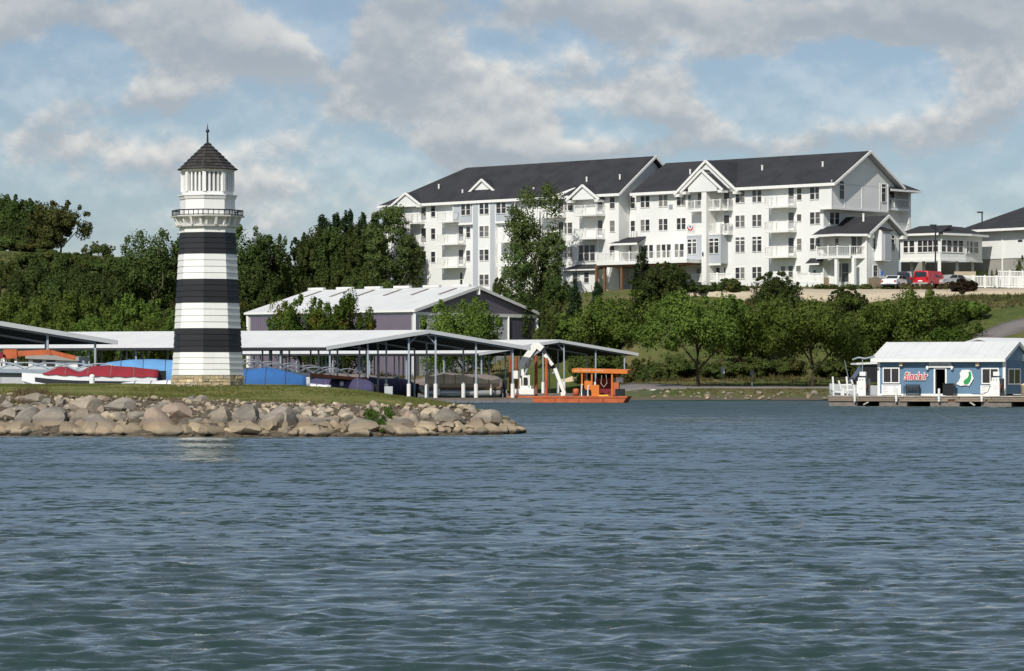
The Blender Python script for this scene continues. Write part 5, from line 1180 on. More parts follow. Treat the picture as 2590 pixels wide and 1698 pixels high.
# ------------------------------------------------------------------ boats
def hull_rings(L, B, H, dr=.25):
    """bow at -x; sections from bow to stern"""
    out = []
    for s in np.linspace(0, 1, 11):
        w = B/2*min(1, (s*1.9+.02)**.55); keel = H*.62*max(0, (1-s*2.6))**1.6; sheer = H*(1 + .16*(1-s)**2); x = -L/2 + L*s
        out.append([Vector((x, -w, sheer)), Vector((x, -w*.93, keel + (sheer-keel)*.35)), Vector((x, 0, keel-.12)), Vector((x, w*.93, keel + (sheer-keel)*.35)), Vector((x, w, sheer))])
    return out
def covered_boat(loc, L, B, H, cover_h, m_cover, label, rz=0.0, m_hull='gelcoat', stripe=None, zbase=.1, ridge=None, drape=.35, group=None, motor=True, c0=.04):
    t = thing('boat', label, 'boat', (loc[0], loc[1], zbase), rz, group)
    hr = hull_rings(L, B, H); MB().loft(hr, cap=True, closed=True).build('hull', MATS[m_hull], t, False)
    if stripe:
        mb = MB()
        for a, b in zip(hr[1:-1], hr[2:]):
            for i in (0, 4):
                s = -1 if i == 0 else 1; j = 1 if i == 0 else 3
                f = lambda r, k: r[i].lerp(r[j], k) + Vector((0, s*.012, 0))
                mb.poly([f(a,.35), f(b,.35), f(b,.75), f(a,.75)])
        mb.build('stripe', MATS[stripe], t)
    # canvas: ridge profile over the sheer line
    prof = ridge or [(0,.05),(.12,.25),(.3,.8),(.42,1.0),(.6,.85),(.8,.9),(.95,.7),(1,.35)]
    rings = []; r = random.Random(int(L*100))
    for s in np.linspace(c0, 1, 26):
        w = B/2*min(1, (s*1.9+.02)**.55)+.03; sheer = H*(1+.16*(1-s)**2); h = np.interp(s, [p[0] for p in prof], [p[1] for p in prof])*cover_h; x = -L/2 + L*s + (.04 if s > .99 else 0); sag = .05*math.sin(s*40)
        rings.append([Vector((x, -w-.02, sheer-drape+.03*math.sin(s*55))), Vector((x, -w-.01, sheer+.03)), Vector((x, -w*.72, sheer + h*.52 + sag)), Vector((x, -w*.36, sheer + h*.85+sag*.6)), Vector((x, 0, sheer + h)), Vector((x, w*.36, sheer + h*.85)), Vector((x, w*.72, sheer + h*.52)), Vector((x, w+.01, sheer+.03)), Vector((x, w+.02, sheer-drape))])
    cv = MB().loft(rings, cap=True, closed=False).build('cover', MATS[m_cover], t, True)
    for k in (5, 10, 15, 20):
        st = MB()
        for a, b in zip(rings[k][:-1], rings[k][1:]): st.bar(a + Vector((0,0,.012)), b + Vector((0,0,.012)), .035)
        st.build('strap', MATS['navy_canvas'] if 'blue' in m_cover else MATS['taupe_canvas'], cv)
    if motor:
        mo = MB(); mo.box(L/2+.02, L/2+.45, -.2, .2, H*.5, H*1.25); mo.box(L/2+.12, L/2+.35, -.09, .09, -.3, H*.5); mo.build('outboard', MATS['black_plastic'], t)
    return t
c = P(228, 960, 178); covered_boat((c.x, c.y), 7.6, 2.5, 1.25, .62, 'red_canvas', 'white runabout under a red cover moored behind the lawn', 0.05, stripe='dark_paint', zbase=.93, drape=.04, c0=.16, ridge=[(0,.02),(.18,.1),(.27,.75),(.33,.7),(.42,.25),(.5,.85),(.62,.95),(.8,.85),(1,.6)])
c = P(395, 960, 172); covered_boat((c.x+.3, c.y), 4.6, 1.9, .9, .3, 'gelcoat', 'low white boat with white deck cover beside the red covered runabout', math.pi, zbase=.75, motor=False)
c = P(385, 940, 198); covered_boat((c.x, c.y), 7.2, 2.6, 1.35, .85, 'blue_canvas', 'boat under a light blue cover with worn lettering, left of the lighthouse', 0.08, zbase=1.0, drape=.75, ridge=[(0,.15),(.1,.6),(.3,.9),(.5,1.0),(.75,.95),(1,.85)])
lt = MB(); 
for i in range(9): x = c.x - 2.35 + i*.13; lt.box(x, x+.085, c.y-1.31-.004*i, c.y-1.30, 2.12 + .02*(i % 3) + .01*i, 2.22 + .04*(i % 2) + .01*i)
o = lt.build('cover_lettering', MATS['corrug_white']); bo = [x for x in bpy.data.objects if x.get('label', '').startswith('boat under a light blue')][0]; o.parent = bo; o.matrix_parent_inverse = (Matrix.Translation(bo.location) @ Matrix.Rotation(bo.rotation_euler.z, 4, 'Z')).inverted()
c = P(655, 955, 205); covered_boat((c.x, c.y), 6.6, 2.5, 1.2, .75, 'blue_canvas_deep', 'boat under a deep blue draped cover, right of the lighthouse', math.pi, zbase=.75, drape=.8)
c = P(765, 972, 232); covered_boat((c.x, c.y), 4.2, 1.8, .8, .2, 'gelcoat', 'small white open boat beside the arched gangway', math.pi-.1, zbase=.6, motor=True)
c = P(840, 975, 247); covered_boat((c.x, c.y), 6.4, 2.4, 1.0, .8, 'navy_canvas', 'boat under a dusky purple cover below the arched gangway', .05, m_hull='maroon', zbase=.3)
c = P(945, 975, 266); covered_boat((c.x, c.y), 6.8, 2.4, 1.0, .8, 'navy_canvas', 'boat under a dark purple cover in the shade behind the utility cabinet', .2, m_hull='dark_paint', zbase=.3)
for px, Y, m_, lb, L in ((860,282,'taupe_canvas','boat under a taupe cover deep inside the long shelter',7.5),(1150,283,'taupe_canvas','large boat under a taupe cover behind the pontoon boat',8.5),(700,270,'navy_canvas','boat under a dark cover behind the arched gangway',7.0),(1490,338,'tan_canvas','maroon hulled boat under a cream cover behind the orange barge',6.5),(1400,350,'taupe_canvas','boat under a grey cover far inside the shelter behind the barge',7.5)):
    c = P(px, 975, Y); covered_boat((c.x, c.y), L, 2.6, 1.2, .9, m_, lb, ra.uniform(-.1,.2), m_hull='maroon' if 'maroon' in lb else 'dark_paint', zbase=.35)
# pontoon boat
c = P(1165, 990, 264); t = thing('pontoon_boat', 'pontoon boat with tan cover and silver pontoons moored in the long shelter', 'boat', (c.x, c.y, .45), .04)
for y in (-.85, .85): MB().tube([(-3.5,y,.75),(-3.1,y,.45),(-2.6,y,.33),(3.2,y,.33),(3.35,y,.4)], [.05,.25,.33,.33,.1], 12).build('pontoon', MATS['silver'], t, True)
MB().box(-3.1, 3.3, -1.2, 1.2, .68, .8).build('deck', MATS['wood_brown'], t); MB().box(-2.9, 3.2, -1.15, 1.15, .8, 1.2).build('side_panel', MATS['brick_tan'], t)
rg = []
for s in np.linspace(0, 1, 21):
    x = -2.95 + 6.2*s; h = .2 + .42*math.sin(math.pi*min(1, s*1.15+.12))**.7 + .05*math.cos(s*25.1); rg.append([Vector((x,-1.26,1.1)), Vector((x,-1.24,1.22+h*.6)), Vector((x,-.6,1.25+h)), Vector((x,.6,1.25+h)), Vector((x,1.24,1.22+h*.6)), Vector((x,1.26,1.1))])
cv = MB().loft(rg, True, False).build('cover', MATS['tan_canvas'], t, True)
for k in (5, 8, 13, 17):
    st = MB(); [st.bar(a + Vector((0,-.02,.012)), b_ + Vector((0,-.02,.012)), .05) for a, b_ in zip(rg[k][:-1], rg[k][1:])]; st.build('strap', MATS['taupe_canvas'], cv)
for px in (1108, 1240): x = PX(px, 262.6) - c.x; MB().lathe([(.02,.0),(.09,.1),(.1,.5),(.03,.62),(.015,1.0)], 8, (x, -1.45, .1)).build('fender', WP, t)

# ------------------------------------------------------------------ gangways with arched rails
def gangway(pa, pb, label, m, m2=None, arch=5, hgt=.95, w=1.3, group=None, over=2):
    pa, pb = Vector(pa), Vector(pb); t = thing('gangway', label, 'gangway', pa); d = pb-pa; L = d.length; un = d.normalized(); s = Vector((-un.y, un.x, 0)).normalized()*w/2; up = Vector((0,0,1))
    MB().bar(-up*.05, d-up*.05, w, .08).build('deck', MATS[m], t)
    for sg in (-1, 1):
        split = .55 if m2 else 1.0
        MB().bar(s*sg, d*split + s*sg, .16, .24).build('chord', MATS[m], t)
        if m2: MB().bar(d*split + s*sg, d + s*sg, .16, .24).build('chord', MATS[m2], t, False)
        n = arch; step = L/(n+over-1)
        for i in range(n):
            a0, a1 = step*i, step*(i+over); pts = [s*sg + un*(a0 + (a1-a0)*k/14) + up*(hgt*math.sin(math.pi*k/14)**.8 + .1) for k in range(15)]
            MB().tube(pts, .045, 6).build('arched_rail', MATS[m], t, True)
    return t
gw1 = gangway(P(560, 931, 226), P(911, 961, 250), 'white gangway with overlapping arched rails, rusty towards the right end', 'corrug_white', 'rust', 6, .62, over=2)
gw2 = gangway(P(-60, 937, 196), P(318, 943, 196), 'grey gangway with arched rails in front of the white cabin', 'steel', None, 5, .42, over=2)
MB().bar(Vector((0,.6,-.05)), P(318,943,196)-P(-60,937,196)+Vector((0,.6,-.05)), .1, .7).build('side_sheet', MATS['fascia_grey'], gw2)
for px, Y, yt, lb in ((715,234,955,'white mooring pile under the rusty arched gangway, by the deep blue cover'),(864,246,965,'white mooring pile under the rusty end of the arched gangway'),(233,176,948,'white mooring pile standing in front of the red covered runabout')):
    c = P(px, yt, Y); t = tag(MB().lathe([(.15,-.5),(.15,c.z-.06),(.10,c.z),(.01,c.z+.02)], 12, (c.x, c.y, 0)).build('mooring_pile', WP), lb, 'pile')
# grey steel float behind the red boat
c = P(110, 972, 200); t = thing('work_float', 'plain grey steel float moored behind the red covered boat', 'float', (c.x, c.y, 0)); MB().box(-5, 5.2, 0, 3, -.2, 2.35).build('float_body', MATS['fascia_grey'], t); 
for i in range(6): MB().box(-4.6+i*1.8, -4.5+i*1.8, -.05, 0, 0, 2.3).build('rib', MATS['fascia_grey'], t)
MB().box(-5.05, 5.25, -.08, 3.05, 2.35, 2.45).build('rub_rail', MATS['float_grey'], t)
# white cabin float with orange boom
c = P(136, 935, 207); t = thing('cabin_barge', 'white cabin with grey flat roof on a barge, port holes facing the lake', 'barge', (c.x, c.y, 0), -.12)
MB().box(-1.7, 1.6, 0, 2.4, 1.9, 3.35).build('cabin_wall', WP, t); MB().box(-2.2, 2.1, -.6, 3, .1, 1.9).build('hull', MATS['fascia_grey'], t)
MB().slab([(-1.85,-.25,3.62),(1.75,-.25,3.45),(1.75,2.6,3.45),(-1.85,2.6,3.62)], .28).build('roof', MATS['block_grey'], t)
for x in (-1.1, -.2): MB().box(x-.3, x+.3, -.03, .02, 2.6, 3.25).build('window', MATS['pane_dark'], t)
for x in (-1.1, -.2): MB().prism([(x-.3,-.04,2.6),(x+.3,-.04,2.6),(x,-.04,2.3)], (0,.05,0)).build('window_tail', MATS['pane_dark'], t)
MB().box(1.5, 2.0, .2, .7, 1.9, 3.2).build('fender_board', MATS['steel'], t)
t = thing('boom_lift', 'orange folded boom resting above the white cabin roof', 'crane', P(20, 940, 204))
pts = [P(x, y, 204) - P(20,940,204) for x, y in ((10,906),(40,895),(128,891),(190,906))]
MB().bar(pts[0]+Vector((0,0,.25)), pts[1]+Vector((.1,0,.0)), .5, .6).build('counterweight', MATS['orange_red'], t); MB().bar(pts[1], pts[2], .3, .34).build('lower_boom', MATS['orange_red'], t); MB().bar(pts[2], pts[3], .24, .28).build('upper_boom', MATS['orange_red'], t)
for p in (pts[0], pts[1]): MB().bar(p, Vector((p.x, p.y, -1.8)), .16).build('stand_leg', WP, t)
t = thing('boat_canopy', 'dark red canvas canopy on white hoops next to the orange boom', 'canopy', P(-25, 940, 201)); rg = []
for s in np.linspace(0, 1, 7): a = 1.5*s; rg.append([Vector((-2+ 2.9*s, y, 1.75 - .95*s**2 + .3*(1-y*y))) for y in (-1,-.5,0,.5,1)])
MB().loft(rg, False, False).build('canvas', MATS['red_canvas'], t, True)
for y in (-1, 1): MB().tube([(.9,y,.8),(.7,y,-.2),(.5,y,-1.8)], .04, 6).build('hoop', WP, t)

# ------------------------------------------------------------------ orange crane barge
bY = 262; c = P(1434, 1018, bY); BR = math.radians(-10)
bar = thing('crane_barge', 'orange work barge with canopy and engine console moored at the shelter', 'barge', (c.x, c.y, 0), BR)
def bl(px, py, y=0.0):     # photo pixel to barge-local coordinates on a plane y behind its centre line
    u = Vector((math.cos(BR), math.sin(BR), 0)); v = Vector((-math.sin(BR), math.cos(BR), 0)); k = Vector(((px-CX)/F, 1, 0)); o = Vector((c.x, c.y, 0)) + v*y
    tt = (o.x*u.y - o.y*u.x)/(k.x*u.y - k.y*u.x); p = k*tt; return Vector(((p-o).dot(u), y, CZ + (HY-py)/F*tt))
x0, x1 = bl(1283,1000,-1.5).x, bl(1586,1000,-1.5).x; zd = .52
h = MB(); h.hexa([(x0+.2,-1.5,-.3),(x1-.5,-1.5,-.3),(x1-.5,1.5,-.3),(x0+.2,1.5,-.3),(x0,-1.5,zd),(x1,-1.5,zd),(x1,1.5,zd),(x0,1.5,zd)]); h.build('hull', MATS['orange_red'], bar)
MB().box(x0-.02, x1+.02, -1.55, -1.5, zd-.13, zd+.02).build('rub_rail', MATS['orange_red'], bar)
for i in range(4): x = x0 + (x1-x0)*(i+1)/5; MB().box(x-.04, x+.04, -1.54, -1.5, -.2, zd-.13).build('hull_rib', MATS['rust'], bar)
ca = bl(1447,938,-1.2); cb = bl(1587,938,-1.2); zc = bl(1500,933,-1.2).z
can = MB().slab([(ca.x,-1.25,zc),(cb.x,-1.25,zc-.12),(cb.x,1.2,zc-.05),(ca.x,1.2,zc+.07)], .3).build('canopy', MATS['orange'], bar)
tx = MB()   # worn lettering on the canopy edge
for i in range(16): 
    if i in (3, 9): continue
    x = ca.x+.25+i*.15; tx.box(x, x+.09, -1.262, -1.252, zc-.22 + .02*(i % 3), zc-.10 + .012*(i % 2))
stuff(tx.build('canopy_lettering', MATS['tan_canvas'], can))
for px, y in ((1472,-1.1),(1497,-1.1),(1548,-1.1),(1480,1.0),(1560,1.0)): p = bl(px, 1000, y); MB().box(p.x-.06, p.x+.06, y-.06, y+.06, zd, zc-.2).build('canopy_post', MATS['orange'], bar)
def bbox(pa, pb, ya, yb, y, dp, name, m, parent=bar):
    A, B = bl(pa, yb, y), bl(pb, ya, y); return MB().box(A.x, B.x, y, y+dp, max(zd, A.z), B.z).build(name, MATS[m], parent)
bbox(1496,1515,974,1003,-1.35,.8,'console','orange'); bbox(1478,1497,964,1000,-1.0,.8,'console_back','orange'); bbox(1466,1493,986,1001,-1.4,.7,'engine_box','black_plastic'); bbox(1507,1548,957,999,.2,.5,'cabin_back','maroon'); bbox(1550,1565,968,1000,-1.1,.6,'tool_locker','orange_red'); bbox(1514,1539,999,1003,-1.4,.5,'yellow_ramp','yellow'); bbox(1558,1574,955,968,-.4,.6,'white_seat','white_paint'); bbox(1556,1578,984,1002,-1.45,.7,'outboard_motor','black_plastic')
p = bl(1457,994,-1.2); MB().lathe([(.01,-.32),(.24,-.28),(.27,0),(.24,.26),(.06,.31),(.01,.31)], 12, (p.x, -1.2, zd+.33)).build('red_drum', MATS['orange_red'], bar, True)
for px, py in ((1471,975),(1487,978)): p = bl(px, py, -1.45); MB().tube([(p.x,-1.45,zd),(p.x,-1.45,p.z),(p.x+.12,-1.45,p.z+.1)], .06, 6).build('lever', WP, bar)
hp = [bl(1522,950,-1.3), bl(1520,970,-1.3), bl(1527,980,-1.3), bl(1535,970,-1.3), bl(1533,948,-1.3)]; MB().tube(hp, .03, 5).build('hose', MATS['tan_canvas'], bar)
for px, yt, m_ in ((1291,899,'rust'),(1306,905,'rust'),(1356,899,'rust'),(1382,906,'orange_red')): 
    y = 1.1 if px != 1382 else -1.2; a = bl(px, 1000, y); b = bl(px, yt, y); MB().tube([(a.x,y,-.8),(b.x,y,b.z)], .13, 10).build('spud_pile', MATS[m_], bar)
# knuckle-boom loader on the barge
kb = thing('loader_crane', 'white folding loader crane standing on the orange barge', 'crane', (c.x, c.y, 0), BR)
CW = MATS['crane_white']
def kbox(pa, pb, ya, yb, y, dp, name, m='crane_white'): A, B = bl(pa, yb, y), bl(pb, ya, y); return MB().box(A.x, B.x, y, y+dp, max(zd+.004, A.z), B.z).build(name, MATS[m], kb)
kbox(1302,1350,984,998,-1.2,1.8,'pedestal'); kbox(1310,1343,976,984,-1.0,1.4,'frame_rail'); kbox(1297,1314,938,958,-.9,.6,'control_box'); kbox(1321,1335,950,985,-.7,.6,'slew_column'); kbox(1312,1318,957,986,-1.0,.2,'stabilizer_leg'); kbox(1336,1340,949,982,-1.0,.15,'ladder_post'); kbox(1324,1332,955,978,-.95,.25,'valve_bank','black_plastic')
def kbar(p, q_, w, name, m='crane_white', y=-.5, h=None): return MB().bar(bl(*p, y), bl(*q_, y), w, h or w).build(name, MATS[m], kb)
kbar((1322,950),(1318,922),.34,'boom_foot'); kbar((1317,925),(1358,870),.52,'main_boom'); kbar((1326,950),(1345,905),.16,'lift_ram','steel'); kbar((1335,908),(1366,887),.16,'knuckle_ram','steel'); kbar((1356,870),(1372,884),.5,'knuckle'); kbar((1372,882),(1402,932),.3,'jib','steel_dark'); kbar((1378,897),(1398,924),.26,'jib_ram','crane_white',-.8); kbar((1404,932),(1428,996),.28,'extension_tube'); kbar((1398,945),(1408,934),.14,'hook_link','steel'); kbar((1419,997),(1430,996),.3,'grapple_foot')
# olive jon boat behind the barge
c2 = P(1612, 1000, 270); t = thing('jon_boat', 'flat olive jon boat with dark outboard drawn up on the shore by the barge', 'boat', (c2.x, c2.y, .35), .12)
MB().loft([[Vector((x,-w,z1)),Vector((x,-w*.8,z0)),Vector((x,w*.8,z0)),Vector((x,w,z1))] for x, w, z0, z1 in ((-1.9,.7,.0,.55),(0,.72,0,.55),(1.2,.65,.1,.6),(1.9,.45,.45,.72))]).build('hull', MATS['olive'], t); MB().box(-2.3,-1.85,-.2,.2,.1,.95).build('outboard', MATS['black_plastic'], t); MB().box(1.2,1.5,-.5,.5,.58,.7).build('bow_seat', WP, t)

# ------------------------------------------------------------------ road signs on the shore
for px, py0, py1, pb, Y, m_, lb in ((1828,929,946,966,306,'corrug_white','white rectangular sign on a post beside the lakeside road'),(1902,935,950,978,304,'block_grey','grey sign seen from behind on a thin post beside the lakeside road')):
    a = P(px, pb, Y); z0, z1 = PZ(py1, Y)-gz(a.x, Y), PZ(py0, Y)-gz(a.x, Y); t = thing('road_sign', lb, 'sign', (a.x, Y, gz(a.x, Y))); MB().box(-.035,.035,-.03,.03,-.3,z1).build('pole', MATS['steel'], t); MB().box(-.19,.19,-.06,-.035,z0,z1).build('sign_plate', MATS[m_], t)
# ------------------------------------------------------------------ floating fuel dock
FA = math.radians(-25); fo = P(2223, 1001, 231.5); ZD = .757
fu = Vector((math.cos(FA), math.sin(FA), 0)); fv = Vector((-math.sin(FA), math.cos(FA), 0))
def dl(px, py, y=0.0):      # photo pixel to fuel-shop coordinates on a plane y behind its front wall
    o = Vector((fo.x, fo.y, 0)) + fv*y; k = Vector(((px-CX)/F, 1, 0)); t = (o.x*fu.y - o.y*fu.x)/(k.x*fu.y - k.y*fu.x); p = k*t
    return Vector(((p-o).dot(fu), y, CZ + (HY-py)/F*t - ZD))
dock = thing('fuel_dock', 'floating timber fuel dock with pale floats carrying the blue shop', 'dock', (fo.x, fo.y, ZD), FA)
yf = -1.75; xa, xb = dl(2095,1002,yf).x, dl(2660,1002,yf).x
n = 30
for i in range(n):           # deck planks run fore and aft
    a0, a1 = xa + (xb-xa)*i/n, xa + (xb-xa)*(i+1)/n - .02; MB().box(a0, a1, yf-.06, 9.0, -.07, .0).build('deck_plank', MATS['wood_pale'], dock)
k = 0; x = xa
while x < xb:                # fascia timbers in two tiers
    L = 2.4 + .9*((k*7) % 3); MB().box(x+.03, min(xb, x+L)-.01, yf, yf+.08, -.245, -.075).build('fascia_timber', MATS['wood'], dock); MB().box(x-.3 if x > xa else xa, min(xb, x+L*.8)-.01, yf+.015, yf+.09, -.40, -.252).build('fascia_timber', MATS['wood'], dock); x += L; k += 1
MB().box(xa+.05, xb, yf+.1, 8.9, -.4, -.08).build('joists', MATS['wood_brown'], dock)
for pa, pb in ((2097,2168),(2224,2294),(2353,2427),(2482,2558),(2600,2660)): MB().box(dl(pa,1020,yf+.12).x, dl(pb,1020,yf+.12).x, yf+.12, 8.5, -1.1, -.405).build('float', MATS['float_grey'], dock)
for pa, ya_, pb, yb_ in ((2184,1024,2197,1017),(2453,1017,2466,1026)): MB().bar(dl(pa,ya_,yf+.1), dl(pb,yb_,yf+.1), .1).build('brace', MATS['wood_pale'], dock)
for px, yt, lb in ((2162,982,'beside the pump with the hose reel'),(2267,984,'by the dark bench'),(2375,984,'in front of the open shop door'),(2483,1002,'in front of the second pump')):
    p = dl(px, yt, yf-.12); b = dl(px, 1016, yf-.12); t = thing('dock_pile', f'white dock pile on the fuel dock edge {lb}', 'pile', Vector((fo.x, fo.y, ZD)) + fu*p.x + fv*p.y); MB().lathe([(.085,b.z),(.085,p.z),(.02,p.z+.03)], 10).build('pile_sleeve', WP, t); MB().box(-.13,.13,0,.12,-.2,-.1).build('pile_bracket', MATS['steel'], t)
p = dl(2133,982,.2); t = thing('dock_pile', 'white dock pile on the fuel dock next to the boat lift frame', 'pile', Vector((fo.x, fo.y, ZD)) + fu*p.x + fv*p.y); MB().lathe([(.085,-.2),(.085,p.z),(.02,p.z+.03)], 10).build('pile_sleeve', WP, t)

shop = thing('fuel_shop', 'blue clapboard marina fuel shop with white metal roof and white trim', 'building', (fo.x, fo.y, ZD), FA)
xw1 = dl(2540,1000,0).x; hw = dl(2380,911,0).z; Dp = 6.6
x0d, x1d = dl(2366,1000,0).x, dl(2391,1000,0).x; hd = dl(2380,934,0).z
BS = MATS['blue_siding']
for (a, b, z0, z1) in ((0,x0d,0,hw),(x1d,xw1,0,hw),(x0d,x1d,hd,hw)): MB().box(a, b, 0, .12, z0+.12*(z0 == 0), z1).build('front_wall', BS, shop)
MB().box(xw1-.12, xw1, .12, Dp, .12, hw).build('end_wall', BS, shop); MB().box(0, .12, .12, Dp, .12, hw).build('end_wall', BS, shop); MB().box(0, xw1, Dp, Dp+.1, .1, hw).build('back_wall', BS, shop)
rz_ = hw + 1.25
for xx in (xw1-.12, 0): MB().prism([(xx,0,hw),(xx,Dp,hw),(xx,Dp/2,rz_-.08)], (.12,0,0)).build('gable_wall', BS, shop)
MB().box(.12, xw1-.12, .12, Dp-.02, .0, .04).build('floor', MATS['wood_brown'], shop); MB().box(.12, xw1-.12, 2.6, 2.7, .04, hw).build('partition', MATS['dark_room'], shop)  # near-black partition: the shop's indoor darkness put into its colour
rb = MB()                    # vertical ribs of the siding on the end wall
for i in range(22): rb.box(xw1, xw1+.018, .2+i*.29, .26+i*.29, .12, hw)
rb.build('siding_rib', BS, shop)
rb = MB(); i = 0; x = .12
while x < xw1-.1:
    if not (x0d-.15 < x < x1d+.15): rb.box(x, x+.03, -.012, .0, .13, hw-.05)
    x += .3
rb.build('siding_rib', BS, shop)
MB().box(-.05, xw1+.05, -.03, -.0, .0, .14).build('skirt_board', WP, shop)
for xx in (0, xw1): MB().box(xx-.10, xx+.10, -.04, .14, .0, hw+.05).build('corner_board', WP, shop)
e1, e2 = .45, .42; nS = 12
for i in range(nS):
    a0, a1 = -e1 + (xw1+e1+.15)*i/nS, -e1 + (xw1+e1+.15)*(i+1)/nS - .008
    MB().slab([(a0,-e2,hw+.08),(a1,-e2,hw+.08),(a1,Dp/2,rz_+.1),(a0,Dp/2,rz_+.1)], .06).build('roof_sheet', MATS['roof_white'], shop)
MB().slab([(-e1,Dp/2,rz_+.1),(xw1+.15,Dp/2,rz_+.1),(xw1+.15,Dp+e2,hw+.08),(-e1,Dp+e2,hw+.08)], .06).build('roof_sheet', MATS['roof_white'], shop)
MB().box(-e1-.03, xw1+.2, -e2-.08, -e2, hw-.14, hw+.07).build('eave_fascia', WP, shop); MB().box(-e1, xw1+.15, -e2, 0, hw-.06, hw-.02).build('soffit', WP, shop)
for xx in (-e1, xw1+.18):
    for a, b in (((-e2-.05,hw-.02),(Dp/2,rz_)),((Dp/2,rz_),(Dp+e2,hw-.02))): MB().bar((xx,a[0],a[1]), (xx,b[0],b[1]), .07, .24).build('bargeboard', WP, shop)
def swin(pa, pb, ya, yb, y=0.0, n=2):
    A, B = dl(pa, yb, y), dl(pb, ya, y); f = MB(); w = .085
    f.box(A.x, A.x+w, y-.07, y+.02, A.z, B.z); f.box(B.x-w, B.x, y-.07, y+.02, A.z, B.z); f.box(A.x+w, B.x-w, y-.07, y+.02, B.z-w, B.z); f.box(A.x+w, B.x-w, y-.08, y+.02, A.z, A.z+w)
    m_ = (A.x+B.x)/2; f.box(m_-.035, m_+.035, y-.06, y+.02, A.z+w, B.z-w); o = f.build('window', WP, shop)
    for a, b in ((A.x+w, m_-.035), (m_+.035, B.x-w)): MB().box(a, b, y-.03, y+.01, A.z+w, B.z-w).build('pane', MATS['pane_dark'], o)
swin(2233,2276,930,970); swin(2483,2527,931,972)
# end-wall window, cut boards
def de(px, py): 
    o = Vector((fo.x, fo.y, 0)) + fu*xw1; k_ = Vector(((px-CX)/F, 1, 0)); t = (o.x*fv.y - o.y*fv.x)/(k_.x*fv.y - k_.y*fv.x); p_ = k_*t; return (p_-o).dot(fv), CZ + (HY-py)/F*t - ZD
(a, z1), (b, z0) = de(2549, 932), de(2580, 973); f = MB(); w = .09; X = xw1
f.box(X-.02,X+.06,a,a+w*1.6,z0,z1); f.box(X-.02,X+.06,b-w*1.6,b,z0,z1); f.box(X-.02,X+.06,a+w*1.6,b-w*1.6,z1-w,z1); f.box(X-.02,X+.06,a+w*1.6,b-w*1.6,z0,z0+w); f.box(X-.02,X+.05,(a+b)/2-.06,(a+b)/2+.06,z0+w,z1-w); o = f.build('window', WP, shop); MB().box(X-.01,X+.025,a+w,b-w,z0+w,z1-w).build('pane', MATS['pane_dark'], o)
a, z = de(2585, 905); MB().box(X, X+.5, a, a+.7, z-.25, z+.25).build('wall_unit', WP, shop)
f = MB(); f.box(x0d-.12, x0d, -.05, .13, 0, hd+.12); f.box(x1d, x1d+.12, -.05, .13, 0, hd+.12); f.box(x0d, x1d, -.05, .13, hd, hd+.12); f.build('door_frame', WP, shop)
A, B = dl(2378,985,-.35), dl(2391,948,-.35)
dr = MB(); dr.box(x1d-.03, x1d+.03, -.85, -.05, .03, hd-.02); 
A, B = dl(2350,925,-.08), dl(2406,917,-.08); sb = MB().box(A.x, B.x, -.14, -.02, A.z-.06, B.z+.02).build('name_board', MATS['silver'], shop); MB().box(A.x, B.x, -.16, -.02, A.z-.15, A.z-.065).build('name_board_rail', WP, sb)
tx = MB()
for i in range(17): 
    if i in (5, 11): continue
    xx = A.x+.12+i*.082; tx.box(xx, xx+.05, -.146, -.138, A.z+.02, A.z+.13)
tx.build('name_board_lettering', MATS['print_grey'], sb)
for px in (2346, 2408): 
    p = dl(px, 930, -.1); l = MB(); l.lathe([(.02,.12),(.1,.06),(.13,-.02),(.13,-.04)], 10, (p.x,-.15,p.z)); o = l.build('wall_lamp', WP, shop); MB().lathe([(.10,-.05),(.09,-.14),(.03,-.2)], 10, (p.x,-.15,p.z)).build('lamp_globe', MATS['gelcoat'], o, True)
for px in (2280, 2473): p = dl(px, 921, -.1); MB().box(p.x-.12, p.x+.12, -.26, -.01, p.z-.16, p.z+.14).build('floodlight', MATS['tan_canvas'], shop)
# open doorway: half-open door leaf and dark bin
p = dl(2400,1001,-.7); t = thing('dark_bin', 'black storage box standing outside the open shop door', 'box', Vector((fo.x, fo.y, ZD+.002)) + fu*p.x + fv*p.y, FA); MB().box(-.37,.42,-.3,.3,.03,.84).build('bin_body', MATS['black_plastic'], t); MB().box(-.4,.45,-.33,.33,.84,.9).build('bin_lid', MATS['black_plastic'], t)
MB().box(x0d-.0, x0d+.05, .14, .95, .05, hd-.03).build('door', MATS['pane_dark'], shop)

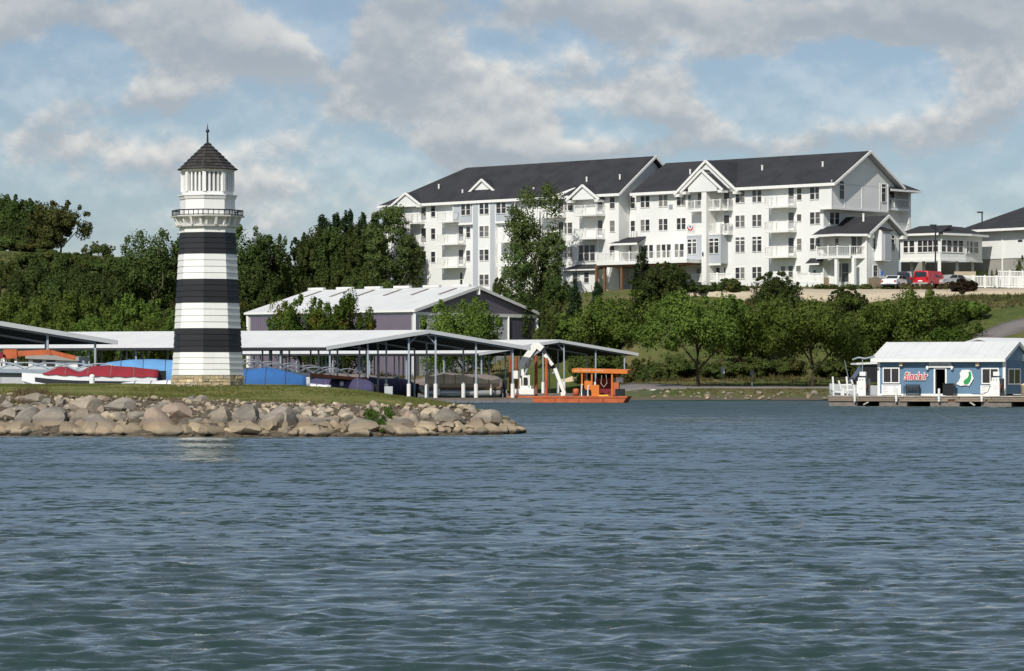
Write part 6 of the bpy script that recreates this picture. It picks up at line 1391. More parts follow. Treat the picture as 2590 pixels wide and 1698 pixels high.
# shop signs -------------------------------------------------------
def text_mesh(body, size, extrude, shear=0.0, bold=0.0):
    cu = bpy.data.curves.new('lettering', 'FONT'); cu.body = body; cu.size = size; cu.extrude = extrude; cu.shear = shear; cu.offset = bold; cu.space_character = 1.10; cu.align_x = 'CENTER'; cu.align_y = 'CENTER'; cu.resolution_u = 3
    o = bpy.data.objects.new('lettering', cu); COL.objects.link(o); dg = bpy.context.evaluated_depsgraph_get(); me = bpy.data.meshes.new_from_object(o.evaluated_get(dg)); bpy.data.objects.remove(o); return me
p = dl(2315.5,952.5,-.06); W_ = Vector((fo.x, fo.y, ZD)) + fu*p.x + fv*-.05 + Vector((0,0,p.z))
sg = thing('letter_sign', 'red slanted brand lettering outlined in white on the blue shop wall', 'sign', W_, FA)
for nm, bold, ex, y, m_ in (('letter_backing',.045,.03,-.02,'white_paint'),('letters',.004,.02,-.07,'sign_red')):
    me = text_mesh('Sinclair', .62, ex, .28, bold); xs_ = [v.co.x for v in me.vertices]; k_ = (1.74 if nm == 'letters' else 1.86)/(max(xs_)-min(xs_))
    me.transform(Matrix.Translation((0, y, 0)) @ Matrix.Rotation(math.radians(90), 4, 'X') @ Matrix.Diagonal((k_, k_*1.42, 1, 1))); me.materials.clear(); me.materials.append(MATS[m_]); link(nm, me, sg)
# cut-out sign: plain white board with a plain green patch
p = dl(2440,957,-.06); cs = thing('cutout_sign', 'white irregular cut-out board with a plain green patch on the blue shop wall', 'sign', Vector((fo.x, fo.y, ZD)) + fu*p.x + fv*-.05 + Vector((0,0,p.z)), FA)
pts = [(-.62,-.42),(-.3,-.56),(.1,-.5),(.34,-.56),(.52,-.3),(.68,-.02),(.6,.2),(.5,.52),(.3,.62),(-.2,.6),(-.36,.36),(-.3,.06),(-.42,-.18)]
MB().prism([(x, -.06, z) for x, z in pts], (0,.05,0)).build('sign_board', WP, cs)
gp = [(x, -.075, z) for x, z in ((-.02,-.44),(.22,-.46),(.40,-.28),(.50,-.02),(.52,.26),(.44,.50),(.30,.46),(.32,.22),(.22,.02),(.04,-.10),(-.08,-.24))]; MB().prism(gp, (0,.02,0)).build('green_patch', MATS['sign_green'], cs)
# price boards
for pa, pb, ya, yb, lb in ((2230,2279,973,999,'white price board under the window nearer the lettered sign'),(2480,2522,975,1002,'white price board under the window behind the second pump')):
    A, B = dl(pa, yb, -.1), dl(pb, ya, -.1); t = thing('price_board', lb, 'sign', (fo.x, fo.y, ZD), FA); MB().box(A.x, B.x, -.11, -.05, max(.0, A.z), B.z).build('board', WP, t); ln = MB(); H_ = B.z - max(0, A.z); rr_ = random.Random(int(pa))
    ln.box(A.x+.12, B.x-.12, -.114, -.11, B.z-.085, B.z-.05)
    for j in range(5):
        z = B.z - .17 - j*.115
        if z < A.z+.05: break
        ln.box(A.x+.1, A.x+.1+rr_.uniform(.25,.4), -.114, -.11, z, z+.028); ln.box(A.x+.85, A.x+.85+rr_.uniform(.2,.35), -.114, -.11, z, z+.028)
    ln.build('print', MATS['print_grey'], t)
# bench
A, B = dl(2288,1001,-.5), dl(2325,977,-.5); cxm = (A.x+B.x)/2; t = thing('bench', 'dark grey slatted bench against the blue shop wall', 'bench', Vector((fo.x, fo.y, ZD+.002)) + fu*cxm + fv*-.5, FA); w = (B.x-A.x)/2
for i in range(4): MB().box(-w, w, .18, .22, .45+i*.095, .53+i*.095).build('back_slat', MATS['dark_paint'], t)
for i in range(4): MB().box(-w, w, -.3+i*.12, -.2+i*.12, .40, .44).build('seat_slat', MATS['dark_paint'], t)
for s in (-1, 1): 
    for y in (-.26, .2): MB().box(s*w*.92-.03, s*w*.92+.03, y-.03, y+.03, 0, .62 if y < 0 else .8).build('leg', MATS['dark_paint'], t)
    MB().box(s*w*.92-.035, s*w*.92+.035, -.3, .22, .62, .66).build('armrest', MATS['dark_paint'], t)
# fuel pumps
def pump(px, lb, reel):
    p = dl(px, 1002, -1.1); t = thing('fuel_pump', lb, 'fuel pump', Vector((fo.x, fo.y, ZD+.002)) + fu*p.x + fv*-1.1, FA)
    MB().box(-.34,.34,-.24,.24,0,1.06).build('cabinet', WP, t); MB().box(-.26,.3,-.2,.2,1.06,1.32).build('meter_head', WP, t); MB().box(-.2,.32,-.22,.2,1.36,1.44).build('shelf', MATS['dark_paint'], t); MB().box(-.16,.3,-.16,.12,1.44,1.74).build('display_head', WP, t)
    MB().box(-.12,.08,-.255,-.24,.5,.72).build('sticker', MATS['print_grey'], t); MB().box(-.115,.075,-.262,-.254,.515,.705).build('sticker_face', WP, t)
    for x in (-.12,.1): MB().lathe([(.055,-.01),(.055,.01)], 10, (x,-.22,1.17)).build('dial', MATS['dark_paint'], t)
    MB().box(.342,.55,-.22,.22,.0,1.25).build('side_panel', MATS['dark_paint'], t); MB().tube([(.45,-.24,1.1),(.5,-.32,.8),(.47,-.3,.35),(.52,-.28,.2),(.55,-.26,.9)], .035, 6).build('hose', MATS['black_plastic'], t); MB().tube([(.44,-.27,.55),(.44,-.27,.85)], .05, 8).build('nozzle', MATS['rust'], t)
    if reel: MB().tube([(0,0,1.72),(.02,0,2.65)], .035, 6).build('pole', MATS['steel'], t); MB().tube([(-.75,0,2.62),(-.3,0,2.78),(.2,0,2.7),(.95,0,2.85)], .07, 6).build('hose_arm', MATS['steel'], t)
    else: MB().tube([(-.34,-.3,.75),(-.5,-.3,.3),(-.9,-.3,.12),(-1.7,-.3,.14)], .025, 5).build('loose_hose', MATS['black_plastic'], t)
pump(2181, 'white fuel pump with an overhead hose arm left of the blue shop', True); pump(2519, 'white fuel pump in front of the price board by the shop corner', False)
# planter / trash bin on the right
p = dl(2589,1001,1.0); t = thing('trash_bin', 'tan round trash bin beside the end wall of the shop', 'bin', Vector((fo.x, fo.y, ZD+.002)) + fu*(p.x+.1) + fv*1.0, FA); MB().lathe([(.26,0),(.3,.75),(.32,.76),(.32,.82),(.1,.9)], 14).build('bin_body', MATS['tan_canvas'], t, True)
# white boat-lift frame left of the shop
t = thing('boat_lift_frame', 'white pipe boat lift frame standing in the water by the fuel dock', 'boat lift', P(2140, 1000, 236))
def lf(px, py, Y=236): return P(px, py, Y) - P(2140, 1000, 236)
for a, b, Y in (((2106,953),(2108,991),236),((2141,953),(2144,995),236),((2108,991),(2143,993),236),((2121,963),(2128,987),239),((2153,961),(2160,982),239),((2126,974),(2157,973),239),((2128,987),(2160,986),239)): MB().bar(lf(*a,Y), lf(*b,Y), .12).build('pipe', WP, t)
for a, Y in (((2108,991),236),((2143,993),236),((2128,987),239),((2160,986),239)): p = lf(*a,Y); MB().bar(p, Vector((p.x,p.y,-1.6)), .1).build('leg', WP, t)
# cruiser behind the shop's left end
c = P(2210, 990, 246); t = thing('cabin_boat', 'boat with white hardtop and dark windscreen moored behind the blue shop', 'boat', (c.x, c.y, .1), .1)
MB().loft(hull_rings(7.0, 2.5, 1.3)).build('hull', MATS['fascia_grey'], t); MB().slab([(-1.6,-1.1,3.1),(2.6,-1.2,3.25),(2.6,1.2,3.25),(-1.6,1.1,3.1)], .14).build('hardtop', WP, t); MB().loft([[Vector((-1.9,-.9,1.6)),Vector((2.2,-1.1,1.6)),Vector((2.2,1.1,1.6)),Vector((-1.9,.9,1.6))],[Vector((-.9,-.9,2.95)),Vector((2.2,-1.0,3.05)),Vector((2.2,1.0,3.05)),Vector((-.9,.9,2.95))]]).build('cabin', MATS['pane_dark'], t)
MB().tube([(-3.4,0,1.75),(-2.4,.0,1.95),(-1.2,-.2,1.9),(-.4,-.3,2.15)], .05, 6).build('bow_pole', MATS['black_plastic'], t); MB().tube([(-2.0,0,1.9),(-2.3,0,3.3)], .025, 5).build('rod', MATS['steel'], t)
# far white roof beyond the shop
t = thing('floating_shed', 'white metal roofed floating shed showing above the blue shop roof', 'building', (0,0,0)); Yq = 262
A, B, C_, D_ = P(2385,872,Yq), P(2476,854,Yq+4), P(2700,857,Yq+2), P(2690,884,Yq-3)
MB().slab([A + Vector((0,0,-.3)), D_, C_, B], .12).build('roof_sheet', MATS['roof_white'], t); MB().slab([A + Vector((0,0,-.3)), B, P(2470,868,Yq+9)], .12).build('roof_sheet', MATS['roof_white'], t)
MB().prism([P(2455,863.5,Yq-1.2), P(2494,863.5,Yq-1.2), P(2475,859.5,Yq-1.2)], (0,.6,0)).build('gable_vent', MATS['taupe_canvas'], t)
MB().box(A.x+.6, D_.x, Yq, Yq+6, .2, A.z-.5).build('wall', MATS['corrug_white'], t)

# ------------------------------------------------------------------ cars
def car(name, label, px, pbase, Y, L, Wd, H, kind, m_, rz):
    x = PX(px, Y); g = gz(x, Y) + .1; t = thing(name, label, 'car' if kind != 'van' else 'van', (x, Y, g), rz); h = Wd/2
    if kind == 'sedan': body = [(-.5,.32),(-.5,.62),(-.44,.72),(-.30,.76),(-.18,1.0),(.14,1.0),(.28,.72),(.46,.62),(.5,.45),(.5,.3)]; gl = [(-.285,.77),(-.175,.97),(.13,.97),(.255,.75)]
    elif kind == 'suv': body = [(-.5,.3),(-.5,.62),(-.47,.98),(-.40,1.0),(.10,1.0),(.22,.72),(.44,.66),(.5,.55),(.5,.3)]; gl = [(-.455,.66),(-.43,.95),(.09,.95),(.2,.70)]
    else: body = [(-.5,.25),(-.5,.6),(-.46,.97),(-.42,1.0),(.22,1.0),(.36,.64),(.48,.56),(.5,.45),(.5,.25)]; gl = [(-.44,.60),(-.42,.92),(.21,.93),(.33,.64)]
    n_ = 5; rings = []
    for i in range(n_):
        y = -h + Wd*i/(n_-1); k_ = 1 - .035*(abs(y)/h)**4
        rings.append([Vector((a*L*k_, y*(1 if b < .66 else .86), b*H*(1 if abs(y) < h*.9 else .985))) for a, b in body])
    MB().loft(rings).build('body', MATS[m_], t)
    for s in (-1, 1): 
        yy = s*(h*.86+.012); q = [(a*L, b*H) for a, b in gl]; mid = (q[1][0]+q[2][0])/2
        for seg in ((q[0], q[1], (mid-.06, q[1][1]), (mid-.06, q[0][1])), ((mid+.06, q[3][1]*.5+q[0][1]*.5), (mid+.06, q[2][1]), q[2], q[3])): MB().prism([(a, yy + (h*.10*s if b < H*.70 else 0), b) for a, b in seg], (0,-.02*s,0)).build('side_window', MATS['auto_glass'], t)
    re = body[2:4] if kind != 'sedan' else body[3:5]
    a0, a1 = (gl[0], gl[1]); dx = -.5*L if kind != 'sedan' else a0[0]*L
    if kind == 'sedan': MB().poly([(a0[0]*L-.14,-h*.74,a0[1]*H+.005),(a0[0]*L-.14,h*.74,a0[1]*H+.005),(a1[0]*L-.10,h*.66,a1[1]*H+.01),(a1[0]*L-.10,-h*.66,a1[1]*H+.01)]).build('rear_window', MATS['auto_glass'], t)
    else: MB().poly([(-.502*L,-h*.78,.63*H),(-.502*L,h*.78,.63*H),(-.482*L,h*.7,.92*H),(-.482*L,-h*.7,.92*H)]).build('rear_window', MATS['auto_glass'], t)
    for s in (-1, 1): MB().box(-.505*L, -.47*L, s*h*.84-.1, s*h*.84+.1, .47*H, .60*H if kind == 'sedan' else .64*H).build('tail_light', MATS['lamp_red'], t); MB().box(.47*L, .503*L, s*h*.78-.14, s*h*.78+.14, .42*H, .5*H).build('headlight', MATS['gelcoat'], t)
    MB().box(-.508*L, -.495*L, -.26, .26, .36*H, .44*H).build('number_plate', WP, t); MB().box(-.515*L, -.48*L, -h*.95, h*.95, .22*H, .31*H).build('bumper', MATS['dark_paint'] if kind != 'van' else MATS['silver'], t)
    R = .33 if kind == 'sedan' else .37
    for a in (-.31, .31):
        for s in (-1, 1):
            w = MB(); w.tube([(a*L, s*h-.11*s, R), (a*L, s*h+.02*s, R)], R, 16); wo = w.build('wheel', MATS['rubber'], t); MB().tube([(a*L, s*h-.02*s, R), (a*L, s*h+.03*s, R)], R*.6, 12).build('rim', MATS['silver'], wo)
    return t
car('parked_car', 'white sedan parked at the end of the row beside the parking sign', 2266, 726, 347.6, 4.5, 1.8, 1.42, 'sedan', 'gelcoat', math.radians(62))
car('parked_car', 'dark grey sport utility car parked between the white sedan and the red van', 2303, 726, 350.5, 4.6, 1.85, 1.75, 'suv', 'dark_paint', math.radians(64))
car('parked_van', 'red van parked in front of the bridge corridor', 2352, 730, 348.2, 4.7, 1.9, 1.9, 'van', 'red_paint', math.radians(56))
car('parked_car', 'silver beige sedan parked nose towards the lake behind the dark bush', 2408, 730, 349.5, 4.6, 1.8, 1.45, 'sedan', 'silver', math.radians(215))
# ------------------------------------------------------------------ trees and shrubs
def leaves_mesh(name, pts, nrm, size, mat_, seed, aspect=.6):
    """one small folded leaf spray per point, as two triangles"""
    r = np.random.RandomState(seed); n = len(pts); soft = nrm.copy(); ctr = pts - pts.mean(0); ctr /= np.linalg.norm(ctr, axis=1, keepdims=True) + 1e-9; soft = soft + .55*ctr + np.array([0, 0, .25])
    nrm = nrm + r.normal(0, .55, (n, 3)); nrm /= np.linalg.norm(nrm, axis=1, keepdims=True) + 1e-9
    t = np.cross(nrm, r.normal(0, 1, (n, 3))); t /= np.linalg.norm(t, axis=1, keepdims=True) + 1e-9; b = np.cross(nrm, t)
    s = (size*r.uniform(.6, 1.35, n))[:, None]
    V = np.stack([pts - t*s*.5, pts - b*s*aspect*.5 + nrm*s*.08, pts + t*s*.5, pts + b*s*aspect*.5 + nrm*s*.08], 1).reshape(-1, 3)
    me = bpy.data.meshes.new(name); me.vertices.add(4*n); me.vertices.foreach_set('co', V.ravel().astype(np.float32))
    me.loops.add(4*n); me.loops.foreach_set('vertex_index', np.arange(4*n, dtype=np.int32)); me.polygons.add(n)
    me.polygons.foreach_set('loop_start', np.arange(0, 4*n, 4, dtype=np.int32)); me.polygons.foreach_set('loop_total', np.full(n, 4, dtype=np.int32))
    me.update(calc_edges=True); me.materials.append(mat_)
    me.polygons.foreach_set('use_smooth', [True]*n)
    sn = soft + r.normal(0, .30, (n, 3)); sn /= np.linalg.norm(sn, axis=1, keepdims=True) + 1e-9      # foliage shades as a soft mass, not as separate cards
    me.normals_split_custom_set_from_vertices(np.repeat(sn, 4, 0).tolist())
    return me
def crown_points(kind, seed, n):
    """points in a crown of unit height (z 0..1) and unit half width, with the direction each leaf faces"""
    r = np.random.RandomState(seed); P_, N_ = [], []
    def clump(c, rad, k, up=.35):
        d = r.normal(0, 1, (k, 3)); d /= np.linalg.norm(d, axis=1, keepdims=True); rr = rad*(r.uniform(0, 1, k)**.42)[:, None]
        P_.append(np.array(c) + d*rr*np.array([1, 1, .8])); N_.append(d + np.array([0, 0, up]))
    def clump2(c, rad, k, up):      # narrow crowns: the vertical unit is several times the horizontal one
        d = r.normal(0, 1, (k, 3)); d /= np.linalg.norm(d, axis=1, keepdims=True); rr = rad*(r.uniform(0, 1, k)**.42)[:, None]
        P_.append(np.array(c) + d*rr*np.array([1, 1, .24])); N_.append(d + np.array([0, 0, up]))
    if kind in ('round', 'sparse'):
        K = 46 if kind == 'round' else 30
        for i in range(K):
            u = r.uniform(-.75, 1); ph = r.uniform(0, 6.283); s = math.sqrt(max(0, 1-u*u)); rad = r.uniform(.55, .92) if i > 8 else r.uniform(.1, .5)
            lob = 1 + .16*math.sin(3*ph + seed) + .10*math.sin(5*ph + 2*seed); c = (s*math.cos(ph)*rad*.95*lob, s*math.sin(ph)*rad*.95*lob, .5 + u*rad*.46 + r.uniform(-.03,.03)); clump(c, r.uniform(.14, .30), int(n/K*r.uniform(.6, 1.4)))
        for i in range(26):      # shoots that break the outline
            u = r.uniform(-.2, 1); ph = r.uniform(0, 6.283); s = math.sqrt(max(0, 1-u*u)); clump((s*math.cos(ph)*.98, s*math.sin(ph)*.98, .5 + u*.5), .075, int(n/160))
    elif kind == 'poplar':
        K = 85
        for i in range(K):
            z = r.uniform(.02, 1); w = (.80 + .20*math.sin(z*7 + seed))*(1 - .30*max(0, z-.8)/.2) * (.6 + .4*min(1, z*3)); ph = r.uniform(0, 6.283); q = r.uniform(.1, 1)**.6*w
            clump2((math.cos(ph)*q, math.sin(ph)*q, z), r.uniform(.20, .42), int(n/K*r.uniform(.6, 1.4)), .5)
    elif kind == 'pine':
        K = 15
        for i in range(K):
            z = .06 + .92*i/(K-1); w = (1-z)**.55*.95 + .12
            m = 7 if z < .8 else 4
            for j in range(m): 
                ph = r.uniform(0, 6.283); q = w*r.uniform(.45, 1.0); 
                for f in (.45, .8, 1.0): clump((math.cos(ph)*q*f, math.sin(ph)*q*f, z - .05*f + r.uniform(-.015,.015)), .09 + .11*(1-z)*(1.2-f), int(n/(K*20)), .6)
    else:   # shrub: wide, low, feathery
        K = 26
        for i in range(K):
            ph = r.uniform(0, 6.283); q = r.uniform(0, 1)**.6*.85; z = r.uniform(.1, .85)*(1 - .5*q*q); clump((math.cos(ph)*q, math.sin(ph)*q, z), r.uniform(.18, .32), int(n/K*r.uniform(.6, 1.4)), .6)
        for i in range(18): ph = r.uniform(0, 6.283); q = r.uniform(.2, .9); clump((math.cos(ph)*q, math.sin(ph)*q, 1.0 - .45*q*q), .08, int(n/120), .8)
    p = np.concatenate(P_); nn = np.concatenate(N_); nn /= np.linalg.norm(nn, axis=1, keepdims=True) + 1e-9
    return p, nn
def trunk_mesh(name, seed, h0, H, hw, r0, mat_, limbs=7, top=.8):
    """tapered trunk with forking limbs; h0 height of the first limb, H full height, hw crown half width"""
    r = random.Random(seed); mb = MB(); pts = []; x = y = 0.0
    for i in range(7):
        t = i/6; pts.append(Vector((x, y, -.5 + (H*top+.5)*t))); x += r.uniform(-.03,.03)*H; y += r.uniform(-.03,.03)*H
    mb.tube(pts, [r0*(1.35 if i == 0 else 1)*(1-.82*i/6) for i in range(7)], 9)
    for k in range(limbs):
        t = .0 + k/limbs; z = h0 + (H*top-h0)*t*.8; f = (z+.5)/(H*top+.5); i = min(5, int(f*6)); b = pts[i].lerp(pts[i+1], f*6-i); a = k*2.4 + r.uniform(-.4,.4); L = hw*r.uniform(.55,.9)*(1-.45*t)
        p1 = b + Vector((math.cos(a)*L*.4, math.sin(a)*L*.4, L*.42)); p2 = b + Vector((math.cos(a+.2)*L*.75, math.sin(a+.2)*L*.75, L*.75)); p3 = b + Vector((math.cos(a+.1)*L, math.sin(a+.1)*L, L*1.15)); rr = r0*(1-.8*f)*.55+.02
        mb.tube([b, p1, p2, p3], [rr, rr*.75, rr*.45, rr*.15], 6)
        q = p1 + Vector((math.cos(a-.9)*L*.45, math.sin(a-.9)*L*.45, L*.35)); mb.tube([p1, q], [rr*.5, rr*.12], 5)
    return mb.mesh(name, mat_, True)
TREE_CACHE = {}
def tree(name, label, px, ytop, hw_px, Y, kind, leaf, seed, clear=.18, n=9000, leafsize=.34, bark='bark', cat='tree', group=None, base=None, asp=1.0, zb=None):
    """a tree standing on the ground at column px and distance Y, its top at row ytop, its crown hw_px pixels wide to each side"""
    x = PX(px, Y); g = gz(x, Y) if zb is None else zb; H = PZ(ytop, Y) - g; hw = hw_px*Y/F
    t = thing(name, label, cat, (x, Y, g), 0, group); r = random.Random(seed*31 + int(px))
    n = int(n*1.18); leafsize *= .80
    key = (kind, seed, leaf, n, int(math.log(leafsize/hw)/math.log(1.8) + 40), int(math.log(max(.1, H*(1-clear)/hw))/math.log(1.65) + 40)); c0 = H*clear; ch = H - c0
    if key not in TREE_CACHE:
        p, nn = crown_points(kind, seed, n); q = p*np.array([hw, hw, ch]); TREE_CACHE[key] = (leaves_mesh('crown', q, nn, leafsize, MATS[leaf], seed), hw, ch)
    me, hw0, ch0 = TREE_CACHE[key]
    cr = link('crown' if cat == 'tree' else 'foliage', me, t); cr.location = (0, 0, c0); cr.scale = (hw/hw0, hw/hw0*asp, ch/ch0); cr.rotation_euler = (0, 0, r.uniform(0, 6.28))
    if cat == 'tree': tr = link('trunk', trunk_mesh('trunk', seed + int(px), max(c0*.8, H*.08), H, hw, max(.09, H*.021), MATS[bark], 7 if kind != 'pine' else 3, .82 if kind != 'pine' else .97), t)
    else: tr = link('stem', trunk_mesh('stem', seed + int(px), .1, H*.8, hw, max(.03, H*.02), MATS[bark], 5), t)
    return t
# shore trees on the right
G1 = 'green maples along the lakeside road'
tree('maple_tree', 'round green maple with a clear trunk beside the white road sign', 1770, 740, 150, 299, 'round', 'leaf_maple', 1, .22, 17000)
tree('maple_tree', 'broad green maple on the grass shore between the road signs and the fuel dock', 2050, 740, 185, 300, 'round', 'leaf_maple', 2, .20, 20000)
tree('maple_tree', 'green maple directly behind the orange barge and the end of the shelter', 1590, 742, 145, 337, 'round', 'leaf_maple', 3, .10, 12000)
tree('maple_tree', 'green maple behind the blue fuel shop roof', 2330, 738, 150, 313, 'round', 'leaf_maple', 4, .10, 13000)
tree('maple_tree', 'green maple standing between the two trees with clear trunks', 1905, 795, 85, 322, 'round', 'leaf_maple', 2, .04, 12000)
tree('maple_tree', 'green maple left of the fuel shop, behind the boat lift frame', 2200, 785, 100, 320, 'round', 'leaf_maple', 1, .04, 13000)
tree('maple_tree', 'green maple beside the dark shrub at the grassy hill road', 2428, 762, 75, 324, 'round', 'leaf_maple', 3, .08, 12000)
tree('maple_tree', 'bushy green maple rising over the roof of the shelter behind the barge', 1455, 795, 95, 346, 'round', 'leaf_maple', 4, .05, 13000)
tree('maple_tree', 'low green maple with yellowing leaves under the hill, behind the fuel shop', 2400, 828, 62, 308, 'round', 'leaf_autumn', 5, .05, 9000, zb=2.5)
# hillside below the apartments
tree('spruce_tree', 'tall narrow dark spruce in front of the timber deck', 1624, 628, 42, 343, 'pine', 'leaf_pine', 11, .03, 7000, .3)
tree('juniper_tree', 'broad dark evergreen in front of the deck posts and bay windows', 1672, 668, 82, 340, 'round', 'leaf_dark', 6, .03, 12000)
tree('spruce_tree', 'young bluish spruce right of the storage building, lower on the bank', 1452, 716, 38, 345, 'pine', 'leaf_pine', 12, .02, 6000, .3)
tree('spruce_tree', 'small spruce below the shed roof and brown deck posts', 1512, 716, 34, 346, 'pine', 'leaf_pine', 11, .02, 7000, .3)
tree('spruce_tree', 'dark spruce at the foot of the tall poplar', 1408, 705, 40, 366, 'round', 'leaf_dark', 6, .02, 7000, .32)
tree('poplar_tree', 'tall loose poplar reaching the eaves in front of the apartments', 1350, 478, 72, 376, 'poplar', 'leaf_poplar', 14, .05, 15000, .36, 'bark_pale')
tree('poplar_tree', 'leaning lower stem of poplar beside the tall one', 1302, 620, 40, 374, 'poplar', 'leaf_poplar', 15, .1, 4200, .34, 'bark_pale')
tree('poplar_tree', 'poplar shoots on the right of the tall poplar', 1398, 590, 34, 374, 'poplar', 'leaf_poplar', 15, .25, 4200, .34, 'bark_pale')
tree('poplar_tree', 'poplar covering the left corner of the apartments', 990, 532, 72, 399, 'poplar', 'leaf_poplar', 16, .05, 15000, .38, 'bark_pale')
tree('poplar_tree', 'thin poplar with open twigs before the left balconies', 1052, 620, 28, 399, 'poplar', 'leaf_poplar', 15, .2, 2600, .34, 'bark_pale')
for i, (px, yt, hw, Y, lf_, lb) in enumerate(((1962,690,66,338,'leaf_dark','large rounded dark bush before the ground floor windows'),(1845,706,48,341,'leaf_shrub','olive bush beside the concrete drive, under the entrance tower'),(1770,722,50,341,'leaf_dark','dark spreading bush between the evergreen and the olive bush'),(2142,728,52,336,'leaf_dark','dark bush below the brick plinth of the low wing'),(2440,706,42,341,'leaf_red','dark reddish bush in front of the silver car'),(2216,778,60,330,'leaf_dark','dusky bush on the bank under the drive'),(1560,760,60,341,'leaf_shrub','scrubby bush on the bank below the deck'),(1330,740,60,370,'leaf_dark','dense dark bush at the poplar foot'),(1990,745,50,334,'leaf_shrub','scrub willow beneath the rounded dark bush'),(1870,775,60,331,'leaf_shrub','straggling bush on the open bank between maples'))):
    tree('bush', lb, px, yt, hw, Y, 'shrub', lf_, 20 + i % 3, .0, 6500, .30, cat='bush')
# trees behind the long shelter
tree('maple_tree', 'green tree with a yellowing patch in front of the long side of the storage building', 765, 752, 95, 344, 'round', 'leaf_autumn', 7, .03, 14000)
tree('maple_tree', 'fuller half of the yellowing tree before the storage building', 870, 752, 88, 343, 'round', 'leaf_autumn', 8, .03, 14000)
tree('maple_tree', 'round green tree before the gable end of the storage building', 1170, 755, 122, 343, 'round', 'leaf_maple', 9, .03, 18000)
# left woods, near row
near = [(20,742,70,362),(105,728,75,364),(185,738,70,360),(262,752,65,362),(330,745,62,364),(405,760,62,360),(60,790,60,352),(150,795,62,353),(230,800,60,352),(310,800,58,353),(375,805,55,352),(452,790,50,358),(-50,750,70,362),(585,790,40,356)]
for i, (px, yt, hw, Y) in enumerate(near): tree('maple_tree', 'bright green tree in the thicket behind the left end of the long shelter', px, yt, hw, Y, 'round', 'leaf_maple', (1,3)[i % 2], .03, 9000, group='green trees of the thicket behind the shelter')
mid = [(85,665,58,415),(150,648,56,425),(205,672,56,415),(40,695,55,398),(270,690,55,405),(325,680,55,400),(140,700,60,395),(235,700,50,392)]
for i, (px, yt, hw, Y) in enumerate(mid): tree('oak_tree', 'dull dark green tree half way up the left hillside', px, yt, hw, Y, 'round', 'leaf_dark', (6,17,18)[i % 3], .04, 10000, .42, group='dark trees half way up the left hillside')
tree('elm_tree', 'large dark elm with pale bare stems left of the lighthouse', 385, 585, 115, 402, 'round', 'leaf_dark', 17, .10, 11000, .42, 'bark_pale')
tree('elm_tree', 'tall dark elm showing on the left of the lighthouse shaft', 462, 592, 70, 404, 'round', 'leaf_dark', 18, .08, 10000, .42, 'bark_pale')
tree('elm_tree', 'tall dark elm showing on the right of the lighthouse shaft', 622, 577, 96, 400, 'round', 'leaf_dark', 6, .06, 12000, .42)
tree('elm_tree', 'dark elm behind the left corner of the storage building roof', 695, 600, 72, 404, 'round', 'leaf_dark', 17, .06, 11000, .42)
tree('elm_tree', 'lower dark tree beneath the elm right of the lighthouse', 650, 680, 72, 392, 'round', 'leaf_dark', 18, .04, 10000, .42)
for i, (px, yt, hw, Y) in enumerate(((-40,500,75,500),(25,498,70,496),(85,508,62,500),(55,560,60,490),(115,560,52,492))): tree('oak_tree', 'dense dark tree of the wood on the crest of the hill', px, yt, hw, Y, 'round', 'leaf_dark', (6,17,18)[i % 3], .03, 10000, .5, group='dense dark trees on the hill crest')
tree('cottonwood_tree', 'open yellowish cottonwood with sky showing through on the hill crest', 152, 512, 82, 486, 'sparse', 'leaf_yellow', 19, .14, 6000, .5)
tree('dead_tree', 'thin greyish half bare tree between the cottonwood and the elm', 250, 612, 44, 470, 'sparse', 'leaf_shrub', 20, .1, 2200, .36, 'bark_pale')
# pines on the ridge left of the apartments
for i, (px, yt, hw, Y) in enumerate(((818,546,50,446),(850,541,44,452),(880,536,48,448),(915,541,48,450),(948,548,46,446),(948,560,46,446))): tree('pine_tree', 'dark pine in the clump on the ridge beside the apartments', px, yt, hw, Y, 'pine', 'leaf_pine', (11,12,13)[i % 3], .08, 7000, .42, group='pines on the ridge')
for i, (px, yt, hw, Y) in enumerate(((800,575,48,440),(850,580,56,438),(905,575,58,436),(950,580,50,436))): tree('oak_tree', 'dark bushy tree filling the foot of the ridge pines', px, yt, hw, Y, 'round', 'leaf_dark', (6,17,18)[i % 3], .02, 10000, .42, group='bushy trees under the ridge pines')
for i, (px, yt, hw, Y) in enumerate(((70,640,50,455),(120,632,55,462),(180,640,50,458),(228,650,45,455),(285,645,50,450),(30,598,62,484),(95,606,58,482),(-30,610,60,484),(-10,660,55,445),(20,672,50,440))): tree('bush', 'olive bush on the grass just below the crest wood', px, yt, hw, Y, 'shrub', 'leaf_shrub', 20 + i % 3, .0, 6500, .34, cat='bush', group='bushes below the crest wood')
tree('gnarled_pine', 'flat topped gnarled pine standing clear at the edge of the ridge clump', 768, 594, 34, 452, 'sparse', 'leaf_pine', 21, .35, 2600, .42)
sl = [(720,690,45,430),(770,700,40,425),(830,650,40,424),(868,668,44,420),(925,660,48,415),(980,690,40,412),(1040,668,42,405),(740,735,40,405),(900,700,40,412),(1085,690,36,402),(575,700,50,385),(690,760,40,398),(470,720,45,385),(1262,705,30,384),(1400,760,40,352),(1385,800,45,344),(1480,800,45,336)]
for i, (px, yt, hw, Y) in enumerate(sl): tree('bush', 'straggly olive bush on the rough slope above the storage building' if px < 1200 else 'straggly olive bush on the bank right of the storage building', px, yt, hw, Y, 'shrub', 'leaf_shrub', 20 + i % 3, .0, 6500, .32, cat='bush', group='olive bushes on the rough slope' if px < 1200 else 'olive bushes on the bank by the storage building')
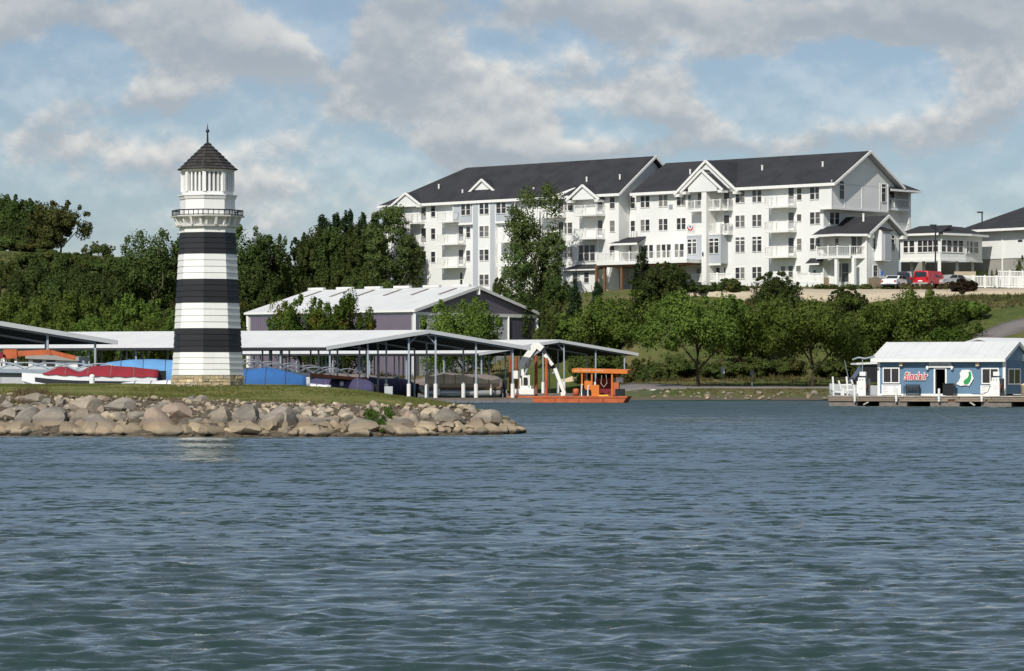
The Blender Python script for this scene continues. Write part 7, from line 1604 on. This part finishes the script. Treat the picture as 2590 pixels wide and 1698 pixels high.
for i, (px, yt, hw, Y) in enumerate(((2260,880,70,312),(1480,880,60,335),(1540,890,50,332),(1700,905,60,317),(1650,925,40,315),(1820,920,60,316),(1900,905,70,317),(1980,905,60,318),(2110,910,70,317),(2180,915,60,316),(1620,910,50,319),(1750,910,55,318))): tree('bush', 'leafy undergrowth bush on the far side of the lakeside road', px, yt, hw, Y, 'shrub', 'leaf_shrub', 20 + i % 3, .0, 6500, .28, cat='bush', group='undergrowth along the lakeside road')
# planted shrubs by the drive, arborvitae by the hall, tufts
for i in range(5):
    px = 2471 + i*12.6; tree('arborvitae', 'small pointed arborvitae in the row behind the picket fence', px, 680 + (i*5) % 4, 6.5, 355, 'pine', 'leaf_maple', 22, .0, 900, .16, cat='bush', group='arborvitae row')
for i, (px, w) in enumerate(((2075,26),(2105,22),(2150,30),(2190,26),(2245,26),(2280,20))): tree('drive_shrub', 'low clipped shrub in the bed between the brick plinth and the drive', px, 719, w*.75, 346.5, 'shrub', 'leaf_shrub', 23, .0, 1300, .2, cat='bush', group='clipped shrubs along the drive')
for i, px in enumerate((2285,2303,2320,2338,2352,2378,2393)): tree('ornamental_grass', 'tan plume of ornamental grass in front of the parked cars', px, 716 + (i*7) % 6, 9, 345.5, 'shrub', 'leaf_straw', 24, .0, 500, .22, cat='grass', group='tan ornamental grasses by the cars')
tree('young_tree', 'thin young tree against the grey block wall of the hall', 2578, 655, 16, 360, 'sparse', 'leaf_shrub', 25, .3, 500, .2)
# green weeds growing between the boulders
r5 = random.Random(77); sp = []
for (cx_, cy_, w, h_) in ((945,1062,14,22),(965,1080,18,14),(985,1050,10,14),(930,1050,8,12)):
    for _ in range(26): x, y, z = slope_hit(cx_ + r5.gauss(0, w*.5), cy_ + r5.gauss(0, h_*.5)); sp.append((x, y-.25, z+.05, r5.uniform(.8, 2.2)))
tufts('weeds', sp, MATS['leaf_weed'], 6, .09, .1, .03, 'green weeds growing between the riprap boulders', 'weeds')
# rough grass on the slopes
r6 = random.Random(78); sp = []
while len(sp) < 16000:
    px = r6.uniform(-60, 2650); Y = r6.uniform(288, 352) if px > 1500 else r6.uniform(352, 470); x = PX(px, Y); sp.append((x, Y))
gzz = ground(np.array([s[0] for s in sp]), np.array([s[1] for s in sp])); sp = [(x, y, z, r6.uniform(2.5, 7.0)*(.35 if (y < 312 and z < 2.2) else 1)) for (x, y), z in zip(sp, gzz) if z > .5 and not (295.5 < y < 306 and z < 1.6) and not (339 < y < 350 and x > 16) and not (309 < y < 328 and x > 40)]
leaf_mat('rough_grass', (0.070,0.085,0.025), (0.150,0.125,0.055), 0.5)
tufts('rough_grass', sp, MATS['rough_grass'], 5, .085, .35, .03, 'rough grass and weeds covering the hillside', 'grass')
